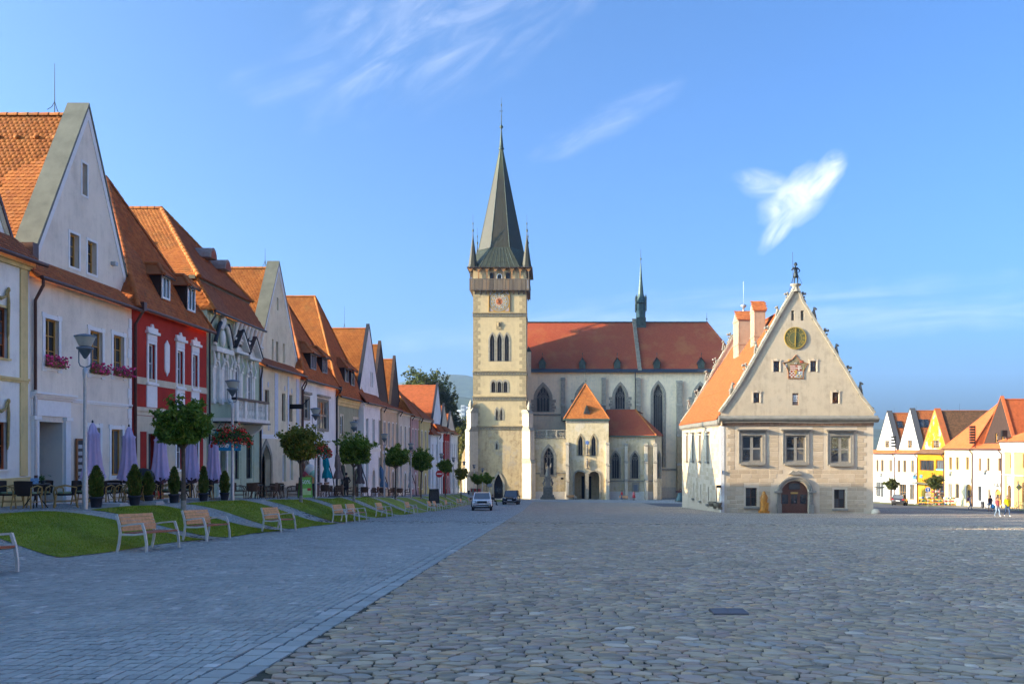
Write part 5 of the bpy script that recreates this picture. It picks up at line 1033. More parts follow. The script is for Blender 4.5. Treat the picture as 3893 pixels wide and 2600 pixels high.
caps(CH, (ra, ry, rz), (rb, ry, rz), COPPER, .2, 1.5); caps(CH, (rb, ry, rz), (nx1 + .5, 169.5, ne), CTILE, .2, 1.2)
MB(FN).prism([(ne - .25, .45), (ne - .25, .9), (ne + .1, .9), (ne + .45, .62), (ne + .45, .45)], nx0, nx1 + .6, 'a').put('lead_gutter', plain('lead_gutter', (.04, .055, .075), .35, .4), CH)
sl = lambda z: 169.5 + (z - ne) / (rz - ne) * (ry - 169.5)
for sx in (2062, 2213, 2345, 2495, 2663):
    z = ne + .55; x = (sx - VX) * 170.5 / PX; d = empty('roof_dormer'); d.parent = CH; y0 = sl(z) - .35; m = MB()
    m.add([(x - .62, y0, z), (x + .62, y0, z), (x + .62, y0, z + 1.1), (x, y0, z + 2.0), (x - .62, y0, z + 1.1), (x, sl(z + 2.0) + .1, z + 2.0), (x - .62, sl(z + 1.1), z + 1.1), (x + .62, sl(z + 1.1), z + 1.1)], [(0, 1, 2, 3, 4), (0, 4, 6), (1, 2, 7)]).put('dormer_front', COPPER, d)
    MB().quad((x - .8, y0 - .15, z + .95), (x, y0 - .15, z + 2.2), (x, sl(z + 2.2) + .1, z + 2.2), (x - .8, sl(z + .95), z + .95)).quad((x + .8, y0 - .15, z + .95), (x, y0 - .15, z + 2.2), (x, sl(z + 2.2) + .1, z + 2.2), (x + .8, sl(z + .95), z + .95)).put('dormer_hood', plain('dark_lead', (.035, .045, .06), .4, .4), d); MB().lathe([(.04, 0), (.03, .6), (.1, .7), (.02, .95)], (x, y0 - .1, z + 2.15), 6).put('dormer_finial', COPPER, d)
# stepped fire wall and the little ridge spire
for i in range(13):
    t = i / 12; z = ne + (rz - ne) * t; x = (2432 - 22 * t - VX) * (169.5 + 8.5 * t) / PX; MB().box(x - .35, x + .35, sl(z) - .35, sl(z) + .45, z - .3, z + .75).put('fire_wall_step', STONE, CH)
x, y = (2436 - VX) * 178 / PX, 178.0; zz = zat(1250, 178)
MB().box(x - .95, x + .95, y - .95, y + .95, zz - 2, zz + 2.2).put('ridge_turret_base', COPPER, CH); MB().lathe([(1.0, 2.2), (1.0, 5.0), (1.25, 5.2), (.62, 7.0), (.3, 10.2), (.08, 13.4)], (x, y, zz), 8, False, R(22.5)).put('ridge_turret', plain('verdigris', (.045, .085, .085), .5, .3, var=.3, sc=2), CH)
MB().lathe([(.06, 13.2), (.05, 14), (.22, 14.3), (.05, 14.6), (.03, 16.3)], (x, y, zz), 8).put('turret_finial', COPPER, CH)
for sx_ in (-1, 1):
    for sy_ in (-1, 1): MB().lathe([(.16, 3.5), (.16, 6), (.2, 6.1), (.02, 7.0)], (x + sx_ * .95, y + sy_ * .95, zz), 6).put('turret_pinnacle', COPPER, CH)
MB().lathe([(.06, 0), (.05, .5), (.18, .7), (.04, .9), (.02, 2.0)], (rb, ry, rz), 6).put('ridge_finial', COPPER, CH)
for a, b, t in ((2132, 2148, 1436), (2287, 2302, 1436), (2418, 2434, 1436), (2571, 2592, 1447), (2735, 2756, 1447)):
    z1 = VN(t); w = UN(b) - UN(a); o = empty('buttress'); o.parent = CH
    low = zb if a > 2500 else VN(1600)
    for (q0, q1, L) in ((low, VN(1770), 1.5), (VN(1770), VN(1660), 1.25), (VN(1660), VN(1545), 1.0), (VN(1545), z1 - .5, .7)):
        if q1 < low: continue
        MB(FN).box(UN(a), UN(b), max(q0, low), q1, -.1, L).put('buttress_stage', QUO if a > 2500 and q1 < VN(1650) else STONE, o); MB(FN).prism([(q1, 0), (q1, L + .08), (q1 + .12, L + .08), (q1 + .5, L - .25), (q1 + .5, 0)], UN(a) - .04, UN(b) + .04, 'a').put('weathering', STONE, o)
band(CH, FN, 21, nx1, VN(1788), VN(1781), .25, STONE, 'string_course', 1); MB(FN).box(22.2, 25.5, zb, VN(1852), 0, .5).put('plinth', BUTT, CH)
MB(FN).box(UN(2003), UN(2019), VN(1640), VN(1340), -.5, 1.2).put('stair_turret', NAVEM, CH); MB(FN).prism([(UN(2001), VN(1340)), (UN(2021), VN(1340)), (UN(2010), VN(1318))], -.6, 1.3).put('stair_turret_roof', COPPER, CH)
band(CH, FN, nx0, UN(2135), VN(1579), VN(1573), .2, STONE, 'string_course', 1)
# low chapel with balustrade
c0, c1 = U(2003), U(2153); zc = V(1662); pl = V(1868)
dC = lancet(2066, 2106, 1699, 1806, 2.0, cols=3, fw=.16, bar=.13, surround=(.5, STONE, .06))
wall('chapel_wall', F, [(c0, zb), (c1, zb), (c1, zc), (c0, zc)], [hole(dC)], .5, CHAPM, CH); window(CH, F, **dC, fill=lambda w: tracery(w, dC, F))
MB().quad((c0, 161, zc), (c1, 161, zc), (c1, 170, zc), (c0, 170, zc)).put('chapel_roof', plain('lead_gutter', (.04, .055, .075), .35, .4), CH)
band(CH, F, c0, c1 + .2, zc - .25, zc, .22, STONE, 'string_course'); bl = empty('balustrade'); bl.parent = CH; zt_ = V(1634)
MB(F).box(c0 - .1, c1 + .3, zt_ - .14, zt_, -.15, .2).put('balustrade_rail', STONE, bl); n = 4
for i in range(n + 1): x = c0 + (c1 - c0) * i / n; MB(F).box(x - .13, x + .13, zc, zt_ - .14, -.12, .17).put('balustrade_pier', STONE, bl)
for i in range(n * 3): x = c0 + (c1 - c0) * (i + .5) / (n * 3); r = .27; MB(F).tube([(x + r * math.cos(t), (zc + zt_) / 2 - .07 + r * math.sin(t), .03) for t in (j * math.pi / 4 for j in range(9))], .06, 5, False).tube([(x - .25, zc, .03), (x, (zc + zt_) / 2, .03), (x + .25, zc, .03)], .05, 5).put('pierced_panel', STONE, bl)
MB(F).box(c0, U(2054), V(1802), V(1796), 0, .2).box(U(2052), U(2056), V(1812), V(1800), 0, .2).box(U(2052), U(2116), V(1812), V(1807), 0, .22).box(U(2114), U(2118), V(1812), V(1796), 0, .2).box(U(2116), c1, V(1800), V(1796), 0, .2).put('string_course', STONE, CH)
MB(F).box(c0, c1, zb, pl, -.01, .18).put('plinth', plain('pale_plinth', (.62, .58, .5), .9), CH)
for i in range(9): w = .85 if i % 2 else .5; MB(F).box(c0 + .1, c0 + .1 + w, V(1858 - i * 17), V(1858 - (i + 1) * 17) - .04, -.01, .03).put('quoin', QUO, CH)
MB(F).box(U(2132), U(2142), V(1822), V(1815), -.01, .03).put('vent', BLACK, CH)
# porch with steep tiled cap
PP = Plane(159.6); FP = PP.F; p0, p1 = PP.U(2152), PP.U(2314); pz = PP.V(1598)
pw = [dict(lancet(0, 1, 0, 1, 1), **PP.w(a, b, 1655, 1732)) for a, b in ((2198, 2216), (2248, 2265))]
for k in pw: k.update(vs=k['v1'] - 1.2, cols=2, surround=(.3, QUO, .06))
pd = [PP.w(a, b, 1791, 1892, shape='round') for a, b in ((2184, 2225), (2238, 2279))]
for k in pd: k['vs'] = k['v1'] - 1.0; k['v0'] = gz(5, 159) - .1
wall('porch_wall', FP, [(p0, zb), (p1, zb), (p1, pz), (p0, pz)], [hole(k) for k in pw] + [hole(k) for k in pd], .7, CHAPM, CH)
for k in pw: window(CH, FP, **k)
for k in pd: MB(FP).ring(hole(k), arch(k['u0'] - .3, k['u1'] + .3, k['v0'], k['vs'], k['v1'] + .3, False), -.02, .12).put('portal_arch', STONE, CH)
MB().box(p0 + .3, p1 - .3, 163.5, 163.6, zb, zb + 8).put('porch_back_wall', CHAPM, CH); MB().box(PP.U(2214), PP.U(2226), 163.4, 163.46, zb, PP.V(1812)).put('church_door', BLACK, CH); MB().box(PP.U(2236), PP.U(2252), 163.4, 163.46, zb, PP.V(1812)).put('church_door', BLACK, CH)
MB().box(p0, p0 + .4, 160.35, 163.6, zb, pz).box(p1 - .4, p1, 160.35, 163.6, zb, pz).box(p0, p1, 160.35, 163.6, V(1785), V(1783)).put('porch_inner_wall', CHAPM, CH)
MB().quad((p0, 159.6, zb), (p0, 168, zb), (p0, 168, pz), (p0, 159.6, pz)).quad((p1, 159.6, zb), (p1, 168, zb), (p1, 168, pz), (p1, 159.6, pz)).put('porch_side_wall', CHAPM, CH)
for a, b in ((2151, 2162), (2303, 2315)):
    o = empty('buttress'); o.parent = CH
    for (q0, q1, L) in ((zb, PP.V(1830), 1.1), (PP.V(1830), PP.V(1770), .9), (PP.V(1770), PP.V(1690), .7)): MB(FP).box(PP.U(a), PP.U(b), q0, q1, -.1, L).put('buttress_stage', BUTT, o); MB(FP).prism([(q1, 0), (q1, L + .08), (q1 + .1, L + .08), (q1 + .45, L - .2), (q1 + .45, 0)], PP.U(a) - .04, PP.U(b) + .04, 'a').put('weathering', STONE, o)
pcx, pcy = PP.U(2230), 163.6; pe, ap = PP.V(1592), zat(1459, 163.6); hw = (p1 - p0) / 2 + .25; B4 = [(pcx - hw, pcy - 4.25, pe), (pcx + hw, pcy - 4.25, pe), (pcx + hw, pcy + 4.25, pe), (pcx - hw, pcy + 4.25, pe)]
for i in range(4): f = roof_face(CH, [B4[i], B4[(i + 1) % 4], (pcx, pcy, ap)], TILE, tw=.26, ce=.24, tiles=i in (0, 1, 3), seed=i); f.name = 'porch_roof'
for i in range(4): caps(CH, B4[i], (pcx, pcy, ap), TILE, .14, .9)
MB().box(pcx - hw - .1, pcx + hw + .1, pcy - 4.35, pcy + 4.35, pe - .25, pe - .02).put('porch_gutter', plain('green_gutter', (.07, .11, .08), .5), CH); band(CH, FP, p0, p1, pz - .45, pz - .1, .12, STONE, 'porch_cornice')
MB().lathe([(.1, -.2), (.05, .3), (.14, .5), (.03, .8), (.02, 2.6)], (pcx, pcy, ap), 7).put('porch_finial', COPPER, CH)
zq = pe + .9; yq = pcy - 4.25 * (1 - (zq - pe) / (ap - pe)) - .15; MB().add([(pcx - .6, yq, zq), (pcx + .6, yq, zq), (pcx, yq, zq + 1.7), (pcx, yq + 1.3, zq + 1.7)], [(0, 1, 2), (0, 2, 3), (1, 2, 3)]).put('porch_dormer', COPPER, CH); MB().add([(pcx - .38, yq - .03, zq + .08), (pcx + .38, yq - .03, zq + .08), (pcx, yq - .03, zq + 1.2)], [(0, 1, 2)]).put('porch_dormer_louvre', DARKW, CH)
uc = PP.U(2232); o = empty('portal_figure_group'); o.parent = CH
MB(FP).box(uc - .28, uc + .28, zb, PP.V(1800), -.3, .35).put('portal_pillar', STONE, CH); MB(FP).prism([(uc + .3 * math.cos(t), PP.V(1682) + .38 * math.sin(t)) for t in (i * math.pi / 6 for i in range(12))], 0, .06).put('blue_medallion', plain('blue_medallion', (.10, .17, .38), .7), o)
STA = plain('carved_figure_stone', (.20, .175, .14), .9, var=.25, sc=6, bmp=.4, bsc=20)
for zc_ in (PP.V(1722), PP.V(1772)): MB(FP).ell((uc, zc_ + .5, .28), (.26, .75, .2), 8, 7).ell((uc, zc_ + 1.35, .3), .17, 7, 5).ell((uc, zc_ - .35, .25), (.3, .18, .22), 8, 5).put('portal_figure', STA, o)
# east chapel
e0, e1 = p1, U(2492); ez = V(1655); ew = [dict(lancet(a, b, 1718, 1820, 1.3), cols=3, bar=.1) for a, b in ((2327, 2356), (2402, 2430))]; PE = Plane(161.6); FE = PE.F
wall('east_chapel_wall', FE, [(e0, zb), (e1, zb), (e1, ez), (e0, ez)], [hole(k) for k in ew], .5, CHAPM, CH)
for k in ew: window(CH, FE, **k, fill=lambda w, k=k: tracery(w, k, FE))
FE2 = Fr((e1, 161.6, 0), Vector((.62, .78, 0)).normalized(), Vector((.78, -.62, 0)).normalized()); k2 = dict(ew[0]); wd = 2.4; k2.update(u0=.75, u1=1.95)
wall('east_chapel_end_wall', FE2, [(0, zb), (wd, zb), (wd, ez), (0, ez)], [hole(k2)], .5, CHAPM, CH); window(CH, FE2, **k2); q = FE2(wd, 0, 0)
MB().quad((q.x, q.y, zb), (q.x, 170, zb), (q.x, 170, ez), (q.x, q.y, ez)).put('east_chapel_side_wall', CHAPM, CH)
er, e_y = zat(1556, 166), 166.0; xa = (2415 - VX) * 166 / PX
f = roof_face(CH, [(e0, 161.2, ez), (e1 + .2, 161.2, ez), (xa, e_y, er), (e0, e_y, er)], CTILE, tiles=False); f.name = 'east_chapel_roof'
f = roof_face(CH, [(e1 + .2, 161.2, ez), (q.x + .4, q.y - .1, ez), (xa, e_y, er)], CTILE, tiles=False); f.name = 'east_chapel_roof'; f = roof_face(CH, [(q.x + .4, q.y - .1, ez), (q.x + .4, 170, ez), (xa, e_y, er)], CTILE, tiles=False); f.name = 'east_chapel_roof'
f = roof_face(CH, [(e0, 170, er - .6), (xa + 2, 170, er - .6), (xa, e_y, er), (e0, e_y, er)], CTILE, tiles=False); f.name = 'east_chapel_roof'
caps(CH, (e1 + .2, 161.2, ez), (xa, e_y, er), TILE, .15, .9); MB(FE).box(e0, e1 + .3, ez - .25, ez - .02, -.1, .5).put('chapel_gutter', plain('green_gutter', (.07, .11, .08), .5), CH)
band(CH, FE, e0, e1, V(1831), V(1826), .18, STONE, 'string_course', 1); MB(FE).box(e0, e1, zb, pl, -.01, .15).put('plinth', plain('pale_plinth', (.62, .58, .5), .9), CH)
for a, b in ((2374, 2386), (2450, 2462), (2484, 2497)):
    o = empty('buttress'); o.parent = CH
    for (q0, q1, L) in ((zb, V(1830), 1.15), (V(1830), V(1760), .95), (V(1760), V(1695), .7)): MB(FE).box(U(a), U(b), q0, q1, -.1, L).put('buttress_stage', BUTT, o); MB(FE).prism([(q1, 0), (q1, L + .08), (q1 + .1, L + .08), (q1 + .45, L - .2), (q1 + .45, 0)], U(a) - .04, U(b) + .04, 'a').put('weathering', STONE, o)
k = PE.w(2408, 2424, 1842, 1866); MB(FE).box(k['u0'], k['u1'], k['v0'], k['v1'], 0, .1).put('memorial_plaque', plain('slate_plaque', (.13, .15, .18), .5), CH); MB(FE).ring(rect(k['u0'], k['u1'], k['v0'], k['v1']), rect(k['u0'] - .25, k['u1'] + .25, k['v0'] - .2, k['v1'] + .45), 0, .2).put('memorial_frame', STONE, CH)
MB(F).tube([(U(2003), V(1680), .25), (U(2003), V(1700), .25), (U(2006), V(1712), .3), (U(2006), zb, .3)], .09, 7).put('downpipe', DPIPE, CH); MB(FN).tube([(UN(2414), ne, .6), (UN(2414), VN(1560), .6)], .1, 6).put('downpipe', DPIPE, CH)
# ------------------------------------------------------------------ the town hall
THP = Plane(79.0); F = THP.F; U, V = THP.U, THP.V
TH = empty('town_hall', (0, 0, 0), 0, 'free-standing stone town hall with steep statue-lined gable and orange roof', 'town hall')
ASH = plaster('beige_ashlar_mortar', (.58, .475, .345), .25, (.42, .35, .27)); GABM = plaster('aged_gable_render', (.48, .39, .275), .28, (.27, .22, .16), .3, (.42, .36, .28))
BLK = rand_mat('beige_stone_block', [(0, (.46, .355, .24)), (.4, (.50, .39, .265)), (.75, (.54, .425, .295)), (1, (.56, .45, .32))], .92, 3, .8, 9, .15, .15)
tx0, tx1 = U(2741), U(3320); zc = V(1592); zb0, zb1 = gz(tx0, 79) - 1, gz(tx1, 79) - 1
GST = plain('grey_window_stone', (.24, .22, .185), .85, var=.15, sc=4)
tw_ = [THP.w(a, b, t, bt, mat=GST, cols=2, rows=2, fw=.14, bar=.17, depth=.16) for a, b, t, bt in ((2820, 2897, 1655, 1755), (2987, 3063, 1655, 1755), (3157, 3232, 1657, 1759))]
lw_ = [THP.w(2835, 2878, 1854, 1924, mat=BROWNW, cols=2, rows=2, depth=.3), THP.w(3171, 3214, 1860, 1931, mat=BROWNW, cols=2, rows=2, depth=.3)]
dr = THP.w(2970, 3074, 1827, 1954, shape='round'); dr['vs'] = dr['v1'] - 1.15; dr['v0'] = gz(22.5, 79) - .05
wall('front_wall', F, [(tx0, zb0), (tx1, zb1), (tx1, zc), (tx0, zc)], [hole(k) for k in tw_ + lw_ + [dr]], .3, ASH, TH)
for k in tw_:
    w = window(TH, F, **k); u0, u1, v0, v1 = k['u0'], k['u1'], k['v0'], k['v1']; o = empty('stone_window_frame'); o.parent = TH
    MB(F).ring(rect(u0, u1, v0, v1), rect(u0 - .22, u1 + .22, v0 - .12, v1 + .25), -.05, .07).ring(rect(u0 - .22, u1 + .22, v0 - .12, v1 + .25), rect(u0 - .3, u1 + .3, v0 - .2, v1 + .33), -.05, .11).put('architrave', GST, o)
    MB(F).box(u0 - .5, u1 + .5, v1 + .5, v1 + .58, 0, .42).box(u0 - .4, u1 + .4, v1 + .4, v1 + .5, 0, .32).box(u0 - .3, u1 + .3, v1 + .33, v1 + .4, 0, .2).put('hood', GST, o); MB(F).box(u0 - .15, u1 + .15, v0 - .3, v0 - .16, 0, .28).put('sill', GST, o)
    MB(F).ring(rect(u0 - .3, u1 + .3, v0 - .3, v1 + .6), rect(u0 - .62, u1 + .62, v0 - .45, v1 + .7), -.01, .006).put('smooth_margin', ASH, o)
for k in lw_:
    window(TH, F, **k); u0, u1, v0, v1 = k['u0'], k['u1'], k['v0'], k['v1']; g = MB(F)
    for i in range(1, 7): g.tube([(u0 + (u1 - u0) * i / 7, v0, -.1), (u0 + (u1 - u0) * i / 7, v1, -.1)], .012, 4)
    for i in range(1, 9): g.tube([(u0, v0 + (v1 - v0) * i / 9, -.1), (u1, v0 + (v1 - v0) * i / 9, -.1)], .012, 4)
    g.put('window_grille', IRON, TH, kind='stuff'); MB(F).box(u0 - .2, u1 + .2, v0 - .22, v0 - .04, 0, .2).put('sill', GST, TH)
DOORW = plain('carved_brown_door', (.11, .045, .03), .45, var=.3, sc=9)
door(TH, F, **{**dr, 'mat': DOORW, 'depth': .26, 'leaves': 3}); c = (dr['u0'] + dr['u1']) / 2; hw = (dr['u1'] - dr['u0']) / 2
dp = empty('door_portal'); dp.parent = TH
for s in (-1, 1):
    MB(F).box(c + s * (hw + .22) - .2, c + s * (hw + .22) + .2, dr['v0'], dr['v0'] + .9, -.02, .28).put('portal_pedestal', GST, dp)
    for i in range(3): MB(F).tube([(c + s * (hw + .1 + i * .12), dr['v0'] + .9, .1), (c + s * (hw + .1 + i * .12), dr['vs'] + .05, .1)], .055, 7).put('portal_colonnette', GST, dp)
    MB(F).box(c + s * (hw + .3) - .32, c + s * (hw + .3) + .32, dr['vs'] + .05, dr['vs'] + .25, 0, .3).put('portal_capital', GST, dp)
og = lambda d: [(c + (hw + d) * math.cos(t), dr['vs'] + .1 + (1.15 + d) * math.sin(t)) for t in (math.pi * i / 14 for i in range(15))]
for d0, d1, n in ((.0, .2, .14), (.2, .36, .24)):
    a, b = og(d0), og(d1); m = MB(F)
    for i in range(14): m.prism([a[i], a[i + 1], b[i + 1], b[i]], -.02, n)
    m.put('portal_arch_moulding', GST, dp)
a, b = og(.36), og(.85); m = MB(F)
for i in range(14): m.prism([a[i], a[i + 1], b[i + 1], b[i]], -.02, .008)
m.box(c - hw - .95, c - hw - .42, dr['v0'], dr['vs'] + .1, -.02, .008).box(c + hw + .42, c + hw + .95, dr['v0'], dr['vs'] + .1, -.02, .008).put('smooth_margin', ASH, dp)
MB(F).prism([(c - .62, dr['v1'] + .62), (c - .15, dr['v1'] + .55), (c + .15, dr['v1'] + .55), (c + .62, dr['v1'] + .62), (c + .25, dr['v1'] + .95), (c, dr['v1'] + .8), (c - .25, dr['v1'] + .95)], 0, .3).put('portal_crest', GST, dp)
MB(F).box(c - .5, c + .5, dr['vs'] + .35, dr['vs'] + .9, -.27, -.2).put('fanlight', GLASS, dp); MB(F).box(c - .33, c + .33, dr['vs'] - .05, dr['vs'] + .1, -.27, -.19).put('brass_plate', plain('brass', (.45, .33, .12), .35, .8), dp)
# ashlar: every block a piece of its own
ex = [(k['u0'] - .62, k['u1'] + .62, k['v0'] - .45, k['v1'] + .7) for k in tw_] + [(k['u0'] - .16, k['u1'] + .16, k['v0'] - .24, k['v1'] + .1) for k in lw_]
def exdoor(z): 
    t = (z - dr['vs'] - .1) / 2.0
    return [] if t > 1 else [(c - (hw + .95) * math.sqrt(max(0, 1 - max(0, t) ** 2)) - .05, c + (hw + .95) * math.sqrt(max(0, 1 - max(0, t) ** 2)) + .05)]
rb = random.Random(5); nblk = 0
def block(Fx, u0, u1, v0, v1, d, parent, mat, mb=None):
    g = .012; i = .03; P = [(u0 + g, v0 + g, 0), (u1 - g, v0 + g, 0), (u1 - g, v1 - g, 0), (u0 + g, v1 - g, 0)]; Q = [(u0 + g + i, v0 + g + i, d), (u1 - g - i, v0 + g + i, d), (u1 - g - i, v1 - g - i, d), (u0 + g + i, v1 - g - i, d)]
    m = (mb or MB(Fx)).add(P + Q, [(4, 5, 6, 7), (0, 1, 5, 4), (1, 2, 6, 5), (2, 3, 7, 6), (3, 0, 4, 7)])
    if mb is None: m.put('stone_block', mat, parent)
z = zb1 + 1.15; row = 0; rest = MB(F)
while z < zc - .5:
    h = rb.choice((.36, .39, .42)); ends = .85 if row % 2 else 1.1; spans = [(tx0 + (.55 if row % 2 else .8), tx1 - (.6 if row % 2 else .85))]
    cut = [(a, b) for a, b, q0, q1 in ex if q0 < z + h and q1 > z] + exdoor(z + .1)
    for a, b in sorted(cut):
        new = []
        for s0, s1 in spans:
            if b <= s0 or a >= s1: new.append((s0, s1)); continue
            if a - s0 > .25: new.append((s0, a))
            if s1 - b > .25: new.append((b, s1))
        spans = new
    for s0, s1 in spans:
        u = s0
        while u < s1 - .01:
            w = rb.uniform(.62, 1.1); w = s1 - u if s1 - u - w < .4 else w
            if nblk < 300: block(F, u, u + w, z, z + h, rb.uniform(.008, .022), TH, BLK)
            else: block(F, u, u + w, z, z + h, rb.uniform(.008, .022), TH, BLK, rest)
            nblk += 1; u += w
    z += h; row += 1
if rest.v: rest.put('stone_courses', BLK, TH, kind='stuff')
# left flank
FS = Fr((tx0, 101.7, 0), (0, -1, 0), (-1, 0, 0)); yS = lambda s: 101.7 - tx0 * PX / (s - VX)
sw = []
for s0, t, bt in ((2609, 1657, 1750), (2632, 1657, 1750), (2658, 1656, 1751), (2688, 1655, 1753)):
    y = tx0 * PX / (s0 + 4 - VX); u = 101.7 - y; sw.append(dict(u0=u - .55, u1=u + .55, v0=zat(bt, y), v1=zat(t, y), mat=GST, cols=2, rows=2, fw=.12, bar=.14, depth=.3, surround=(.16, GST, .05)))
for s0, t, bt in ((2638, 1836, 1893), (2664, 1842, 1902), (2693, 1850, 1915), (2724, 1853, 1915)):
    y = tx0 * PX / (s0 - VX); u = 101.7 - y; sw.append(dict(u0=u - .22, u1=u + .22, v0=zat(bt, y), v1=zat(t, y), mat=GST, cols=1, rows=1, depth=.35))
wall('side_wall', FS, [(0, gz(tx0, 101.7) - 1), (22.7, zb0), (22.7, zc), (0, zc)], [hole(k) for k in sw], .35, ASH, TH)
for k in sw:
    window(TH, FS, **k); u0, u1, v0, v1 = k['u0'], k['u1'], k['v0'], k['v1']; m = MB(FS).box(u0 - .15, u1 + .15, v0 - .2, v0 - .02, 0, .25)
    if u1 - u0 > .8: m.box(u0 - .3, u1 + .3, v1 + .28, v1 + .4, 0, .3)
    m.put('sill', GST, TH)
m = MB(FS); z = zb0 + 1.3; row = 0
while z < zc - .6:
    h = .4; u = .3 + (row % 2) * .4
    while u < 22.2:
        w = rb.uniform(.7, 1.2); g = FS(u, 0, 0).y
        if z > gz(tx0, g) + .3 and not any(k['u0'] - .3 < u + w and k['u1'] + .3 > u and k['v0'] - .3 < z + h and k['v1'] + .45 > z for k in sw) and rb.random() < .75: block(FS, u, u + w, z, z + h, rb.uniform(.006, .014), TH, BLK, m)
        u += w
    z += h; row += 1
m.put('stone_courses', BLK, TH, kind='stuff')
MB().quad((tx0, 101.7, zb0 - 2), (tx1, 101.7, zb0 - 2), (tx1, 101.7, zc), (tx0, 101.7, zc)).quad((tx1, 79, zb1), (tx1, 101.7, zb0 - 2), (tx1, 101.7, zc), (tx1, 79, zc)).put('rear_wall', ASH, TH)
CORN = plain('grey_cornice_sheet', (.23, .22, .19), .6, .2, var=.2, sc=2)
MB(F).prism([(zc - .32, .0), (zc - .32, .18), (zc - .1, .45), (zc + .05, .5), (zc + .12, .3), (zc + .3, 0)], tx0 - .25, tx1 + .4, 'a').put('cornice', CORN, TH); MB(F).box(tx0 - .02, tx1 + .02, zc - .62, zc - .325, -.05, .1).put('cornice_frieze', plain('reddish_frieze', (.26, .15, .09), .9, var=.3, sc=4), TH)
MB(F).tube([(tx0 - .3, zc - .35, .3), (tx0 + 4, zc - .3, .33), (tx0 + 9, zc - .38, .33), (tx1, zc - .33, .3)], .035, 5).put('festoon_cable', GST, TH)
MB(FS).box(0, 22.7, zc - .45, zc - .05, 0, .35).put('side_cornice', CORN, TH)
for i in range(40): MB(FS).box(.3 + i * .56, .5 + i * .56, zc - .62, zc - .45, 0, .28).put('dentil', GST, TH)
MB(F).box(tx0 - .03, tx0 + .3, zb0, zc - .65, -.3, .03).put('corner_strip', plain('white_corner_render', (.7, .67, .62), .9), TH)
# gables: front and rear, ogee-flared verge
q6 = lambda x, y: (2700 + x * .3954, 980 + y * .3954)
outl = [q6(*p) for p in ((100, 1482), (200, 1345), (300, 1190), (410, 1000), (520, 805), (620, 630), (700, 490), (765, 385), (805, 318), (825, 270), (845, 318), (885, 420), (950, 520), (1030, 650), (1130, 805), (1240, 985), (1340, 1150), (1440, 1320), (1575, 1495))]
ol = [(U(a), V(b)) for a, b in outl]; gb = (ol[0][0], zc + .2), (ol[-1][0], zc + .2)
gw = [THP.w(q6(a, 0)[0], q6(b, 0)[0], q6(0, t)[1], q6(0, bt)[1], mat=BROWNW, cols=2, rows=2, depth=.25, fw=.08) for a, b, t, bt in ((607, 667, 992, 1095), (962, 1021, 990, 1095), (415, 476, 1295, 1392), (1174, 1236, 1292, 1400))]
g2 = [THP.w(q6(a, 0)[0], q6(b, 0)[0], q6(0, t)[1], q6(0, bt)[1], mat=GST, cols=1, rows=1, depth=.3, pane=plain('grey_louvre', (.24, .22, .18), .9)) for a, b, t, bt in ((779, 808, 508, 603), (870, 902, 508, 603))] + [THP.w(q6(790, 0)[0], q6(850, 0)[0], q6(0, 1302)[1], q6(0, 1416)[1], mat=BROWNW, cols=1, rows=1, depth=.12, pane=plain('painted_shutter', (.2, .15, .12), .8))]
gfr = wall('gable', F, [gb[0]] + [gb[1]] + ol[::-1], [hole(k) for k in gw + g2], .3, GABM, TH)
for k in gw + g2: window(gfr, F, **k)
for k in gw: 
    cc, w = (k['u0'] + k['u1']) / 2, (k['u1'] - k['u0']) / 2; z = k['v1']; MB(F).prism([(cc - w - .15, z), (cc + w + .15, z), (cc + w + .15, z + .12), (cc + w * .7, z + .02), (cc + w * .35, z + .1), (cc, z + .22), (cc - w * .35, z + .1), (cc - w * .7, z + .02), (cc - w - .15, z + .12)], 0, .07).put('curved_lintel', ASH, gfr); MB(F).box(cc + w, cc + w + .12, k['v0'], z, 0, .05).box(cc - w - .12, cc - w, k['v0'], z, 0, .05).put('window_jamb', ASH, gfr)
k = g2[2]; cc = (k['u0'] + k['u1']) / 2
for i in range(4): MB(F).box(cc - .36, cc + .36, k['v0'] + .35 + i * .16, k['v0'] + .42 + i * .16, -.12, -.1).put('shutter_stripe', WHITE, gfr)
VERGE = plain('verge_stone', (.34, .30, .23), .9, var=.25, sc=3, bmp=.4, bsc=12)
def verge(y, ol, parent, cols=True):
    fr = Fr((0, y, 0), (1, 0, 0), (0, -1, 0)); m = MB(fr)
    for i in range(len(ol) - 1):
        a, b = Vector(ol[i]), Vector(ol[i + 1]); d = (b - a).normalized(); p = Vector((-d.y, d.x)); p = p if p.y > 0 else -p; m.prism([tuple(a - p * .06), tuple(b - p * .06), tuple(b + p * .16), tuple(a + p * .16)], -.55, .16)
    m.put('verge_coping', VERGE, parent)
verge(79.0, ol, TH)
rear = [(x, z - .3) for x, z in ol]; MB(Fr((0, 101.7, 0), (1, 0, 0), (0, -1, 0))).prism([(gb[0][0], zc)] + [(gb[1][0], zc)] + rear[::-1], -.3, .1).put('rear_gable', GABM, TH); verge(101.7, rear, TH)
STF = plain('weathered_figure_stone', (.22, .20, .165), .95, var=.3, sc=7, bmp=.5, bsc=20)
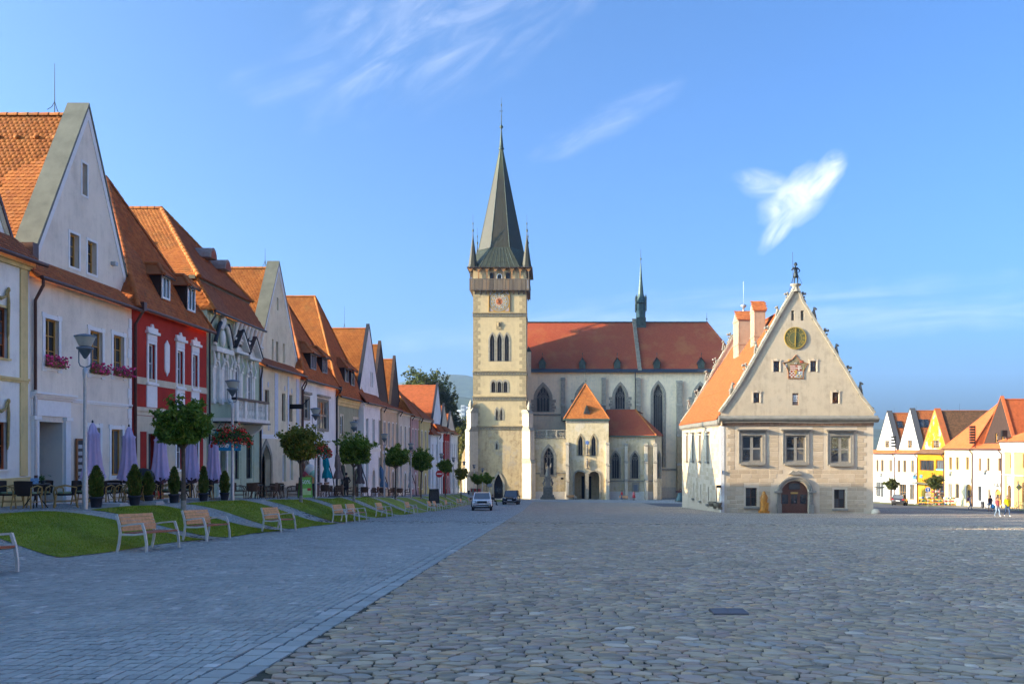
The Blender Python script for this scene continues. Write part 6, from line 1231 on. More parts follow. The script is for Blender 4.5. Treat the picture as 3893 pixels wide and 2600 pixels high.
def beast(fr, u, v, s, face=1, n=0.0, lean=0.0):
    m = MB(lambda a, b, c: fr(u + a * s * face, v + b * s, n + c * s)); m.box(-.22, .22, 0, .14, -.2, .2).ell((-.08, .34, 0), (.2, .24, .17)).ell((.02, .62, 0), (.14, .3, .13)).ell((.1, .95, 0), (.15, .13, .12)).ell((.22, .92, 0), (.09, .07, .07), 7, 5)
    m.tube([(.08, .6, .08), (.16, .35, .09), (.17, .15, .09)], [.06, .05, .05], 6).tube([(.08, .6, -.08), (.16, .35, -.09), (.17, .15, -.09)], [.06, .05, .05], 6).ell((.03, 1.07, .07), .045, 5, 4).ell((.03, 1.07, -.07), .045, 5, 4)
    m.put('gable_figure', STF, TH)
def crocket(fr, u, v, s, face=1, n=0.0):
    m = MB(lambda a, b, c: fr(u + a * s * face, v + b * s, n + c * s)); m.tube([(-.35, -.45, 0), (-.1, -.1, 0), (.05, .25, 0), (-.08, .52, 0), (-.25, .45, 0)], [.1, .13, .12, .12, .08], 7)
    for a, b, r in ((-.3, .5, .14), (-.05, .62, .13), (.16, .4, .15), (.2, .1, .13), (-.22, .15, .1)): m.ell((a, b, 0), (r, r, r * 1.1), 7, 5)
    m.put('crocket', STF, TH)
for i, (x, y, t, sz, f) in enumerate(((655, 575, 'b', 1.0, -1), (565, 725, 'c', 1, 1), (450, 915, 'b', 1, -1), (350, 1085, 'c', 1, 1), (212, 1310, 'b', 1, 1), (752, 390, 'c', .85, 1), (892, 388, 'c', .85, -1), (1000, 598, 'b', 1.1, 1), (1105, 750, 'c', 1, -1), (1215, 945, 'b', 1.05, 1), (1325, 1108, 'c', 1, -1), (1446, 1318, 'b', 1.1, 1), (1562, 1470, 'c', .5, -1))):
    s6 = q6(x, y); (beast if t == 'b' else crocket)(F, U(s6[0]), V(s6[1]), sz, f, -.2)
FR_ = Fr((0, 101.7, 0), (1, 0, 0), (0, -1, 0))
for i in range(7):
    t = .12 + i * .115; j = t * 9; a, b = rear[int(j)], rear[int(j) + 1]; x, z = a[0] + (b[0] - a[0]) * (j % 1), a[1] + (b[1] - a[1]) * (j % 1); (beast if i % 2 == 0 else crocket)(FR_, x - .12, z + .1, 1.05, -1 if i % 2 == 0 else 1, -.2)
# statue of the knight on its pedestal
kx = U(3026); kp = V(q6(0, 262)[1]); m = MB().lathe([(.42, V(q6(0, 325)[1]) - kp), (.32, -.5), (.3, -.1), (.5, -.02), (.5, .08)], (kx, 79.1, kp), 8); m.put('statue_pedestal', VERGE, TH)
BRZ = plain('dark_bronze', (.035, .045, .05), .5, .5)
kn = figure('knight_statue', [BRZ], lambda b: 0, dict(elbow_r=(-.36, .02, 1.2), wrist_r=(-.3, -.1, 1.36), palm_r=(-.27, -.14, 1.42), elbow_l=(.4, .06, 1.16), wrist_l=(.2, -.02, 1.0), palm_l=(.13, -.05, .98), knee_l=(.16, -.08, .5), ankle_l=(.18, .04, .09), toe_l=(.22, -.1, .04), knee_r=(-.1, -.03, .5), ankle_r=(-.12, .03, .09), toe_r=(-.14, -.13, .04)), 1.05, TH, 1.85); kn.location = (kx, 79.1, kp + .08)
MB().lathe([(.17, 0), (.17, .1), (.13, .2), (.05, .28)], (kx, 79.1, kp + .08 + 1.72), 9).put('helmet', BRZ, kn).location = (-kx, -79.1, -kp - .08)
MB().tube([(-.28, -.15, .3), (-.32, -.13, 2.9)], .02, 5).put('spear', BRZ, kn); MB().lathe([(.2, .8), (.27, .62), (.2, .6)], (0, 0, 0), 10).lathe([(.19, 1.0), (.2, .8)], (0, 0, 0), 10).put('tunic', BRZ, kn)
for dx, dy in ((-1.0, -2.1), (-.7, -1.9), (.35, -1.6), (.65, .15)): MB().tube([(kx + (-.1 if dx < 0 else .1), 79.12, kp + 1.2), (kx + dx, 79.3, kp + dy)], .018, 4).put('stay_wire', IRON, TH)
# clock and coat of arms
ck = empty('clock'); ck.parent = TH; cu, cv = U(q6(816, 0)[0]), V(q6(0, 772)[1]); r = .98; OLV2 = plain('olive_dial', (.10, .10, .035), .7, var=.2, sc=3); GLD = plain('gilding', (.50, .33, .06), .45, .4)
circ = lambda r, n=36: [(cu + r * math.cos(2 * math.pi * i / n), cv + r * math.sin(2 * math.pi * i / n)) for i in range(n)]
MB(F).prism(circ(r), -.02, .07).put('dial', OLV2, ck); MB(F).ring(circ(r * .95), circ(r * 1.03), 0, .11).put('dial_rim', GLD, ck); MB(F).ring(circ(r * .56), circ(r * .59), .06, .078).put('dial_ring', GLD, ck)
for i, t in enumerate('XII I II III IIII V VI VII VIII IX X XI'.split()): a = math.pi / 2 - math.pi * 2 * i / 12; text(t, F, cu + r * .77 * math.cos(a), cv + r * .77 * math.sin(a), .34, GLD, ck, .075, 'numeral', rot=a - math.pi / 2)
MB(F).prism([(cu - .035, cv - .55), (cu + .035, cv - .55), (cu + .03, cv + .8), (cu, cv + .95), (cu - .03, cv + .8)], .12, .14).put('minute_hand', GLD, ck); MB(F).prism([(cu - .05, cv + .2), (cu + .05, cv + .2), (cu + .06, cv - .5), (cu, cv - .85), (cu - .06, cv - .5)], .09, .11).put('hour_hand', GLD, ck); MB(F).prism([(cu - .05, cv + .55), (cu + .05, cv + .55), (cu + .07, cv + .7), (cu, cv + .82), (cu - .07, cv + .7)], .12, .15).put('hand_tip', GLD, ck)
ca = empty('coat_of_arms'); ca.parent = TH; S6 = lambda x, y: (U(q6(x, y)[0]), V(q6(x, y)[1]))
def bow(a, b, k, n=5): 
    a, b = Vector(a), Vector(b); d = b - a; p = Vector((-d.y, d.x)) * k; return [tuple(a + d * t + p * math.sin(math.pi * t)) for t in (i / n for i in range(n))]
star = bow(S6(823, 935), S6(938, 1018), -.14) + bow(S6(938, 1018), S6(893, 1158), -.14) + bow(S6(893, 1158), S6(750, 1158), 0) + bow(S6(750, 1158), S6(700, 1010), -.14) + bow(S6(700, 1010), S6(823, 935), -.14)
mc = sum(p[0] for p in star) / len(star), sum(p[1] for p in star) / len(star); P = lambda t: plain(*t)
RED_, IVO, GLD2, BLU2 = plain('heraldic_red', (.30, .06, .035), .8), plain('heraldic_white', (.55, .47, .38), .8), plain('heraldic_gold', (.42, .25, .06), .8), plain('heraldic_grey_blue', (.33, .36, .36), .8)
MB(F).prism(star, -.15, .02).put('arms_field', plain('muted_arms_paint', (.22, .17, .09), .8, var=.5, sc=2.5), ca); MB(F).ring(star, [(mc[0] + (x - mc[0]) * 1.05, mc[1] + (y - mc[1]) * 1.05) for x, y in star], -.02, .07).put('arms_border', plain('terracotta_border', (.34, .14, .05), .8), ca)
x0, z1 = S6(758, 1030); x1, z0 = S6(888, 1150); xm, zm_ = (x0 + x1) / 2, (z0 + z1) / 2
for i in range(7): MB(F).box(x0 + .1, xm - .03, zm_ + (z1 - zm_) * i / 7, zm_ + (z1 - zm_) * (i + 1) / 7, .02, .035 + (i % 2) * .003).put('arms_stripe', IVO if i % 2 else RED_, ca)
for i in range(4):
    for j in range(4): MB(F).box(x0 + (xm - x0) * i / 4, x0 + (xm - x0) * (i + 1) / 4, z0 + (zm_ - z0) * j / 4, z0 + (zm_ - z0) * (j + 1) / 4, .02, .034 + ((i + j) % 2) * .003).put('arms_check', IVO if (i + j) % 2 else RED_, ca)
MB(F).box(xm, x1 - .12, zm_, z1, .02, .03).put('arms_quarter', RED_, ca); xc = xm + (x1 - xm) * .45
MB(F).box(xc - .05, xc + .05, zm_ + .06, z1 - .04, .03, .05).box(xc - .2, xc + .2, zm_ + .4, zm_ + .48, .03, .049).box(xc - .27, xc + .27, zm_ + .22, zm_ + .31, .03, .049).put('double_cross', IVO, ca)
MB(F).box(xm, x1, z0, zm_, .02, .03).put('arms_quarter', BLU2, ca); MB(F).prism([(xm - .12, zm_ - .2), (xm, zm_ - .3), (xm + .12, zm_ - .2), (xm + .12, zm_ + .1), (xm - .12, zm_ + .1)], .03, .055).put('arms_escutcheon', GLD2, ca)
for j, (dx, dz) in enumerate(((.2, .15), (.45, .12), (.35, .38))): MB(F).ell((xm + dx, z0 + dz, .04), (.1, .09, .02), 7, 4).put('arms_charge', GLD2 if j < 2 else IVO, ca)
text('W', F, *S6(820, 1015), .3, IVO, ca, .03, 'arms_letter')
for i, (sx, sy, w, h, m_) in enumerate(((760, 985, .3, .22, GLD2), (880, 1000, .4, .3, RED_), (730, 1040, .2, .4, BLU2), (905, 1065, .2, .45, plain('arms_green', (.12, .15, .07), .8)))): MB(F).ell((*S6(sx, sy), .02), (w / 2, h / 2, .03), 8, 5).put('arms_mantling', m_, ca)
# roof and chimneys
rx, rzz = U(3030) , V(q6(0, 430)[1]); el, er_ = tx0 - .42, tx1 + .42; TRF = rand_mat('town_hall_tile', [(0, (.34, .085, .022)), (.5, (.40, .10, .025)), (.9, (.44, .125, .03)), (1, (.30, .085, .03))], .8, 1.2, .3, 30, mott=.2)
kz = zc + 3.0; kx_ = tx0 + 1.75
f = roof_face(TH, [(el, 101.6, zc - .05), (el, 79.3, zc - .05), (kx_, 79.3, kz), (kx_, 101.6, kz)], TRF, tw=.2, ce=.19, n_single=0); f.name = 'roof_foot'
f = roof_face(TH, [(kx_ - .02, 101.6, kz), (kx_ - .02, 79.3, kz), (rx, 79.3, rzz), (rx, 101.6, rzz)], TRF, tw=.2, ce=.19, n_single=300); f.name = 'roof_slope'
f = roof_face(TH, [(er_, 79.3, zc - .05), (er_, 101.6, zc - .05), (rx, 101.6, rzz), (rx, 79.3, rzz)], TRF, tiles=False); f.name = 'roof_slope'; caps(TH, (rx, 79.4, rzz), (rx, 101.5, rzz), TRF, .14, .6)
SALM = plaster('salmon_chimney_render', (.36, .255, .175), .3)
def chimney(a, b, y, zt_, d, rods=False):
    x0, x1 = (a - VX) * y / PX, (b - VX) * y / PX; zt2 = zat(zt_, y); o = empty('chimney'); o.parent = TH; w = x1 - x0
    MB().box(x0, x1, y, y + d, zt2 - 9, zt2 - 1.1).put('chimney_stack', SALM, o)
    MB().box(x0 - .01, x0 + .1, y - .012, y + d + .01, zt2 - 9, zt2 - 1.1).put('chimney_edge', SALM, o)
    for k_ in (1.1, 3.6, 6.0): MB().box(x0 - .06, x1 + .06, y - .06, y + d + .06, zt2 - k_ - .12, zt2 - k_).put('chimney_band', SALM, o)
    f = roof_face(o, [(x0 - .12, y - .15, zt2 - 1.1), (x1 + .12, y - .15, zt2 - 1.1), (x1 + .12, y + d / 2, zt2), (x0 - .12, y + d / 2, zt2)], TILE_OLD, .24, .2); f.name = 'chimney_cap'
    MB().add([(x0 - .05, y - .1, zt2 - 1.1), (x0 - .05, y + d + .1, zt2 - 1.1), (x0 - .05, y + d / 2, zt2 - .05), (x1 + .05, y - .1, zt2 - 1.1), (x1 + .05, y + d + .1, zt2 - 1.1), (x1 + .05, y + d / 2, zt2 - .05)], [(0, 1, 2), (3, 4, 5), (1, 2, 5, 4)]).put('chimney_gablet', SALM, o)
    if rods: MB().lathe([(.12, 0), (.1, .35), (.32, .5), (.32, .65), (.1, .75), (.02, .85), (.015, 3.2)], ((x0 + x1) / 2, y + d / 2, zt2), 8).put('chimney_finial', STEEL, o)
chimney(2808, 2866, 92.0, 1176, 2.6, True); chimney(2868, 2910, 86.5, 1139, 1.7)
MB(F).ell((tx1 + .1, gz(tx1, 79) + .1, .35), (.42, .4, .42)).put('guard_stone', ASH, TH)
MB(F).tube([(tx0, V(1848), .0), (tx0 - .15, V(1848), .4)], .03, 5).box(tx0 - .5, tx0 - .05, V(1853), V(1843), .3, .34).put('wrought_bracket', IRON, TH); MB(F).tube([(tx1, V(1851), .1), (tx1 + 1.0, V(1851), .2)], .04, 5).tube([(tx1, V(1858), .1), (tx1 + .9, V(1853), .2)], .03, 5).put('wrought_bracket', IRON, TH)
BASN = plain('stone_basin', (.17, .15, .11), .9, var=.3, sc=4)
for i, (s0, yb, lab) in enumerate(((2707, 1908, 'smaller dark stone basin against the town hall flank'), (2728, 1912, 'bigger dark stone basin at the corner of the town hall flank'))):
    y = (tx0 - .35) * PX / (s0 - VX); p = Vector((tx0 - .35, y, zat(yb + 6, y))); MB(lambda a, b, c, p=p: p + Vector((a, b, c))).lathe([(.15, -.25), (.3, -.2), (.42, .12), (.42, .2), (.34, .2), (.3, .05)], n=12).box(.1, .4, -.2, .2, -.45, -.2).put('stone_basin', BASN, label=lab, cat='stone basin', group='stone basins')
# ------------------------------------------------------------------ the right row, across the square
class RightHouse:
    def __init__(s, label, sx0, sx1, xf=62.0, name='gabled_house'):
        s.xf = xf; s.Y = lambda sx: s.xf * PX / (sx - VX); s.y0, s.y1 = s.Y(sx0), s.Y(sx1); s.W = s.y0 - s.y1
        s.h = empty(name, (0, 0, 0), 0, label, 'house', 'houses along the right side of the square'); s.F = Fr((xf, s.y0, 0), (0, -1, 0), (-1, 0, 0)); s.g = gz(xf, (s.y0 + s.y1) / 2)
    def q(s, x, y): sx, sy = 3280 + x * .3444, 1480 + y * .3444; return s.y0 - s.Y(sx), zat(sy, s.Y(sx))
    def w(s, a, b, t, bt, **k): (u0, v1), (u1, _), (_, v0) = s.q(a, t), s.q(b, t), s.q(a, bt); return dict(u0=u0, u1=u1, v0=v0, v1=v1, **k)
    def front(s, zE, mat, wins, doors=()):
        wall('wall', s.F, [(0, s.g - 1), (s.W, s.g - 1), (s.W, zE), (0, zE)], [hole(k) for k in wins] + [hole(k) for k in doors], .25, mat, s.h)
        for k in wins: window(s.h, s.F, **{'depth': .22, 'single': False, 'cols': 2, 'rows': 1, **k})
        for k in doors: door(s.h, s.F, **{'depth': .2, 'mat': OAK, **k})
        shell(s.h, s.F, s.W, s.g - 1, zE, 13, mat); gutter(s.h, s.F, -.1, s.W + .1, zE, .4, PIPE); downpipe(s.h, s.F, s.W - .05, s.g, zE, .45, PIPE, .09)
PW = plaster('bright_white_render', (.60, .595, .56), .12, (.55, .5, .42)); BRT = rand_mat('dark_brown_tile', [(0, (.13, .07, .035)), (.5, (.17, .085, .04)), (1, (.2, .1, .05))], .8, 2, .3, 30, mott=.3)
kw = dict(tw=.24, ce=.21, cam_left=False, D=14)
R1 = RightHouse('white gabled house nearest the town hall corner, half seen behind its edge', 3290, 3403); H = R1; zE = H.q(200, 705)[1]
H.front(zE, PW, [H.w(a, b, 775, 905, mat=OAK) for a, b in ((145, 176), (195, 232), (290, 327))] + [H.w(145, 230, 1018, 1175, mat=DPIPE, cols=3), ], [H.w(292, 326, 1110, 1230, mat=BROWNW)])
gable_house(H.h, H.F, H.W, zE, H.q(200, 672)[1], H.q(240, 0)[0], H.q(240, 243)[1], TILE_OLD, PW, gl=H.q(122, 0)[0], gr=H.q(348, 0)[0], sb=.5, gwins=[H.w(212, 260, 566, 642, mat=OAK), H.w(233, 246, 400, 455, mat=BROWNW, cols=1)], cop=plain('slate_coping', (.07, .07, .075), .6), copw=.9, **kw)
R2 = RightHouse('white gabled house between the half-hidden white one and the yellow shop', 3403, 3488.5); H = R2; zE = H.q(480, 705)[1]
H.front(zE, PW, [H.w(a, b, 780, 915, mat=OAK) for a, b in ((379, 417), (440, 480), (526, 568))] + [H.w(398, 480, 1040, 1215, mat=OAK, cols=3, rows=2), H.w(518, 570, 1045, 1215, mat=OAK)])
gable_house(H.h, H.F, H.W, zE, H.q(480, 672)[1], H.q(490, 0)[0], H.q(490, 215)[1], TILE_OLD, PW, gl=H.q(364, 0)[0], gr=H.q(600, 0)[0], sb=.5, gwins=[H.w(458, 512, 563, 645, mat=OAK), H.w(483, 497, 380, 440, mat=BROWNW, cols=1)], cop=plain('slate_coping', (.07, .07, .075), .6), copw=.9, **kw)
YSH = plaster('strong_yellow_render', (.44, .205, .014), .15, (.45, .28, .05)); YPEEL = plaster('peeling_yellow_render', (.44, .205, .014), .1, (.45, .28, .05), .9, (.64, .58, .45))
R3 = RightHouse('bright yellow gabled shop with peeling paint on its gable and goods outside', 3488.5, 3590.5, name='yellow_shop'); H = R3; zE = H.q(750, 705)[1]; H.h['category'] = 'shop'
H.front(zE, YSH, [H.w(628, 785, 778, 890, mat=BROWNW, cols=5, fw=.1), H.w(805, 888, 778, 890, mat=BROWNW, cols=3, fw=.1), H.w(790, 888, 1025, 1210, mat=OAK, cols=2)], [])
MB(H.F).box(*[H.q(a, 0)[0] for a in (622, 690)], H.g, H.q(650, 1045)[1], 0, .12).put('folded_door_leaf', plain('mustard_door', (.45, .29, .03), .7), H.h); MB(H.F).box(H.q(608, 0)[0], H.q(890, 0)[0], H.q(650, 1040)[1], H.q(650, 1025)[1], 0, 1.0).put('shop_canopy', SHEET, H.h)
gable_house(H.h, H.F, H.W, zE, H.q(750, 665)[1], H.q(762, 0)[0], H.q(762, 218)[1], BRT, YPEEL, gl=H.q(625, 0)[0], gr=H.q(893, 0)[0], sb=.5, gwins=[H.w(735, 807, 563, 645, mat=OAK, cols=3)], rake=plain('ochre_verge', (.42, .25, .04), .8), cop=TILE_OLD, copw=.9, **kw)
CRY = plaster('pale_lemon_render', (.58, .53, .34), .12)
R4 = RightHouse('pale lemon house with a broad orange hipped roof', 3590.5, 3698.5, name='hipped_house'); H = R4; zE = H.q(1000, 655)[1]
H.front(zE, CRY, [H.w(a, b, 746, 885, mat=OAK) for a, b in ((950, 985), (1025, 1060), (1136, 1172))] + [H.w(a, b, 1040, 1195, mat=BROWNW) for a, b in ((945, 983), (1020, 1062))], [dict(H.w(1142, 1206, 1042, 1245, shape='round', surround=(.2, PW, .04)), vs=H.q(1142, 1100)[1])])
hip_house(H.h, H.F, H.W, zE, (H.W * .74, H.q(1275, 128)[1], -5.2), TILE_RED, D=14, tw=.26, ce=.22, cam_left=False, front_tile=TILE_RED)
R5 = RightHouse('white house with a boarded brown gable and lettering over its arched door', 3698.5, 3809.5); H = R5; zE = H.q(1350, 655)[1]
H.front(zE, PW, [H.w(a, b, 755, 900, mat=OAK) for a, b in ((1273, 1307), (1365, 1402), (1488, 1530))] + [H.w(1270, 1310, 1065, 1225, mat=DPIPE)], [H.w(1380, 1412, 1105, 1265), dict(H.w(1460, 1524, 1095, 1270, shape='round', surround=(.15, PW, .03)), vs=H.q(1460, 1150)[1])])
gable_house(H.h, H.F, H.W, zE, H.q(1350, 600)[1], H.q(1415, 0)[0] + .4, H.q(1420, 85)[1], TILE_RED, BRB, gl=H.q(1245, 0)[0], gr=H.q(1572, 0)[0] , sb=1.2, gwins=[H.w(a, b, 485, 582, mat=OAK, cols=1) for a, b in ((1368, 1398), (1436, 1468))], cop=TILE_RED, copw=.4, over=.4, **{**kw, 'D': 20})
text('JOKER', H.F, H.q(1492, 0)[0], H.q(1492, 1055)[1], .75, BLACK, H.h, .02); text('herňa', H.F, H.q(1492, 0)[0], H.q(1492, 1072)[1], .3, BLACK, H.h, .02)
MB(H.F).box(H.q(1364, 0)[0], H.q(1412, 0)[0], H.q(1364, 1100)[1], H.q(1364, 1068)[1], 0, .12).put('shop_sign', WHITE, H.h)
YCL = plaster('apricot_render', (.55, .36, .15), .15); IVR = plain('ivory_stucco', (.70, .62, .45), .85, var=.08)
R6 = RightHouse('apricot house with ivory pilasters at the right edge of the picture', 3809.5, 3990, name='classical_house'); H = R6; zE = H.q(1600, 575)[1]
H.front(zE, YCL, [H.w(a, b, 712, 868, mat=BROWNW, cols=1) for a, b in ((1628, 1648), (1765, 1782))] + [H.w(1757, 1778, 1030, 1240, mat=BROWNW, cols=1)], [dict(H.w(1604, 1642, 1055, 1290, shape='round', mat=BROWNW, surround=(.15, IVR, .05)), vs=H.q(1604, 1085)[1])])
for a, b in ((1545, 1570), (1648, 1676)): pilaster(H.h, H.F, H.q(a, 0)[0], H.q(b, 0)[0], H.g, H.q(1600, 690)[1], .1, IVR)
band(H.h, H.F, 0, H.W, H.q(1600, 690)[1], zE, .35, IVR, 'entablature', 3); band(H.h, H.F, 0, H.W, H.q(1600, 950)[1], H.q(1600, 935)[1], .12, IVR, 'string_course')
MB(H.F).box(H.q(1604, 0)[0], H.q(1643, 0)[0], H.q(1604, 1035)[1], H.q(1604, 960)[1], .0, .12).put('shop_sign', WHITE, H.h); text('E', H.F, H.q(1622, 0)[0], H.q(1622, 985)[1], .95, plain('navy_print', (.02, .03, .12), .6), H.h, .13); text('Smeny', H.F, H.q(1624, 0)[0], H.q(1622, 1017)[1], .36, plain('navy_print', (.02, .03, .12), .6), H.h, .13)
hip_house(H.h, H.F, H.W, zE, (9, H.q(1780, 230)[1], -7), TILE_RED, D=16, tw=.26, ce=.22, cam_left=False, front_tile=TILE_RED)
# the sunlit row goes on towards and past the camera, to the right of the picture
for i in range(9):
    y1 = 106.5 - 18 * i; y0 = y1 - 18; lab = f"{('white', 'cream', 'lemon', 'apricot', 'ivory', 'yellow', 'pale grey', 'chalk white', 'buff')[i]} house of the right row, outside the picture, house {i + 1} past the apricot one"
    o = empty('terraced_house', (0, 0, 0), 0, lab, 'house', 'houses along the right side of the square'); Fx = Fr((62, y1, 0), (0, -1, 0), (-1, 0, 0)); g = gz(62, y0 + 9); z = g + 8.4; wm = (PW, CRY, YCL)[i % 3]
    ks = [dict(u0=1.2 + 2.8 * k, u1=2.3 + 2.8 * k, v0=g + v, v1=g + v + 1.8, single=False, mat=OAK) for k in range(6) for v in (1.0, 5.2)]
    wall('wall', Fx, [(0, g - 1), (18, g - 1), (18, z), (0, z)], [hole(k) for k in ks], .25, wm, o); shell(o, Fx, 18, g - 1, z, 13, wm)
    for k in ks: window(o, Fx, **k)
    hip_house(o, Fx, 18, z, (9, z + 7, -5), TILE, D=13, tiles=False)
H = R3; MB(H.F).box(H.q(818, 0)[0], H.q(872, 0)[0], H.q(820, 985)[1], H.q(820, 955)[1], .02, .1).put('shop_sign', plain('dusk_blue_board', (.10, .12, .22), .6), H.h); text('EGY', H.F, H.q(845, 0)[0], H.q(845, 969)[1], .75, plain('sign_tan', (.45, .38, .25), .7), H.h, .11)
MB(H.F).box(H.q(637, 0)[0], H.q(662, 0)[0], H.q(637, 975)[1], H.q(637, 940)[1], .02, .1).put('shop_sign', plain('steel_blue_board', (.08, .22, .42), .6), H.h); MB(H.F).box(H.q(812, 0)[0], H.q(888, 0)[0], H.q(812, 890)[1], H.q(812, 876)[1], .0, .05).put('window_banner', plain('cyan_banner', (.1, .4, .75), .6), H.h)
MB(R2.F).box(R2.q(560, 0)[0], R2.q(602, 0)[0], R2.q(560, 985)[1], R2.q(560, 947)[1], .1, .2).put('shop_sign', plain('steel_blue_board', (.08, .22, .42), .6), R2.h)
def flood(x, yt, yb, n, y, lab):
    X = (3280 + x * .3444 - VX) * y / PX; z0, z1 = zat(1480 + yb * .3444, y), zat(1480 + yt * .3444, y); o = empty('floodlight_mast', (X, y, z0), 0, lab, 'floodlights', 'floodlight masts on the right roofs')
    MB().tube([(0, 0, -.8), (0, 0, z1 - z0)], .07, 6).put('mast', IRON, o)
    for i in range(n): z = (z1 - z0) * (i + .5) / n; MB().box(-.75, -.15, -.25, .2, z - .16, z + .14).put('floodlight', IRON, o)
flood(1240, 400, 600, 7, 125.5, 'tall mast of dark floodlights between lemon house and boarded gable'); flood(1592, 450, 520, 3, 117, 'short pair of floodlights before the boarded gable roof'); flood(362, 510, 640, 4, 154, 'mast of floodlights between the two white gabled houses')
for H_, x, yt, yb, y in ((R1, 347, 190, 255, 160), (R2, 590, 168, 235, 150), (R3, 932, 195, 238, 139), (R3, 1068, 140, 238, 136), (R5, 1536, 30, 88, 117)): X = (3280 + x * .3444 - VX) * y / PX; z0 = zat(1480 + yb * .3444, y); rod(H_.h, (X, y, z0 - .2), zat(1480 + yt * .3444, y) - z0)
# skylights on the white houses
e = Vector((1, 0, 0))
for H, x, y, w, hh in ((R1, 407, 390, 1.0, 1.5), (R2, 650, 378, .95, 1.6), (R2, 698, 378, .95, 1.6)):
    gr_, vB = (H.q(348, 0)[0], H.q(200, 672)[1]) if H is R1 else (H.q(600, 0)[0], H.q(480, 672)[1]); uA, vA = (H.q(240, 0)[0], H.q(240, 243)[1]) if H is R1 else (H.q(490, 0)[0], H.q(490, 215)[1])
    a_, b_ = H.F(gr_, vB - .2, 0), H.F(uA, vA - .35, 0); sd = (b_ - a_).normalized(); nn = e.cross(sd); nn = nn if nn.z > 0 else -nn; sx, sy = 3280 + x * .3444, 1480 + y * .3444
    d = Vector(((sx - VX) / PX, 1, (VY - sy) / PX)); o_ = Vector((0, 0, EYE)); t = (a_ - o_).dot(nn) / d.dot(nn); skylight(H.h, o_ + d * t + nn * .03, e, sd, nn, w, hh)
# ------------------------------------------------------------------ beyond the town: hills, housing blocks
WOOD = plain('far_woodland', (.045, .06, .028), .95, var=.45, sc=.03)
def hill(name, d, prof, depth, base=-14):
    """a ridge at distance d; prof: picture x, picture y of its skyline"""
    r = np.random.RandomState(int(d)); xs = np.array([(p[0] - VX) * d / PX for p in prof]); zs = np.array([zat(p[1], d) for p in prof]); X = np.linspace(xs[0], xs[-1], 220); Zs = np.interp(X, xs, zs); Zs = np.convolve(np.pad(Zs, 6, 'edge'), np.ones(13) / 13, 'valid')
    rows = np.array([-1, -.75, -.5, -.3, -.12, 0, .3, 1]); prof_h = np.array([0, .2, .48, .72, .93, 1, .8, 0]); V = []
    for k, t in zip(prof_h, rows):
        for i, x in enumerate(X): V.append((x * (1 + t * depth / d), d + t * depth, base + (Zs[i] - base) * k + (r.uniform(-2.5, 2.5) if 0 < k < 1 else r.uniform(-1.2, 1.6) if k == 1 else 0) * d / 2400))
    nx = len(X); i = np.arange((len(rows) - 1) * nx).reshape(-1, nx)[:, :-1].ravel(); me = np_mesh(name, V, np.stack([i, i + 1, i + nx + 1, i + nx], 1)); put(name, me, WOOD, kind='structure')
hill('hills', 2600, [(-600, 1640), (900, 1560), (1400, 1490), (1620, 1424), (1690, 1414), (1760, 1420), (1900, 1450), (2300, 1530), (2900, 1590), (3330, 1592), (3420, 1600), (4400, 1640)], 700)
hill('hills', 1500, [(-600, 1690), (1200, 1600), (1600, 1505), (1720, 1495), (1800, 1512), (2100, 1580), (3300, 1630), (4400, 1680)], 350)
CONC = plain('pale_housing_block', (.52, .53, .54), .9, var=.05)
for i, (a, b, t, y) in enumerate(((1731, 1752, 1558, 760), (1752, 1766, 1540, 745), (1768, 1786, 1546, 770), (1784, 1799, 1543, 752))):
    x0, x1, z1 = (a - VX) * y / PX, (b - VX) * y / PX, zat(t, y); o = empty('housing_block', ((x0 + x1) / 2, y, -14), 0, ('lowest of the far tower blocks, partly behind the dark tree', 'far tower block with the brightest end wall', 'third far tower block from the left, in shade', 'far tower block touching the church buttress')[i], 'housing block', 'far housing blocks'); w = (x1 - x0) / 2
    MB().box(-w, w, 0, 14, 0, z1 + 14).put('wall', CONC, o)
    for k in range(9):
        for j in range(3):
            if z1 - 3 - k * 3.6 > -8: MB().box(-w + .6 + j * w * .64, -w + .6 + j * w * .64 + w * .4, -.15, .1, z1 + 14 - 3 - k * 3.6, z1 + 14 - 1.2 - k * 3.6).put('window', plain('far_window', (.16, .18, .2), .3), o)
# air between here and the hills
hz = bpy.data.materials.new('haze'); hz.use_nodes = True; nt = hz.node_tree; nt.nodes.clear(); pv = nt.nodes.new('ShaderNodeVolumePrincipled'); pv.inputs['Color'].default_value = (.45, .68, 1, 1); pv.inputs['Density'].default_value = .00014; pv.inputs['Anisotropy'].default_value = .2; ou = nt.nodes.new('ShaderNodeOutputMaterial'); nt.links.new(pv.outputs[0], ou.inputs['Volume'])
HAZE = MB().box(-3600, 3600, -300, 3900, -15, 330).put('haze', hz, kind='stuff')
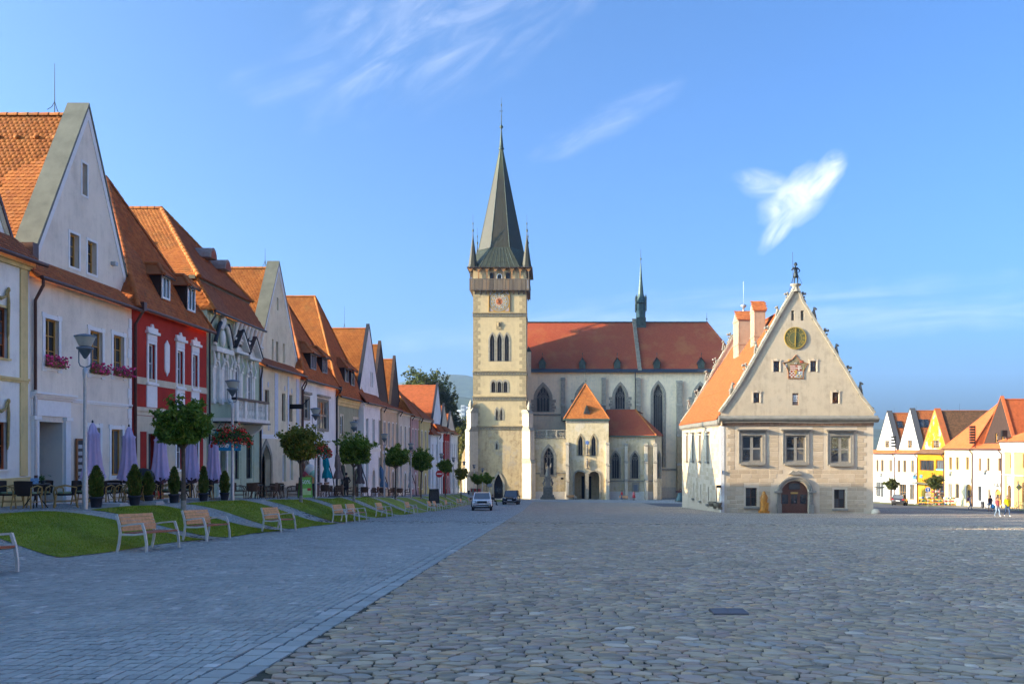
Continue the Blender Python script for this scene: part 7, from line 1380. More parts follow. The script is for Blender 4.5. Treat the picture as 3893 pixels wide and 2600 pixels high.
# ------------------------------------------------------------------ trees
BARK = plain('maple_bark', (.12, .09, .065), .95, var=.3, sc=7, bmp=.6, bsc=25, obj=True); LIME = plain('limewashed_bark', (.30, .27, .23), .95, var=.25, sc=9, obj=True)
def leafmat(n, stops):
    m = rand_mat(n, stops, .55, 2.5, 0, spec=.35, mott=.25); nt = m.node_tree; b = nt.nodes['Principled BSDF']; tr = nt.nodes.new('ShaderNodeBsdfTranslucent'); mx = nt.nodes.new('ShaderNodeMixShader'); mx.inputs[0].default_value = .4   # light comes through the leaf
    nt.links.new(b.inputs['Base Color'].links[0].from_socket, tr.inputs[0]); nt.links.new(b.outputs[0], mx.inputs[1]); nt.links.new(tr.outputs[0], mx.inputs[2]); nt.links.new(mx.outputs[0], nt.nodes['Material Output'].inputs[0]); return m
LF = [leafmat('maple_leaf', [(0, (.10, .19, .022)), (.5, (.17, .28, .03)), (.85, (.25, .34, .04)), (1, (.36, .38, .06))]), leafmat('turning_maple_leaf', [(0, (.15, .18, .02)), (.5, (.25, .265, .034)), (.85, (.34, .30, .04)), (1, (.44, .27, .04))]),
      leafmat('sunny_maple_leaf', [(0, (.05, .075, .015)), (.5, (.09, .115, .02)), (1, (.15, .15, .03))]), leafmat('dark_oak_leaf', [(0, (.02, .038, .012)), (.6, (.04, .062, .018)), (1, (.075, .085, .025))]), leafmat('yellowing_leaf', [(0, (.11, .12, .02)), (.6, (.18, .165, .03)), (1, (.24, .19, .04))])]
def leaves(r, n, pos, size):
    """n lobed leaves as arrays: three blades meeting at the stalk"""
    nrm = r.normal(0, 1, (n, 3)); nrm[:, 2] = np.abs(nrm[:, 2]) * .8 + .2; nrm /= np.linalg.norm(nrm, axis=1)[:, None]
    a = np.cross(nrm, r.normal(0, 1, (n, 3))); a /= np.linalg.norm(a, axis=1)[:, None]; b = np.cross(nrm, a); s = size * r.uniform(.6, 1.25, (n, 1)); dr = -nrm * s * .25
    P = np.stack([pos - a * s * .5, pos - b * s * .55 + a * s * .15 + dr, pos + a * s * .12 - b * s * .2, pos + a * s * .75 + dr, pos + a * s * .12 + b * s * .2, pos + b * s * .55 + a * s * .15 + dr], 1)
    base = np.arange(n)[:, None] * 6; F3 = np.concatenate([base + np.array([0, 1, 2]), base + np.array([0, 4, 5])]); F4 = base + np.array([0, 2, 3, 4]); return P.reshape(-1, 3), [F3, F4]
def crown_points(r, n, rx, rz, lumps=20, fill=.35, flat=.0, sprigs=16):
    cs = [];  
    for _ in range(lumps): d = r.normal(0, 1, 3); d /= np.linalg.norm(d); cs.append((d * np.array([rx, rx, rz]) * r.uniform(.35, .68), r.uniform(.34, .5) * min(rx, rz)))
    k = r.randint(0, lumps, n); C = np.array([c[0] for c in cs])[k]; Rr = np.array([c[1] for c in cs])[k]; d = r.normal(0, 1, (n, 3)); d /= np.linalg.norm(d, axis=1)[:, None]; P = C + d * (Rr * r.uniform(.35, 1, n) ** .5)[:, None]
    for _ in range(sprigs):
        d = r.normal(0, 1, 3); d[2] = abs(d[2]) * .9 + .15; d /= np.linalg.norm(d); i = r.randint(0, n, 26); t = r.uniform(.75, 1.2, 26); P[i] = d * np.array([rx, rx, rz]) * t[:, None] + r.normal(0, .06 * rx, (26, 3))
    lo = -rz * .62 if flat else -rz * 1.1; P[:, 2] = np.where(P[:, 2] < lo, lo + np.abs(r.normal(0, .06, n)), P[:, 2]); return P
def street_tree(seed, rx, rz, n, mat, size=.16, trunk=2.2):
    r = np.random.RandomState(seed); rr = random.Random(seed); t = empty('street_tree')
    tk = MB().tube([(0, 0, -.1), (.02, .01, .15), (.03, 0, trunk * .5), (0, .03, trunk)], [.11, .085, .065, .06], 9); tk.put('trunk', BARK, t); MB().tube([(0, 0, -.1), (.02, .01, .15), (.022, .0, .38)], [.113, .088, .083], 9).put('limewash', LIME, t)
    lm = MB(); cz = trunk + rz * .78
    for i in range(9): a = i * 2.4; e = Vector((rx * .75 * math.cos(a), rx * .75 * math.sin(a), cz - trunk + rz * rr.uniform(-.5, .6))); lm.tube([(0, .03, trunk - .1), (e.x * .4, e.y * .4, trunk + e.z * .35), (e.x, e.y, trunk + e.z)], [.045, .028, .008], 6)
    lm.put('limbs', BARK, t); P = crown_points(r, n, rx, rz, flat=True) + np.array([0, 0, cz]); V, Fs = leaves(r, n, P, size); put('crown', np_mesh('crown', V, Fs), mat, t); return t
specs = [(695, 1945, .88, .84, 5200, 0, 2.15, 'nearest street tree, a round green maple behind the second bench'), (1143, 1912, 1.1, .95, 5200, 1, 2.0, 'maple turning olive brown before the white stone-windowed house'), (1346, 1905, 1.28, 1.12, 4600, 0, 2.2, 'round dark green maple before the olive house'),
         (1505, 1903, 1.0, .98, 3800, 0, 2.6, 'round maple standing before the peach house'), (1601, 1900, 1.15, 1.15, 3400, 0, 2.7, 'taller round maple before the lemon yellow house'), (1693, 1893, .9, .86, 2200, 0, 2.9, 'small round maple beside the no-entry sign'),
         (1752, 1889, .85, .86, 1900, 1, 2.7, 'small browning maple nearest the left church buttress'), (1816, 1888, 1.0, .88, 1800, 0, 2.5, 'round maple above the poster board by the tower'), (1852, 1888, .9, .84, 1600, 0, 2.6, 'round maple behind the grey back of the round sign')]
def ground_hit(sx, sy, x_hint=None):
    """where the sight line through a picture position meets the ground"""
    lo, hi = 4.0, 400.0
    f = lambda y: (EYE - (sy - VY) * y / PX) - gz((sx - VX) * y / PX, y)
    for _ in range(60):
        m = (lo + hi) / 2
        if f(m) > 0: lo = m
        else: hi = m
    y = (lo + hi) / 2; return Vector(((sx - VX) * y / PX, y, gz((sx - VX) * y / PX, y)))
for i, (sx, sy, rx, rz, n, m, tk, lab) in enumerate(specs):
    p = ground_hit(sx, sy); 
    if i >= 6: y = (109, 119, 124)[i - 6]; p = G((sx - VX) * y / PX, y)
    t = street_tree(20 + i, rx, rz, n, LF[m], .17 if i < 3 else .2, tk); t.location = p; t.rotation_euler.z = i; tag(t, lab, 'tree', 'clipped street trees')
for i, (sx, y, rx, lab) in enumerate(((3389, 141, 1.15, 'sunlit round tree beside the parked grey car'), (3551, 127, 1.3, 'sunlit round tree before the yellow shop'))):
    t = street_tree(40 + i, rx, rx * .95, 2600, LF[2], .24, 2.2 if i == 0 else 2.4); t.location = G((sx - VX) * y / PX, y); tag(t, lab, 'tree', 'clipped street trees')
def big_tree(x, y, H, rx, rz, n, mat, seed, lab, size=.7):
    r = np.random.RandomState(seed); z = gz(min(x, 60), min(y, 200)); t = empty('tree', (x, y, z), seed, lab, 'tree', 'big trees behind the left row'); MB().tube([(0, 0, -1), (.1, 0, H * .4), (.3, .2, H * .8)], [.5, .38, .12], 9).put('trunk', BARK, t)
    lm = MB()
    for i in range(8): a = i * 2.4; lm.tube([(.1, 0, H * .35), (rx * .4 * math.cos(a), rx * .4 * math.sin(a), H * .5), (rx * .8 * math.cos(a), rx * .8 * math.sin(a), H * (.55 + .05 * i))], [.2, .12, .03], 6)
    lm.put('limbs', BARK, t); P = crown_points(r, n, rx, rz, 34, sprigs=20) + np.array([0, 0, H - rz]); V, Fs = leaves(r, n, P, size); put('crown', np_mesh('crown', V, Fs), mat, t)
for i, (sx, st, y, rx, rz, m, lab) in enumerate(((1600, 1398, 200, 4.8, 6, 2, 'tall olive tree whose top shows over the big orange roof'), (1660, 1420, 206, 4, 7, 3, 'dark tree right of the olive tree top over the orange roof'), (1706, 1478, 212, 3.2, 10, 3, 'dark slender tree between the orange roof and far tower blocks'), (1752, 1590, 235, 5, 6.5, 2, 'pale green tree below the far tower blocks'), (1758, 1628, 196, 4.2, 7, 4, 'yellowing tree between the left row and the church'), (1722, 1600, 215, 3.4, 8, 3, 'shaded tree behind the last house of the left row'))):
    x = (sx - VX) * y / PX; big_tree(x, y, zat(st, y) - gz(x, min(y, 200)), rx, rz, 3800, LF[m], 70 + i, lab, .6)
# ------------------------------------------------------------------ street lamps
LGL = plain('frosted_lamp_glass', (.42, .42, .36), .35, var=.05); LBL = plain('blue_grey_lamp_metal', (.15, .19, .23), .45, .3, obj=True)
def lamp():
    t = empty('street_lamp'); MB().lathe([(.075, -.1), (.075, .9), (.06, 1.0), (.048, 3.7), (.065, 3.85), (.065, 4.0), (.03, 4.06)], n=12).put('pole', STEEL, t)
    MB().tube([(-.18, 0, 4.6), (-.18, 0, 4.2), (-.14, 0, 4.1), (0, 0, 4.05), (.14, 0, 4.1), (.18, 0, 4.2), (.18, 0, 4.6)], .018, 7).put('yoke', LBL, t)
    MB().lathe([(.015, 4.3), (.04, 4.32), (.18, 4.56), (.23, 4.58), (.23, 4.62), (.13, 4.65), (.11, 4.69)], n=18).put('lower_cone', LBL, t); MB().lathe([(.16, 4.66), (.275, 4.92)], n=18).put('lamp_shade', LGL, t); MB().lathe([(.29, 4.915), (.295, 4.95), (.13, 5.0), (.03, 5.02)], n=18).put('lamp_cap', LBL, t); return t
note_kids(); L0 = lamp(); note_kids()
LS = [(-13.2, 24.8, 'nearest street lamp, before the cream gabled house'), (-13.05, 36.0, 'street lamp with a full red flower basket, before the green house'), (-12.8, 48.0, 'street lamp whose red basket hides behind the browning maple'), (-12.8, 57.5, 'street lamp whose head rises out of the dark green maple'), (-12.75, 68, 'street lamp left of the peach house maple'), (-12.55, 80, 'street lamp between the peach house maple and the taller maple'), (-12.4, 102, 'street lamp beside the no-entry sign'), (-12.3, 114, 'street lamp before the white end house of the left row'), (-12.9, 135, 'left one of the three lamps below the church tower'), (-11.6, 138, 'middle one of the three lamps below the church tower'), (-10.5, 141, 'right one of the three lamps below the church tower'), (56.5, 147, 'lamp before the half-hidden white house on the right'), (58.0, 137, 'lamp at the yellow shop\'s left edge'), (58.5, 126, 'lamp before the pale lemon house'), (57, 113, 'lamp before the white house with the boarded gable')]
for i, (x, y, lab) in enumerate(LS):
    o = L0 if i == 0 else copy_tree(L0); o.location = G(x, y); o.rotation_euler.z = .12 * i; tag(o, lab, 'street lamp', 'street lamps')
def basket(p, seed, lab):
    r = np.random.RandomState(seed); rr = random.Random(seed); t = empty('flower_basket', p, 0, lab, 'flower basket', 'flower baskets on the lamps'); MB().lathe([(.12, -.18), (.45, -.1), (.55, .08), (.5, .1)], n=14).put('bowl', DARKW, t)
    n = 1500; a = r.uniform(0, 6.283, n); q = np.sqrt(r.uniform(.1, 1, n)) * .82; z = .3 * (1 - (q / .82) ** 2) + r.normal(0, .1, n) - .32 * (q > .55) * r.uniform(0, 1, n); V, Fs = leaves(r, n, np.stack([q * np.cos(a), q * np.sin(a), z], 1), .09); put('leaves', np_mesh('leaves', V, Fs), LEAF, t)
    m = MB()
    for _ in range(230): a = rr.uniform(0, 6.283); q = math.sqrt(rr.uniform(.1, 1)) * .84; m.ell((q * math.cos(a), q * math.sin(a), .36 * (1 - (q / .84) ** 2) + rr.gauss(.02, .08) - (rr.uniform(0, .42) if q > .6 else 0)), rr.uniform(.025, .055), 6, 4)
    m.put('blossom', REDP, t)
basket(G(-13.05, 36.0, 2.62) + Vector((0, -.05, 0)), 3, 'big round basket of red geraniums on the lamp before the green house'); basket(G(-12.8, 48.0, 2.62) + Vector((.05, 0, 0)), 4, 'red geranium basket half hidden by the browning maple')
# ------------------------------------------------------------------ benches
SLAT = plain('warm_bench_wood', (.62, .31, .13), .6, var=.2, sc=7, obj=True, bmp=.15); SLATR = plain('red_brown_bench_wood', (.33, .10, .05), .55, var=.15, sc=7, obj=True); BMET = plain('pale_bench_metal', (.62, .60, .55), .5, .2, obj=True)
def bench(L=1.7):
    t = empty('park_bench')
    for y in (0.0, L):
        fr = lambda a, b, c, y=y: Vector((a, y + c, b)); m = MB(fr)
        def strip(pts, w, m=m):
            P = [Vector(p) for p in pts]; l, r_ = [], []
            for i, p in enumerate(P): d = (P[min(i + 1, len(P) - 1)] - P[max(i - 1, 0)]).normalized(); q = Vector((-d.y, d.x)) * w / 2; l.append(p + q); r_.append(p - q)
            for i in range(len(P) - 1): m.prism([tuple(l[i]), tuple(l[i + 1]), tuple(r_[i + 1]), tuple(r_[i])], -.022, .022)
        strip([(-.06, 0), (-.02, .2), (0, .42), (-.03, .62), (-.1, .84)], .05); m.put('back_leg', BMET, t); m = MB(fr); strip([(.6, 0), (.59, .2), (.545, .45), (.48, .64)], .05, m); m.put('front_leg', BMET, t)
        m = MB(fr); strip([(.485, .635), (.2, .61), (-.03, .57)], .035, m); strip([(0, .39), (.3, .385), (.56, .41)], .045, m); m.put('armrest', BMET, t)
    for i in range(5): z = .46 + i * .078; x = .035 - (max(0, i - 1) * .028); MB().add([(x - .012, -.03 + .05, z), (x + .012, .02, z), (x + .012 - .02, .02, z + .07), (x - .012 - .02, .02, z + .07), (x - .012, L - .02, z), (x + .012, L - .02, z), (x - .008, L - .02, z + .07), (x - .032, L - .02, z + .07)], [(0, 1, 2, 3), (4, 5, 6, 7), (0, 1, 5, 4), (1, 2, 6, 5), (2, 3, 7, 6), (3, 0, 4, 7)]).put('back_slat', SLAT, t)
    for i in range(5): x = .08 + i * .098; MB().box(x, x + .088, .02, L - .02, .405 + .006 * (i == 0), .435 + .004 * (i == 4)).put('seat_slat', SLATR, t)
    return t
B0 = bench(); note_kids()
BY = [(12.75, -9.42, 'bench cut by the left edge of the picture'), (19.4, -9.55, 'nearest whole bench, slatted wood with pale metal frame'), (23.6, -9.85, 'second whole bench, beneath the nearest street tree'), (29.7, -9.7, 'bench standing alone before the cream house with the arched door'), (39.6, -9.75, 'left bench of the pair left of the white stone-windowed house lawn'), (42.3, -9.75, 'right bench of the first pair, farther along than its neighbour'), (49.6, -9.75, 'bench before the third street tree, standing alone'), (59.7, -9.75, 'bench by the lawn before the peach house maple'), (70.6, -9.7, 'left bench of the pair before the taller maple'), (73.9, -9.7, 'right bench of the pair before the taller maple'), (82.4, -9.7, 'lone bench before the no-entry sign'), (93.3, -9.7, 'left bench of the far pair beside the white car'), (96.6, -9.7, 'right bench of the far pair beside the white car'), (106, -9.6, 'bench half hidden behind the white car'), (109.5, -9.6, 'farthest bench, almost hidden by the white car')]
for i, (y, x, lab) in enumerate(BY):
    o = B0 if i == 0 else copy_tree(B0); o.location = G(x, y + .8) ; o.location.y = y; o.rotation_euler = (math.atan2(gz(x, y + 1.7) - gz(x, y), 1.7), 0, 0); o.location.z = gz(x, y); tag(o, lab, 'bench', 'benches along the lawns')
b = copy_tree(B0); b.location = G((2352 - VX) * 155 / PX, 155); b.rotation_euler.z = -R(90); b['label'] = 'bench before the church portal, left of the red-jacketed person'
b = copy_tree(B0); b.location = G((2186 - VX) * 156 / PX, 156); b.rotation_euler.z = R(60); b['label'] = 'bench at the left arch of the church porch'
# ------------------------------------------------------------------ café terrace
LIL = plain('lilac_canvas', (.56, .44, .64), .9, var=.06, bmp=.1, bsc=40)
def parasol(seed, H=2.75, col=LIL, bot=.85):
    r = random.Random(seed); t = empty('parasol'); MB().tube([(0, 0, 0), (0, 0, H - .1)], .025, 8).put('pole', DPIPE, t); n = 32; ring = []
    prof = [(.03, H), (.1, H - .12), (.13, H - .3), (.19, H - .36), (.17, H - .44), (.19, H - .9), (.24, H - 1.4), (.29, bot + .2), (.33, bot)]
    V = [];  F_ = []
    for i, (q, z) in enumerate(prof):
        for k in range(n): a = 2 * math.pi * k / n; w = 1 + (.3 * min(1, i / 3)) * math.cos(8 * a + .25 * math.sin(i + seed)) + .08 * math.sin(3 * a + seed); V.append((q * w * math.cos(a), q * w * math.sin(a), z + (.05 * math.cos(8 * a) + .04 * math.sin(2 * a + seed) if i == len(prof) - 1 else 0)))
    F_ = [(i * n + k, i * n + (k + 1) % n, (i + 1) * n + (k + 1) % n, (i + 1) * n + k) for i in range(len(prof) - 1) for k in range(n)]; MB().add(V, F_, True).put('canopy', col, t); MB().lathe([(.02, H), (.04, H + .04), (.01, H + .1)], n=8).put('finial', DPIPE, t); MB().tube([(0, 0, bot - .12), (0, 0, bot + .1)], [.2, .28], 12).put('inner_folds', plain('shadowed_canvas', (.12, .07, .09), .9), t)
    MB().box(-.5, .5, -.5, .5, 0, .06).put('base_slab', plain('concrete_slab', (.42, .41, .39), .9), t); MB().box(-.1, .5, -.5, .1, .062, .12).put('weight_slab', plain('concrete_slab', (.42, .41, .39), .9), t); return t
for i, (sx, y, lab) in enumerate(((352, 29.0, 'nearest furled lilac parasol, before the cream gabled house'), (490, 31.1, 'furled lilac parasol before the downpipe of the red house'), (610, 33.2, 'furled lilac parasol under the oval hanging sign'), (728, 35.6, 'furled lilac parasol behind the nearest tree trunk'), (812, 38, 'furled lilac parasol before the blue banner'))):
    t = parasol(i); t.location = G((sx - VX) * y / PX, y); tag(t, lab, 'parasol', 'furled lilac parasols')
WICK = rand_mat('dark_wicker', [(0, (.03, .022, .02)), (1, (.06, .042, .035))], .75, 20, .5, 120); BAMB = plain('bamboo_cane', (.36, .23, .07), .5, var=.25, sc=14, obj=True); CUSH = plain('green_cushion', (.20, .28, .17), .95, obj=True); BRWK = rand_mat('brown_wicker', [(0, (.09, .05, .03)), (1, (.15, .09, .055))], .75, 20, .4, 120)
def cane_chair(frame, wick, cush):
    t = empty('cane_chair'); r = .018
    for s in (-1, 1):
        for k, pts in (('leg', [(s * .28, -.3, 0), (s * .24, -.24, .42)]), ('leg', [(s * .29, .33, 0), (s * .25, .26, .44)])): MB().tube(pts, r * 1.2, 7).put(k, frame, t)
        MB().tube([(s * .25, .26, .44), (s * .28, .3, .62), (s * .3, .0, .68), (s * .28, -.26, .62), (s * .27, -.3, .5), (s * .26, -.28, .36)], r, 7).put('armrest', frame, t); MB().tube([(s * .27, -.05, .44), (s * .3, -.05, .6), (s * .3, -.18, .64), (s * .28, -.25, .58), (s * .27, -.22, .45)], r * .8, 6).put('arm_loop', frame, t)
        MB().tube([(s * .27, -.27, .2), (s * .27, .28, .2)], r * .7, 6).put('stretcher', frame, t)
    V = [];  n = 9
    for j in range(4):
        for i in range(n): a = math.pi * (.12 + .76 * i / (n - 1)); V.append((math.cos(a) * (.27 + .03 * j / 3), .12 + math.sin(a) * (.18 + .05 * j / 3), .43 + .37 * j / 3 + (.03 * math.sin(a) if j == 3 else 0)))
    V2 = [(x * .93, y - .02, z) for x, y, z in V]; k = len(V); Fq = [(j * n + i, j * n + i + 1, (j + 1) * n + i + 1, (j + 1) * n + i) for j in range(3) for i in range(n - 1)]; MB().add(V, Fq, True).add(V2, Fq, True).add(V[-n:] + V2[-n:], [(i, i + 1, n + i + 1, n + i) for i in range(n - 1)]).put('backrest', wick, t)
    MB().lathe([(.05, .37), (.26, .38), (.27, .42), (.25, .43)], n=14).put('seat', wick, t)
    if cush: MB().lathe([(.1, .432), (.25, .436), (.26, .46), (.22, .485), (.05, .49)], n=14).put('cushion', cush, t)
    return t
def cafe_table(mat):
    t = empty('cafe_table'); MB().lathe([(.4, .70), (.42, .715), (.4, .73)], n=20).put('tabletop', mat, t)
    for a in (.4, 1.97, 3.54, 5.1): MB().tube([(.33 * math.cos(a), .33 * math.sin(a), 0), (.1 * math.cos(a), .1 * math.sin(a), .35), (.28 * math.cos(a), .28 * math.sin(a), .7)], .016, 6).put('leg', IRON, t)
    return t
c1, c2 = cane_chair(BAMB, WICK, CUSH), cane_chair(plain('brown_cane', (.15, .085, .045), .5), BRWK, None); tb, tb2 = cafe_table(plain('dark_tabletop', (.03, .03, .035), .35)), cafe_table(plain('dark_tabletop', (.03, .03, .035), .35)); note_kids(); usedp = set()
def place(proto, p, rz, lab, cat, group):
    o = proto if proto.name not in usedp else copy_tree(proto); usedp.add(proto.name); o.location = p; o.rotation_euler = (0, 0, rz); tag(o, lab, cat, group); return o
ci = 0
tables = [(-15.45, 26.2, 'nearest dark café table, with a blue menu card on it'), (-15.0, 29.6, 'dark café table behind the first potted conifer'), (-15.35, 33.2, 'dark café table behind the nearest maple trunk'), (-15.3, 36.6, 'dark café table before the green house entrance')]
for k, (x, y, lab) in enumerate(tables):
    place(tb, G(x, y), .3 * k, lab, 'café table', 'terrace tables of the near café'); where = ('nearest café table', 'table behind the first conifer', 'table behind the nearest trunk', 'table before the green house')[k]
    for j, (a, d, q) in enumerate(((-1.3, .78, 'on the camera side'), (.35, .8, 'on the lawn side'), (1.9, .75, 'on the far side'), (3.1, .8, 'on the house side'))):
        place(c1, G(x + d * math.cos(a), y + d * math.sin(a)), a + math.pi / 2 + math.pi - .0 + (.2 if j % 2 else -.25), f'bamboo chair {q} of the {where}', 'chair', 'bamboo café chairs')
for k, (x, y, lab) in enumerate(((-15.2, 45.2, 'left brown terrace table before the arched stone doorway'), (-15.0, 48.3, 'right brown terrace table before the blue-grey panels'))):
    place(tb2, G(x, y), .5 * k, lab, 'café table', 'terrace tables of the second café')
    for j, (a, q) in enumerate(((-1.4, 'camera side'), (.3, 'lawn side'), (1.8, 'far side'), (3.3, 'house side'))): place(c2, G(x + .8 * math.cos(a), y + .8 * math.sin(a)), a + math.pi * 1.5, f'brown wicker chair, {q} of the {("left", "right")[k]} table by the arched doorway', 'chair', 'brown wicker chairs')
for k, (x, y) in enumerate(((-14.9, 58.5), (-14.9, 62.5), (-14.7, 70), (-14.6, 77), (-14.6, 86))):
    wh = ('olive house, under the teal parasol', 'olive house, beyond the teal parasol', 'peach house, beside the blue parasol', 'ivory house terrace', 'salmon house terrace')[k]; place(tb2, G(x, y), .5 * k, f'dark table before the {wh}', 'café table', 'far terrace tables')
    for j, (a, q) in enumerate(((-1.4, 'camera side'), (.3, 'lawn side'), (2.6, 'house side'))): place(c2, G(x + .8 * math.cos(a), y + .8 * math.sin(a)), a + math.pi * 1.5, f'dark chair on the {q} before the {wh}', 'chair', 'far terrace chairs')
# things on the nearest table
p = G(-15.45, 26.2, .732); m = MB(lambda a, b, c: p + Vector((a, b, c))); o = MB().add([(-.12, 0, 0), (.12, .02, 0), (.0, .09, 0), (-.12, .02, .17), (.12, .04, .17)], [(0, 1, 4, 3), (0, 1, 2)]).put('menu_card', plain('blue_menu_print', (.18, .35, .55), .5, var=.5, sc=30), label='blue and white menu card standing on the nearest café table', cat='menu card'); o.location = p + Vector((.02, -.1, 0))
t = empty('table_plant', p + Vector((.2, .05, 0)), 0, 'little green plant in a dark pot on the nearest café table', 'plant'); MB().lathe([(.05, 0), (.07, .1), (.06, .1)], n=10).put('pot', BLACK, t); r = np.random.RandomState(2); V_, F_ = leaves(r, 60, r.normal(0, .05, (60, 3)) + [0, 0, .16], .06); put('leaves', np_mesh('leaves', V_, F_), LEAF, t)
# potted conifers
CON = leafmat('thuja_spray', [(0, (.09, .15, .025)), (.5, (.15, .21, .035)), (.85, (.23, .25, .045)), (1, (.34, .24, .055))]); POT = plain('charcoal_pot', (.03, .033, .042), .6, obj=True)
def conifer(seed, H, wd, lab, mat=CON):
    r = np.random.RandomState(seed); t = empty('potted_conifer', label=lab, cat='potted plant', group='potted conifers before the cafés'); MB().lathe([(.14, 0), (.15, .05), (.18, .27), (.205, .275), (.205, .33), (.185, .33), (.18, .28)], n=18).put('pot', POT, t); MB().tube([(0, 0, .2), (0, 0, .3 + H * .6)], [.03, .012], 6).put('stem', BARK, t)
    n = 4200; z = r.uniform(0, 1, n) ** 1.15; a = r.uniform(0, 6.283, n); w = wd * (np.sin(np.clip(z * 1.15 + .22, 0, 1.37) / 1.37 * math.pi) ** .8) * (1 + .28 * np.sin(4 * a + 9 * z + seed) + .14 * np.sin(7 * a - 15 * z)); q = w * np.sqrt(r.uniform(.25, 1, n)); P = np.stack([q * np.cos(a), q * np.sin(a), .3 + z * H], 1)
    d = np.stack([np.cos(a) * .5, np.sin(a) * .5, np.ones(n)], 1) + r.normal(0, .3, (n, 3)); d /= np.linalg.norm(d, axis=1)[:, None]; s = r.uniform(.05, .1, (n, 1)); e = np.cross(d, r.normal(0, 1, (n, 3))); e /= np.linalg.norm(e, axis=1)[:, None]; V = np.stack([P - e * s * .22, P + e * s * .22, P + d * s + e * s * .1, P + d * s * 1.1 - e * s * .12], 1).reshape(-1, 3); put('foliage', np_mesh('foliage', V, np.arange(4 * n).reshape(-1, 4)), mat, t); return t
for i, (sx, y, H, w, lab) in enumerate(((366, 26.8, .92, .17, 'nearest potted conifer, beside the nearest lamp post'), (512, 29.1, 1.0, .175, 'taller conifer of the pair left of the furled parasol'), (562, 30.0, .78, .16, 'shorter conifer of the pair left of the furled parasol'), (662, 32.3, .98, .15, 'browning potted conifer left of the nearest maple trunk'), (774, 35.1, 1.05, .14, 'potted conifer right of the nearest maple trunk'), (854, 37.4, .9, .165, 'potted conifer farthest right, left of the flower basket lamp'))):
    t = conifer(i, H, w, lab, CON); t.location = G((sx - VX) * y / PX, y)
SLB = plain('concrete_slab', (.42, .41, .39), .9)
for i, (sx, y) in enumerate(((420, 27.2), (560, 29.9))):
    o = MB().box(-.45, .45, -.35, .35, 0, .06).box(-.3, .42, -.25, .3, .063, .12).put('parasol_weight', SLB, label=('stacked concrete slabs beside the nearest potted conifer', 'stacked concrete slabs under the pair of conifers')[i], cat='slabs'); o.location = G((sx - VX) * y / PX, y)
o = MB().ell((0, 0, .85), (.42, .3, .34), 12, 8).tube([(-.3, 0, .6), (.25, 0, .25)], .03, 6).tube([(.3, 0, .6), (-.25, 0, .25)], .03, 6).lathe([(.02, -.03), (.16, -.03), (.16, .03), (.02, .03)], (0, 0, 0), 4).put('pram', BLACK, label='black pram standing among the café chairs', cat='pram'); o.location = G(-14.7, 31.6, .1)
# hanging signs, banners, boards
H = H3; o = empty('oval_sign', H.F(1.9, zat(1648, 38), .9), 0, 'oval white sign hanging from a scrolled bracket on the red house', 'sign'); el = lambda a, b: [(a * math.cos(2 * math.pi * i / 24), b * math.sin(2 * math.pi * i / 24)) for i in range(24)]
fo = lambda a, b, c: Vector((a, c, b)); MB(fo).prism(el(.62, .33), -.03, .03).put('sign_board', plain('sign_rim', (.16, .18, .22), .5), o); MB(fo).prism(el(.54, .26), -.036, .036).put('sign_face', plain('blurred_sign_face', (.48, .49, .5), .7, var=.15, sc=5), o); MB(fo).tube([(-.9, .7, 0), (-.4, .75, 0), (.1, .6, 0), (.4, .4, 0)], .025, 6).tube([(-.5, .7, 0), (-.65, .5, 0), (-.45, .42, 0), (-.38, .56, 0), (-.5, .6, 0)], .02, 6).put('bracket', plain('red_iron', (.25, .03, .025), .5), o)
H = H4; o = empty('banner_sign', H.F(.8, zat(1680, 45), .7), 0, 'bright blue banner hanging at the corner of the green house', 'sign'); MB(fo).box(-.6, .75, -.45, .55, -.02, .02).put('banner_cloth', plain('banner_blue', (.02, .28, .48), .6), o); MB(fo).tube([(-.7, .62, 0), (.9, .62, 0)], .03, 6).tube([(-.5, .66, 0), (-.3, .95, 0), (-.1, .8, 0), (0, 1.1, 0), (.3, .9, 0), (.2, .72, 0)], .022, 6).put('bracket', IRON, o); MB(fo).prism([(-.2, .1), (.3, .0), (.45, .25), (.1, .35)], -.026, .026).prism([(-.4, -.25), (.1, -.3), (.2, -.1), (-.3, -.05)], -.026, .026).put('banner_print', WHITE, o)
H = H5; o = empty('hanging_sign', H.F(4.6, zat(1690, 57), .55), 0, 'small black hanging sign beside the arched stone doorway', 'sign'); MB(fo).box(-.55, .55, -.2, .25, -.03, .03).put('sign_board', BLACK, o); MB(fo).tube([(-.6, .45, 0), (.8, .45, 0)], .025, 5).tube([(-.6, .5, 0), (-.6, -.3, 0)], .025, 5).put('bracket', IRON, o); o = empty('hanging_sign', H.F(6.3, zat(1547, 59), .5), 0, 'wrought iron sign bracket on the upper floor of the cream house', 'sign'); MB(fo).box(-.7, .4, -.12, .2, -.02, .02).tube([(-.75, -.2, 0), (-.75, .4, 0)], .03, 5).tube([(.4, .2, 0), (.8, .6, 0)], .03, 5).put('sign_frame', IRON, o)
o = empty('menu_board', H2.F(dk['u1'] + .42 if False else 3.05, H2.g0 + .45, .06), 0, 'tall wooden-framed menu board on the cream house wall', 'menu board'); fb = Fr(o.location, (0, 1, 0), (1, 0, 0)); fl = lambda a, b, c: Vector((c, a, b)); MB(fl).ring(rect(-.2, .2, .05, 1.75), rect(-.27, .27, -.02, 1.82), -.02, .05).put('board_frame', plain('orange_board_wood', (.33, .14, .05), .6), o); MB(fl).box(-.2, .2, .05, 1.75, -.02, .01).put('chalk_panel', plain('slate_panel', (.06, .06, .065), .7), o)
for i in range(6): MB(fl).box(-.15, .15, .2 + i * .25, .2 + i * .25 + .14, .01, .016).put('menu_sheet', plain('menu_paper', (.42, .44, .46), .8, var=.3, sc=25), o)
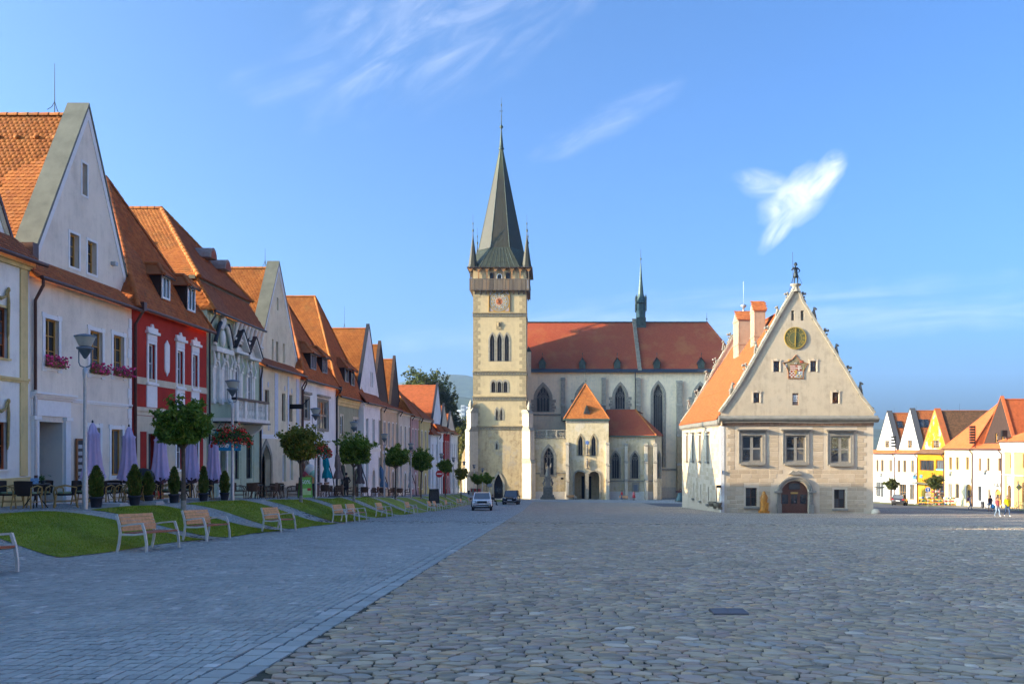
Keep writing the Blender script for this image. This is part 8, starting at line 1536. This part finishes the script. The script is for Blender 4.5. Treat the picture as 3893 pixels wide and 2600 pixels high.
def easel(p, rz, lab, face, w=.62, h=1.1):
    o = empty('pavement_sign', p, rz, lab, 'pavement sign'); f = lambda a, b, c: Vector((a, c - b * .18, b)); 
    for s in (-1, 1): MB(lambda a, b, c, s=s: Vector((a, s * (.32 - b * .26) + c, b))).box(-w / 2, w / 2, .06, h, -.02, .02).put('board', face, o)
    for s in (-1, 1): MB().tube([(s * w / 2, -.33, 0), (s * w / 2, -.03, h)], .02, 5).tube([(s * w / 2, .33, 0), (s * w / 2, .03, h)], .02, 5).put('leg', DPIPE, o)
    return o
e1 = easel(G(-12.7, 45.5) if False else G((1161 - VX) * 47.5 / PX, 47.5), .5, 'lime green 50 percent sale board beside the browning maple trunk', plain('lime_poster', (.16, .40, .05), .6), .66, 1.15)
fe = lambda a, b, c: Vector((a, -.32 + b * .26 - .03 + c * -1, b)); text('50%', fe, 0, .88, .3, WHITE, e1, .0); MB(fe).box(-.24, .24, .2, .55, 0, .01).put('poster_panel', plain('pale_lime_panel', (.45, .6, .25), .7), e1); MB(fe).box(.05, .25, .42, .56, .011, .02).put('poster_patch', plain('poster_red', (.5, .05, .04), .7), e1)
easel(G((1650 - VX) * 84 / PX, 84), .4, 'black chalk board on the pavement before the lemon yellow house', plain('chalkboard', (.05, .05, .045), .8, var=.5, sc=9), .9, 1.5)
# cantilever parasols, furled, and the ice cream cone
def furled(p, col, lab, lean=.25, H=2.6):
    t = empty('cantilever_parasol', p, 0, lab, 'parasol', 'furled cantilever parasols'); MB().tube([(.7, 0, 0), (.55, 0, 1.2), (0, 0, H + .1)], .035, 7).put('mast', IRON, t); MB().box(.3, 1.1, -.4, .4, 0, .07).put('base', DPIPE, t); V = [];  n = 20; prof = [(.04, H), (.14, H - .3), (.2, H - .9), (.14, H - 1.15), (.26, H - 1.5), (.3, H - 1.75)]
    for i, (q, z) in enumerate(prof):
        for k in range(n): a = 2 * math.pi * k / n; w = 1 + .25 * math.cos(5 * a + i * .4); V.append((q * w * math.cos(a) + lean * (H - z) * .35, q * w * math.sin(a), z + .05 * math.cos(5 * a) * (i == 5)))
    MB().add(V, [(i * n + k, i * n + (k + 1) % n, (i + 1) * n + (k + 1) % n, (i + 1) * n + k) for i in range(5) for k in range(n)], True).put('canopy', col, t)
furled(G(-14.6, 57.0), plain('teal_canvas', (.0, .24, .30), .85), 'furled teal parasol before the olive house door', .3, 3.0); furled(G(-14.4, 59.5), plain('taupe_canvas', (.22, .16, .14), .85), 'furled taupe parasol beside the teal one', .2, 3.0); furled(G(-14.4, 66.5), plain('dark_taupe_canvas', (.10, .075, .07), .85), 'furled dark parasol before the white narrow house', .2, 2.8); furled(G(-13.9, 72.5), plain('steel_blue_canvas', (.10, .19, .30), .85), 'furled blue parasol before the peach house', .45, 2.6); furled(G(-14.2, 90), plain('white_canvas', (.55, .54, .52), .85), 'white furled parasol before the salmon house', .2, 2.6)
t = empty('ice_cream_cone', G(-15.3, 56.0), 0, 'giant ice cream cone figure with white and mint scoops by the olive house', 'ice cream figure'); MB().lathe([(.12, 0), (.16, .05), (.38, 1.35), (.4, 1.4), (.36, 1.42)], n=16).put('waffle_cone', plain('waffle', (.45, .26, .09), .8, var=.3, sc=18), t)
for c, r, nm, z in (((.0, 0), .34, plain('vanilla', (.7, .68, .62), .6), 1.75), ((.22, -.1), .24, plain('mint', (.3, .55, .42), .6), 1.5), ((-.22, -.1), .22, plain('strawberry', (.5, .07, .09), .6), 1.45)): MB().ell((c[0], c[1], z), (r, r, r * 1.15), 14, 9).put('scoop', nm, t)
o = empty('litter_bin', G(-13.2, 49.5), 0, 'round brown slatted litter bin beside the lamp with the second basket', 'litter bin'); MB().lathe([(.22, .1), (.24, .75), (.2, .76)], n=16).put('bin_body', plain('bin_brown', (.10, .045, .03), .6), o); MB().lathe([(.26, .74), (.26, .8), (.1, .84)], n=16).put('bin_lid', DPIPE, o); MB().tube([(0, 0, 0), (0, 0, .12)], .05, 6).put('foot', DPIPE, o)
o = MB().lathe([(.16, .15), (.18, .7), (.15, .7)], n=12).tube([(0, 0, 0), (0, 0, .16)], .04, 6).put('litter_bin', BLACK, label='black litter bin by the lamps below the tower', cat='litter bin'); o.location = G(-12.0, 133)
# road signs
def sign(p, H, lab, rz=0):
    o = empty('road_sign', p, rz, lab, 'road sign'); MB().tube([(0, .04, 0), (0, .04, H)], .03, 7).put('post', STEEL, o); return o
disc = lambda r, n=28: [(r * math.cos(2 * math.pi * i / n), r * math.sin(2 * math.pi * i / n)) for i in range(n)]
o = sign(G((1670 - VX) * 98 / PX, 98), 2.9, 'red no-entry sign between the lemon and pale blue houses'); up = lambda z: (lambda a, b, c: Vector((a, -c, b + z))); MB(up(2.6)).prism(disc(.4), -.01, .02).put('sign_face', plain('sign_red', (.5, .02, .025), .5), o); MB(up(2.6)).box(-.28, .28, -.07, .07, .02, .03).put('white_bar', WHITE, o)
o = sign(G((1861 - VX) * 128 / PX, 128), 2.5, 'grey back of a round road sign before the tower door'); MB(up(2.5)).prism(disc(.37), 0, .03).put('sign_back', STEEL, o); MB(up(2.5)).box(-.03, .03, -.35, .2, .03, .05).put('clamp', STEEL, o)
o = sign(G((3528 - VX) * 118 / PX, 118), 2.35, 'blue round sign with white arrow over small plates, before the yellow shop'); MB(up(2.35)).prism(disc(.36), 0, .03).put('sign_face', plain('sign_blue', (.01, .09, .40), .5), o); MB(up(2.35)).ring(disc(.33), disc(.36), 0, .036).put('sign_rim', WHITE, o); MB(up(2.35)).box(-.05, .05, -.26, .1, .03, .045).prism([(-.16, .06), (.16, .06), (0, .27)], .03, .046).put('arrow', WHITE, o)
for k in range(3): MB(up(1.82 - k * .2)).box(-.33, .33, -.08, .08, 0, .03).put('plate', WHITE, o); MB(up(1.82 - k * .2)).box(-.25, .25, -.02, .02, .03, .036).put('plate_lettering', BLACK, o)
o = sign(G((3874 - VX) * 100 / PX, 100), 2.9, 'diamond priority sign near the right edge, with a bicycle below'); MB(up(2.7)).prism([(-.38, 0), (0, -.38), (.38, 0), (0, .38)], 0, .03).put('sign_back', plain('sign_grey', (.4, .4, .38), .6), o); MB(up(2.7)).prism([(-.25, 0), (0, -.25), (.25, 0), (0, .25)], .03, .04).put('sign_face', plain('dull_yellow', (.5, .38, .05), .6), o)
o = empty('bicycle', G((3870 - VX) * 98.5 / PX, 98.5), R(20), 'dark bicycle leaning under the diamond sign', 'bicycle')
for x in (-.52, .52): MB().tube([(x + .33 * math.cos(t), 0, .34 + .33 * math.sin(t)) for t in (math.pi * i / 10 for i in range(21))], .02, 6, False).put('wheel', BLACK, o)
MB().tube([(-.52, 0, .34), (-.1, 0, .35), (.38, 0, .85), (-.2, 0, .85), (-.1, 0, .35)], .022, 6).tube([(.52, 0, .34), (.36, 0, 1.0)], .022, 6).tube([(-.52, 0, .34), (-.2, 0, .85)], .018, 6).put('frame', DPIPE, o); MB().tube([(.33, -.28, 1.03), (.36, 0, 1.02), (.33, .28, 1.03)], .018, 6).put('handlebar', BLACK, o); MB().ell((-.22, 0, .95), (.14, .07, .04), 8, 5).put('saddle', BLACK, o)
o = empty('poster_board', G((1809 - VX) * 121 / PX, 121), R(4), 'poster board on two posts before the tower', 'poster board'); w = .72
for s in (-1, 1): MB().tube([(s * w, .05, 0), (s * w, .05, 1.95)], .05, 6).put('post', STEEL, o)
MB().box(-w, w, 0, .06, .95, 1.95).put('board', plain('board_grey', (.3, .3, .31), .7), o); rr = random.Random(4)
for i in range(7):
    for j in range(2): x = -w + .03 + i * .198; MB().box(x, x + .18, -.012, -.002, .98 + j * .48, .98 + j * .48 + .45).put('poster', plain(f'poster_print_{(i * 2 + j) % 6}', ((.5, .48, .46), (.35, .06, .05), (.05, .07, .18), (.45, .3, .2), (.12, .25, .16), (.55, .55, .56))[(i * 3 + j) % 6], .6, var=.5, sc=14), o)
# statue column before the chapel, bell, carved wooden man
t = empty('statue_column', G((2083 - VX) * 156 / PX, 156), 0, 'dark stone saint statue on a tall pedestal before the chapel window', 'statue'); q = MB(); PED = plain('dark_pedestal_stone', (.13, .12, .10), .9, var=.3, sc=3)
q.box(-1.35, 1.35, -1.2, 1.2, -.3, .35).box(-1.1, 1.1, -1, 1, .35, .75).put('plinth_step', PED, t); MB().box(-.85, .85, -.8, .8, .75, 2.2).put('pedestal_base', PED, t); MB().box(-.75, .75, -.7, .7, 2.2, 2.45).box(-.5, .5, -.45, .45, 2.45, 3.85).box(-.62, .62, -.55, .55, 3.85, 4.1).put('pedestal', STA, t)
for s in (-1, 1): MB().tube([(s * .72, 0, 2.5), (s * .85, 0, 2.9), (s * .62, 0, 3.4), (s * .7, 0, 3.8)], [.16, .2, .14, .1], 7).put('volute', STA, t)
figure('statue_body', [STA], lambda b: 0, dict(elbow_r=(-.36, -.05, 1.2), wrist_r=(-.3, -.22, 1.35), palm_r=(-.28, -.27, 1.4)), 1.25, t, 2.0).location = (0, 0, 4.15); MB().lathe([(.42, 0), (.36, .5), (.28, 1.1), (.26, 1.5)], (0, 0, 4.12), 10).put('robe', STA, t); MB().tube([(-.45, -.1, 4.2), (-.3, -.2, 6.6)], .04, 5).tube([(.2, .1, 5.2), (.55, .1, 6.0), (.6, .1, 6.5)], [.1, .2, .05], 6).put('banner_staff', STA, t)
t = empty('bronze_bell', G((2587 - VX) * 140 / PX, 140), 0, 'green bronze church bell standing on the ground near the town hall', 'bell'); MB().lathe([(.85, .2), (.88, .3), (.72, .6), (.55, 1.0), (.48, 1.35), (.3, 1.5), (.1, 1.55)], n=20).put('bell', plain('verdigris', (.045, .085, .085), .5, .3, var=.3, sc=2), t); MB().lathe([(.9, 0), (.9, .2), (.7, .2)], n=12).put('bell_base', PED, t); MB().box(-.75, .75, -.12, .12, 1.5, 1.85).tube([(-.25, 0, 1.85), (0, 0, 2.15), (.25, 0, 1.85)], .07, 6).put('bell_yoke', plain('rust_brown_yoke', (.10, .04, .03), .8), t)
WDN = plain('orange_carved_wood', (.42, .17, .02), .5, var=.25, sc=5, bmp=.5, bsc=14); p = Vector((THP.U(2897), 78.3, gz(19.5, 78.3))); t = empty('wooden_statue', p, 0, 'orange carved wooden statue of a bearded robed man by the town hall door', 'statue'); MB().box(-.42, .42, -.35, .35, -.1, .22).put('plinth', WDN, t)
figure('carved_man', [WDN], lambda b: 0, dict(elbow_r=(-.33, -.08, 1.1), wrist_r=(-.22, -.22, .95), palm_r=(-.18, -.26, .9), elbow_l=(.33, -.08, 1.12), wrist_l=(.18, -.24, 1.08), palm_l=(.1, -.27, 1.06), head=(0, -.05, 1.56), crown=(0, -.02, 1.66), nose=(0, -.15, 1.54)), 1.45, t, 1.78).location = (0, 0, .22)
MB().lathe([(.36, 0), (.33, .5), (.3, .9), (.32, 1.2), (.2, 1.42)], (0, 0, .22), 14).put('robe', WDN, t); MB().ell((0, -.12, 1.62), (.09, .07, .2), 8, 6).put('beard', WDN, t); MB().lathe([(.17, 1.72), (.15, 1.86), (.08, 1.97)], (0, .0, 0), 10).put('hood', WDN, t); MB().prism([(-.05, .35), (.28, .3), (.33, .95), (.1, 1.0)], -.45, -.3, 'b').put('shield_scroll', WDN, t)
# ------------------------------------------------------------------ cars
TYRE = plain('tyre_rubber', (.012, .012, .013), .8); RIM = plain('wheel_rim', (.35, .36, .38), .35, .7); CHR = plain('chrome', (.6, .6, .62), .15, .9); HLG = plain('headlight_glass', (.35, .38, .4), .1); TLG = plain('tail_light_red', (.35, .01, .012), .2); PLT = plain('number_plate', (.68, .69, .7), .5); CLAD = plain('black_cladding', (.018, .018, .02), .55)
CGL = glass('car_glass', (.02, .03, .04), .03)
def car(name, lab, paint, L=4.75, Wd=1.88, H=1.66, clad=True, rails=True, grp='cars on the square'):
    """front towards -y, wheels on z = 0"""
    t = empty(name, label=lab, cat='car', group=grp); w = Wd / 2; y0 = -L / 2
    st = [(0, .86, .38, .62, .72), (.10, .95, .34, .60, .86), (.45, .99, .33, .62, .95), (1.35, 1.0, .33, .64, 1.04), (1.7, 1.0, .33, .66, 1.06), (3.3, 1.0, .33, .68, 1.08), (4.2, .98, .34, .68, 1.08), (L - .12, .93, .36, .66, 1.02), (L, .86, .42, .64, .95)]; V = []; n = 10
    for y, k, z0, zm, z1 in st:
        a = w * k; V += [(x, y0 + y, z) for x, z in ((-a * .9, z0), (-a, z0 + .12), (-a, zm), (-a * .97, z1 - .12), (-a * .86, z1), (a * .86, z1), (a * .97, z1 - .12), (a, zm), (a, z0 + .12), (a * .9, z0))]
    m = MB().add(V, [(i * n + k, i * n + (k + 1) % n, (i + 1) * n + (k + 1) % n, (i + 1) * n + k) for i in range(len(st) - 1) for k in range(n)] + [tuple(range(n)), tuple(range((len(st) - 1) * n, len(st) * n))], True); b = m.put('body', paint, t); b.modifiers.new('edge', 'BEVEL').width = .02
    gs = [(1.25, .84, 1.04), (2.05, .73, H - .07), (2.5, .70, H - .02), (3.6, .69, H - .03), (4.15, .70, H - .12), (L - .12, .80, 1.05)]; V = []
    for y, k, z in gs: V += [(-w * k, y0 + y, z), (w * k, y0 + y, z)]
    lo = [(-w * .9, y0 + 1.25, 1.03), (w * .9, y0 + 1.25, 1.03), (-w * .92, y0 + L - .12, 1.03), (w * .92, y0 + L - .12, 1.03)]
    g = MB().add(V, [(2, 3, 5, 4), (4, 5, 7, 6), (6, 7, 9, 8)]); g.put('roof', paint, t); MB().add([V[0], V[1], V[3], V[2]], [(0, 1, 2, 3)]).put('windscreen', CGL, t); MB().add([V[8], V[9], V[11], V[10]], [(0, 1, 2, 3)]).put('rear_window', CGL, t)
    for s in (0, 1):
        q = [lo[s], lo[2 + s]] + [V[2 * i + s] for i in (5, 4, 3, 2, 1)] + [V[s]]; sx = -1 if s == 0 else 1; MB().add([(p[0] , p[1], p[2]) for p in q], [tuple(range(len(q)))]).put('side_glass', CGL, t)
        for i0, i1, r in ((0, 1, .045), (4, 5, .05), (1, 2, .035), (2, 3, .035), (3, 4, .035)): MB().tube([V[2 * i0 + s], V[2 * i1 + s]], r, 6).put('pillar', paint, t)
        MB().tube([(sx * w * .905, y0 + 2.75, 1.03), (sx * w * .70, y0 + 2.7, H - .03)], .04, 5).put('pillar', BLACK, t)
        if rails: MB().tube([(sx * w * .66, y0 + 2.1, H - .02), (sx * w * .68, y0 + 2.3, H + .04), (sx * w * .67, y0 + 4.0, H + .02), (sx * w * .66, y0 + 4.2, H - .08)], .02, 6).put('roof_rail', STEEL, t)
        MB().box(sx * w * 1.0 - (.0 if sx > 0 else .2), sx * w * 1.0 + (.2 if sx > 0 else 0), y0 + 1.55, y0 + 1.68, .98, 1.13).put('wing_mirror', CLAD, t)
        for y in (.86, L - .95):
            wh = empty('wheel', (sx * (w - .12), y0 + y, .34)); wh.parent = t; MB(lambda a, b, c: Vector((c, a, b))).lathe([(.2, -.11), (.31, -.115), (.345, -.08), (.345, .08), (.31, .115), (.2, .11)], n=22).put('tyre', TYRE, wh); MB(lambda a, b, c, sx=sx: Vector((c * sx, a, b))).lathe([(.02, .095), (.07, .1), (.21, .085), (.22, .1)], n=10).put('rim', RIM, wh)
            MB().tube([(sx * (w + .012), y0 + y + .42 * math.cos(a), .34 + .42 * math.sin(a)) for a in (math.pi * k / 8 for k in range(9))], .035, 5).put('wheel_arch', CLAD if clad else paint, t)
        MB().add([(sx * w * .5, y0 - .01, .76), (sx * w * .92, y0 + .16, .78), (sx * w * .95, y0 + .22, .92), (sx * w * .52, y0 + .02, .88)], [(0, 1, 2, 3)]).add([(sx * w * .5, y0 - .02, .75), (sx * w * .93, y0 + .14, .77), (sx * w * .96, y0 + .2, .93), (sx * w * .52, y0 + .0, .89)], [(0, 1, 2, 3)]).put('headlight', HLG, t)
        MB().box(sx * w * .78 - .16, sx * w * .78 + .16, y0 + L - .12, y0 + L + .02, .84, 1.0).put('tail_light', TLG, t); MB().ell((sx * w * .68, y0 + .0, .44), (.09, .04, .045), 8, 5).put('fog_light', HLG, t)
    MB().box(-w * .47, w * .47, y0 - .03, y0 + .05, .66, .86).put('grille', CLAD, t); MB().box(-w * .49, w * .49, y0 - .04, y0 + .0, .862, .885).put('grille_trim', CHR, t); MB().box(-w * .84, w * .84, y0 - .01, y0 + .3, .33, .52).put('front_bumper', CLAD, t); MB().box(-.55, .55, y0 - .03, y0 + .0, .37, .43).put('bumper_trim', CHR, t); MB().box(-w * .86, w * .86, y0 + L - .2, y0 + L + .015, .33, .56).put('rear_bumper', CLAD, t)
    MB().box(-.27, .27, y0 - .05, y0 - .03, .54, .65).put('number_plate', PLT, t); MB().box(-.27, .27, y0 + L, y0 + L + .03, .66, .77).put('number_plate', PLT, t); MB().box(-w * .9, w * .9, y0 + .5, y0 + L - .5, .2, .4).put('underbody', BLACK, t)
    return t
def paint(n, c, metal=.1):
    m, nt, b = nt_of(n); b.inputs['Base Color'].default_value = (*c, 1); b.inputs['Roughness'].default_value = .25; b.inputs['Metallic'].default_value = metal; b.inputs['Coat Weight'].default_value = .6; b.inputs['Coat Roughness'].default_value = .04; return m
def park(t, sx, y, rz, x=None): x = (sx - VX) * y / PX if x is None else x; t.location = G(x, y); tilt = math.atan2(gz(x, y + 1.4) - gz(x, y - 1.4), 2.8); t.rotation_euler = (tilt * math.cos(rz), tilt * math.sin(rz), rz)
park(car('estate_car', 'white raised estate car driving towards the camera beside the benches', paint('white_car_paint', (.82, .83, .84))), 1833, 80.2, R(4)); park(car('off_road_car', 'dark blue boxy off-road car coming on behind the white one', paint('dark_blue_car_paint', (.02, .025, .04), .4), 4.7, 1.95, 1.84, rails=False), 1944, 111, R(-3)); park(car('hatchback', 'grey crossover seen from behind on the right side street', paint('grey_car_paint', (.07, .065, .075), .5), 4.45, 1.85, 1.64, rails=True), 3420, 128, R(35 + 180 - 64))
# ------------------------------------------------------------------ people
SKIN = plain('skin', (.42, .23, .15), .6, obj=True); HAIRD = plain('dark_hair', (.02, .013, .01), .6); HAIRB = plain('brown_hair', (.10, .05, .03), .6)
def cloth(n, c): return plain(n, c, .85, var=.12, sc=14, obj=True, bmp=.2, bsc=40)
def dress(short=False, legs_short=False):
    def f(b):
        if b.startswith(('head', 'crown', 'nose', 'neck', 'palm', 'finger', 'thumb', 'wrist')): return 0 if not b.startswith('wrist') or short else 1
        if b.startswith('elbow'): return 1
        if b.startswith(('hip', 'knee')): return 2
        if b.startswith('ankle'): return 0 if legs_short else 2
        if b.startswith('toe'): return 3
        return 1
    return f
def person(p, rz, H, mats, lab, pose=None, fat=1.0, short=True, legs_short=False, hair=HAIRD, long=False, extra=None):
    t = empty('person', p, rz, lab, 'person'); b = figure('body', mats, dress(short, legs_short), pose, fat, t, H); k = H / 1.75
    hp = Vector((pose or {}).get('crown', BONES['crown'][0]))
    if hair: MB().ell(tuple((hp + Vector((0, .03, .0))) * k), (.098 * k, .105 * k, .105 * k), 10, 7).put('hair', hair, t)
    if hair and long: MB().ell(tuple((hp + Vector((0, .08, -.14))) * k), (.11 * k, .07 * k, .17 * k), 9, 7).put('hair_length', hair, t)
    hd = Vector((pose or {}).get('head', BONES['head'][0]))
    for s in (-1, 1): MB().ell(tuple((hd + Vector((s * .033, -.082, .03))) * k), .011 * k, 6, 4).put('eye', BLACK, t); MB().ell(tuple((hd + Vector((s * .088, .01, .0))) * k), (.014 * k, .03 * k, .04 * k), 6, 5).put('ear', SKIN, t)
    MB().ell(tuple((hd + Vector((0, -.084, -.045))) * k), (.026 * k, .01 * k, .008 * k), 6, 4).put('mouth', plain('lip', (.3, .1, .08), .6), t)
    if extra: extra(t, k)
    return t
WK = dict(knee_l=(.1, -.13, .5), ankle_l=(.1, -.16, .1), toe_l=(.105, -.33, .06), knee_r=(-.1, .02, .49), ankle_r=(-.1, .24, .13), toe_r=(-.105, .12, .04), elbow_l=(.24, .08, 1.14), wrist_l=(.24, .02, .89), palm_l=(.24, -.01, .82), elbow_r=(-.24, -.03, 1.13), wrist_r=(-.24, -.17, .93), palm_r=(-.24, -.2, .87))
JEAN, LJEAN, DKT, WSH, BSH = cloth('blue_jeans', (.05, .09, .17)), cloth('light_jeans', (.22, .30, .40)), cloth('dark_trousers', (.02, .02, .025)), cloth('white_shoes', (.65, .65, .64)), cloth('black_shoes', (.02, .018, .018)); RJ = cloth('red_jacket', (.42, .02, .02))
def at_px(sx, y): return G((sx - VX) * y / PX, y)
person(at_px(3792, 71), R(14), 1.6, [SKIN, cloth('coral_top', (.55, .12, .12)), LJEAN, WSH], 'woman in a coral top and light jeans walking on the square', WK, 1.12, hair=HAIRB, long=True); person(at_px(3829, 71), R(4), 1.76, [SKIN, cloth('yellow_shirt', (.70, .52, .0)), JEAN, WSH], 'big man in a bright yellow shirt walking beside the woman in coral', {**WK, **{k: ((WK.get(k) or BONES[k][0])[0] * 1.3, (WK.get(k) or BONES[k][0])[1], (WK.get(k) or BONES[k][0])[2]) for k in ('elbow_l', 'wrist_l', 'palm_l', 'elbow_r', 'wrist_r', 'palm_r')}}, 1.4, hair=plain('grey_hair', (.25, .2, .17), .6))
def hip_bag(t, k): MB().ell((.3 * k, .05, .8 * k), (.1, .1, .16), 8, 6).put('carrier_bag', WHITE, t)
person(at_px(3765, 93), R(178), 1.76, [SKIN, cloth('plum_shirt', (.05, .03, .045)), cloth('denim_shorts', (.05, .09, .17)), BSH], 'man in a dark shirt and blue shorts seen from behind with a white bag', WK, 1.1, legs_short=True, extra=hip_bag)
def pack(t, k): MB().ell((0, .22 * k, 1.28 * k), (.19, .12, .27), 10, 7).put('backpack', cloth('plum_backpack', (.16, .07, .12)), t)
person(at_px(3688, 104), R(75), 1.7, [SKIN, cloth('pale_grey_top', (.45, .43, .45)), JEAN, BSH], 'person in a pale top with a backpack, arms raised, before the lemon house', {**WK, 'elbow_l': (.3, -.12, 1.36), 'wrist_l': (.18, -.25, 1.5), 'palm_l': (.14, -.28, 1.56), 'elbow_r': (-.3, -.12, 1.36), 'wrist_r': (-.18, -.25, 1.5), 'palm_r': (-.14, -.28, 1.56)}, extra=pack, hair=HAIRB, long=True)
person(at_px(2364, 152), R(-70), 1.76, [SKIN, RJ, JEAN, WSH], 'person in a red jacket and jeans before the east chapel', WK, short=False, hair=HAIRB)
def skirt(t, k): MB().lathe([(.17, 1.0 * k), (.2, .9 * k), (.3, .5 * k), (.27, .48 * k)], n=12).put('skirt', cloth('red_skirt', (.45, .03, .03)), t)
person(at_px(2410, 151), R(-30), 1.74, [SKIN, cloth('red_white_blouse', (.45, .12, .12)), DKT, BSH], 'person in red costume and black boots before the memorial plaque', None, short=False, extra=skirt)
SIT = dict(pelvis=(0, 0, .52), spine=(0, .02, .7), chest=(0, 0, .9), neck=(0, -.02, 1.06), head=(0, -.06, 1.17), crown=(0, -.04, 1.27), nose=(0, -.17, 1.16), hip_l=(.1, -.03, .5), hip_r=(-.1, -.03, .5), knee_l=(.12, -.45, .52), knee_r=(-.12, -.45, .52), ankle_l=(.12, -.5, .1), ankle_r=(-.12, -.5, .1), toe_l=(.12, -.66, .04), toe_r=(-.12, -.66, .04), shoulder_l=(.18, 0, 1.0), shoulder_r=(-.18, 0, 1.0), elbow_l=(.25, -.1, .76), elbow_r=(-.25, -.1, .76), wrist_l=(.15, -.32, .68), wrist_r=(-.15, -.32, .68), palm_l=(.1, -.38, .66), palm_r=(-.1, -.38, .66))
BB = copy_tree(B0); BB.location = G(-6.95, 104.2); BB.rotation_euler.z = R(8); BB['label'] = 'bench behind the white car with a person in black sitting on it'
person(G(-6.6, 104.9) + Vector((0, 0, -.02)), R(80), 1.72, [SKIN, cloth('dark_jumper', (.03, .03, .035)), DKT, BSH], 'person in black sitting on a bench just behind the white car', SIT, short=False, hair=HAIRB)
person(G(-14.55, 62.9), R(200), 1.74, [SKIN, cloth('black_coat', (.015, .015, .018)), DKT, BSH], 'person in a black coat standing among the far terrace tables', dict(elbow_r=(-.3, -.1, 1.15), wrist_r=(-.2, -.25, 1.0), palm_r=(-.16, -.3, .97)), 1.15, short=False)
# goods outside the yellow shop, bag, bin
GD = [plain(f'goods_{i}', c, .7, var=.4, sc=9) for i, c in enumerate(((.5, .06, .10), (.55, .45, .1), (.1, .3, .16), (.5, .5, .5), (.45, .2, .08), (.05, .12, .3), (.55, .25, .3), (.08, .07, .07)))]; rr = random.Random(8); KN = ('red', 'yellow', 'green', 'white', 'orange-brown', 'blue', 'pink', 'black')
bx = [(3562, 128.5, 0, 'open shelf of soft toys and bright goods in the yellow shop door'), (3516, 127.5, 1, 'stall table of toys left of the sunlit tree'), (3575, 126.5, 2, 'orange pushcart stall right of the sunlit tree'), (3610, 126, 3, 'rack of prams and baskets at the lemon house corner')]
for sx, y, k, lab in bx:
    t = empty('goods_stall', at_px(sx, y), 0, lab, 'goods stall', 'goods outside the yellow shop'); hh = (1.9, 1.0, .8, .9)[k]
    for q in range(int(hh / .45) + 1): MB().box(-.9, .9, -.35, .35, .12 + q * .45, .15 + q * .45).put('shelf', OAK if k != 2 else plain('orange_cart', (.5, .12, .03), .6), t)
    for s in (-1, 1): MB().tube([(s * .88, 0, 0), (s * .88, 0, hh)], .03, 5).put('upright', IRON, t)
    for q in range(int(hh / .45) + 1):
        for j in range(7): c = rr.randrange(8); MB().ell((-.75 + j * .25 + rr.uniform(-.05, .05), -.15 + rr.uniform(-.1, .1), .15 + q * .45 + .14), (rr.uniform(.1, .17), .13, rr.uniform(.11, .2)), 7, 5).put('toy', GD[c], t)
o = MB().ell((0, 0, .25), (.32, .28, .28), 9, 6).ell((.05, 0, .55), (.1, .1, .12), 7, 5).put('rubbish_bag', plain('blue_bag', (.05, .3, .6), .4), label='blue rubbish bag at the foot of the lamp on the right', cat='bag'); o.location = G(57.4, 111.8)
o = empty('litter_bin', G(57.3, 114.2), 0, 'dark litter bin by the lamp before the boarded gable house', 'litter bin'); MB().lathe([(.24, .1), (.26, .85), (.2, .86)], n=12).put('bin_body', DPIPE, o); MB().tube([(0, 0, 0), (0, 0, .12)], .06, 6).put('foot', DPIPE, o)
o = MB().box(-.2, .2, -.16, .16, -.02, .012).ring(rect(-.18, -.01, -.13, .13), rect(-.2, .005, -.16, .16), .012, .016).ring(rect(.01, .18, -.13, .13), rect(.005, .2, -.16, .16), .012, .016).put('drain_cover', plain('cast_iron', (.12, .11, .12), .6), label='double iron drain cover among the cobbles', cat='drain cover'); o.location = ground_hit(2770, 2330) + Vector((0, 0, .014))
SC.view_layers[0].update()
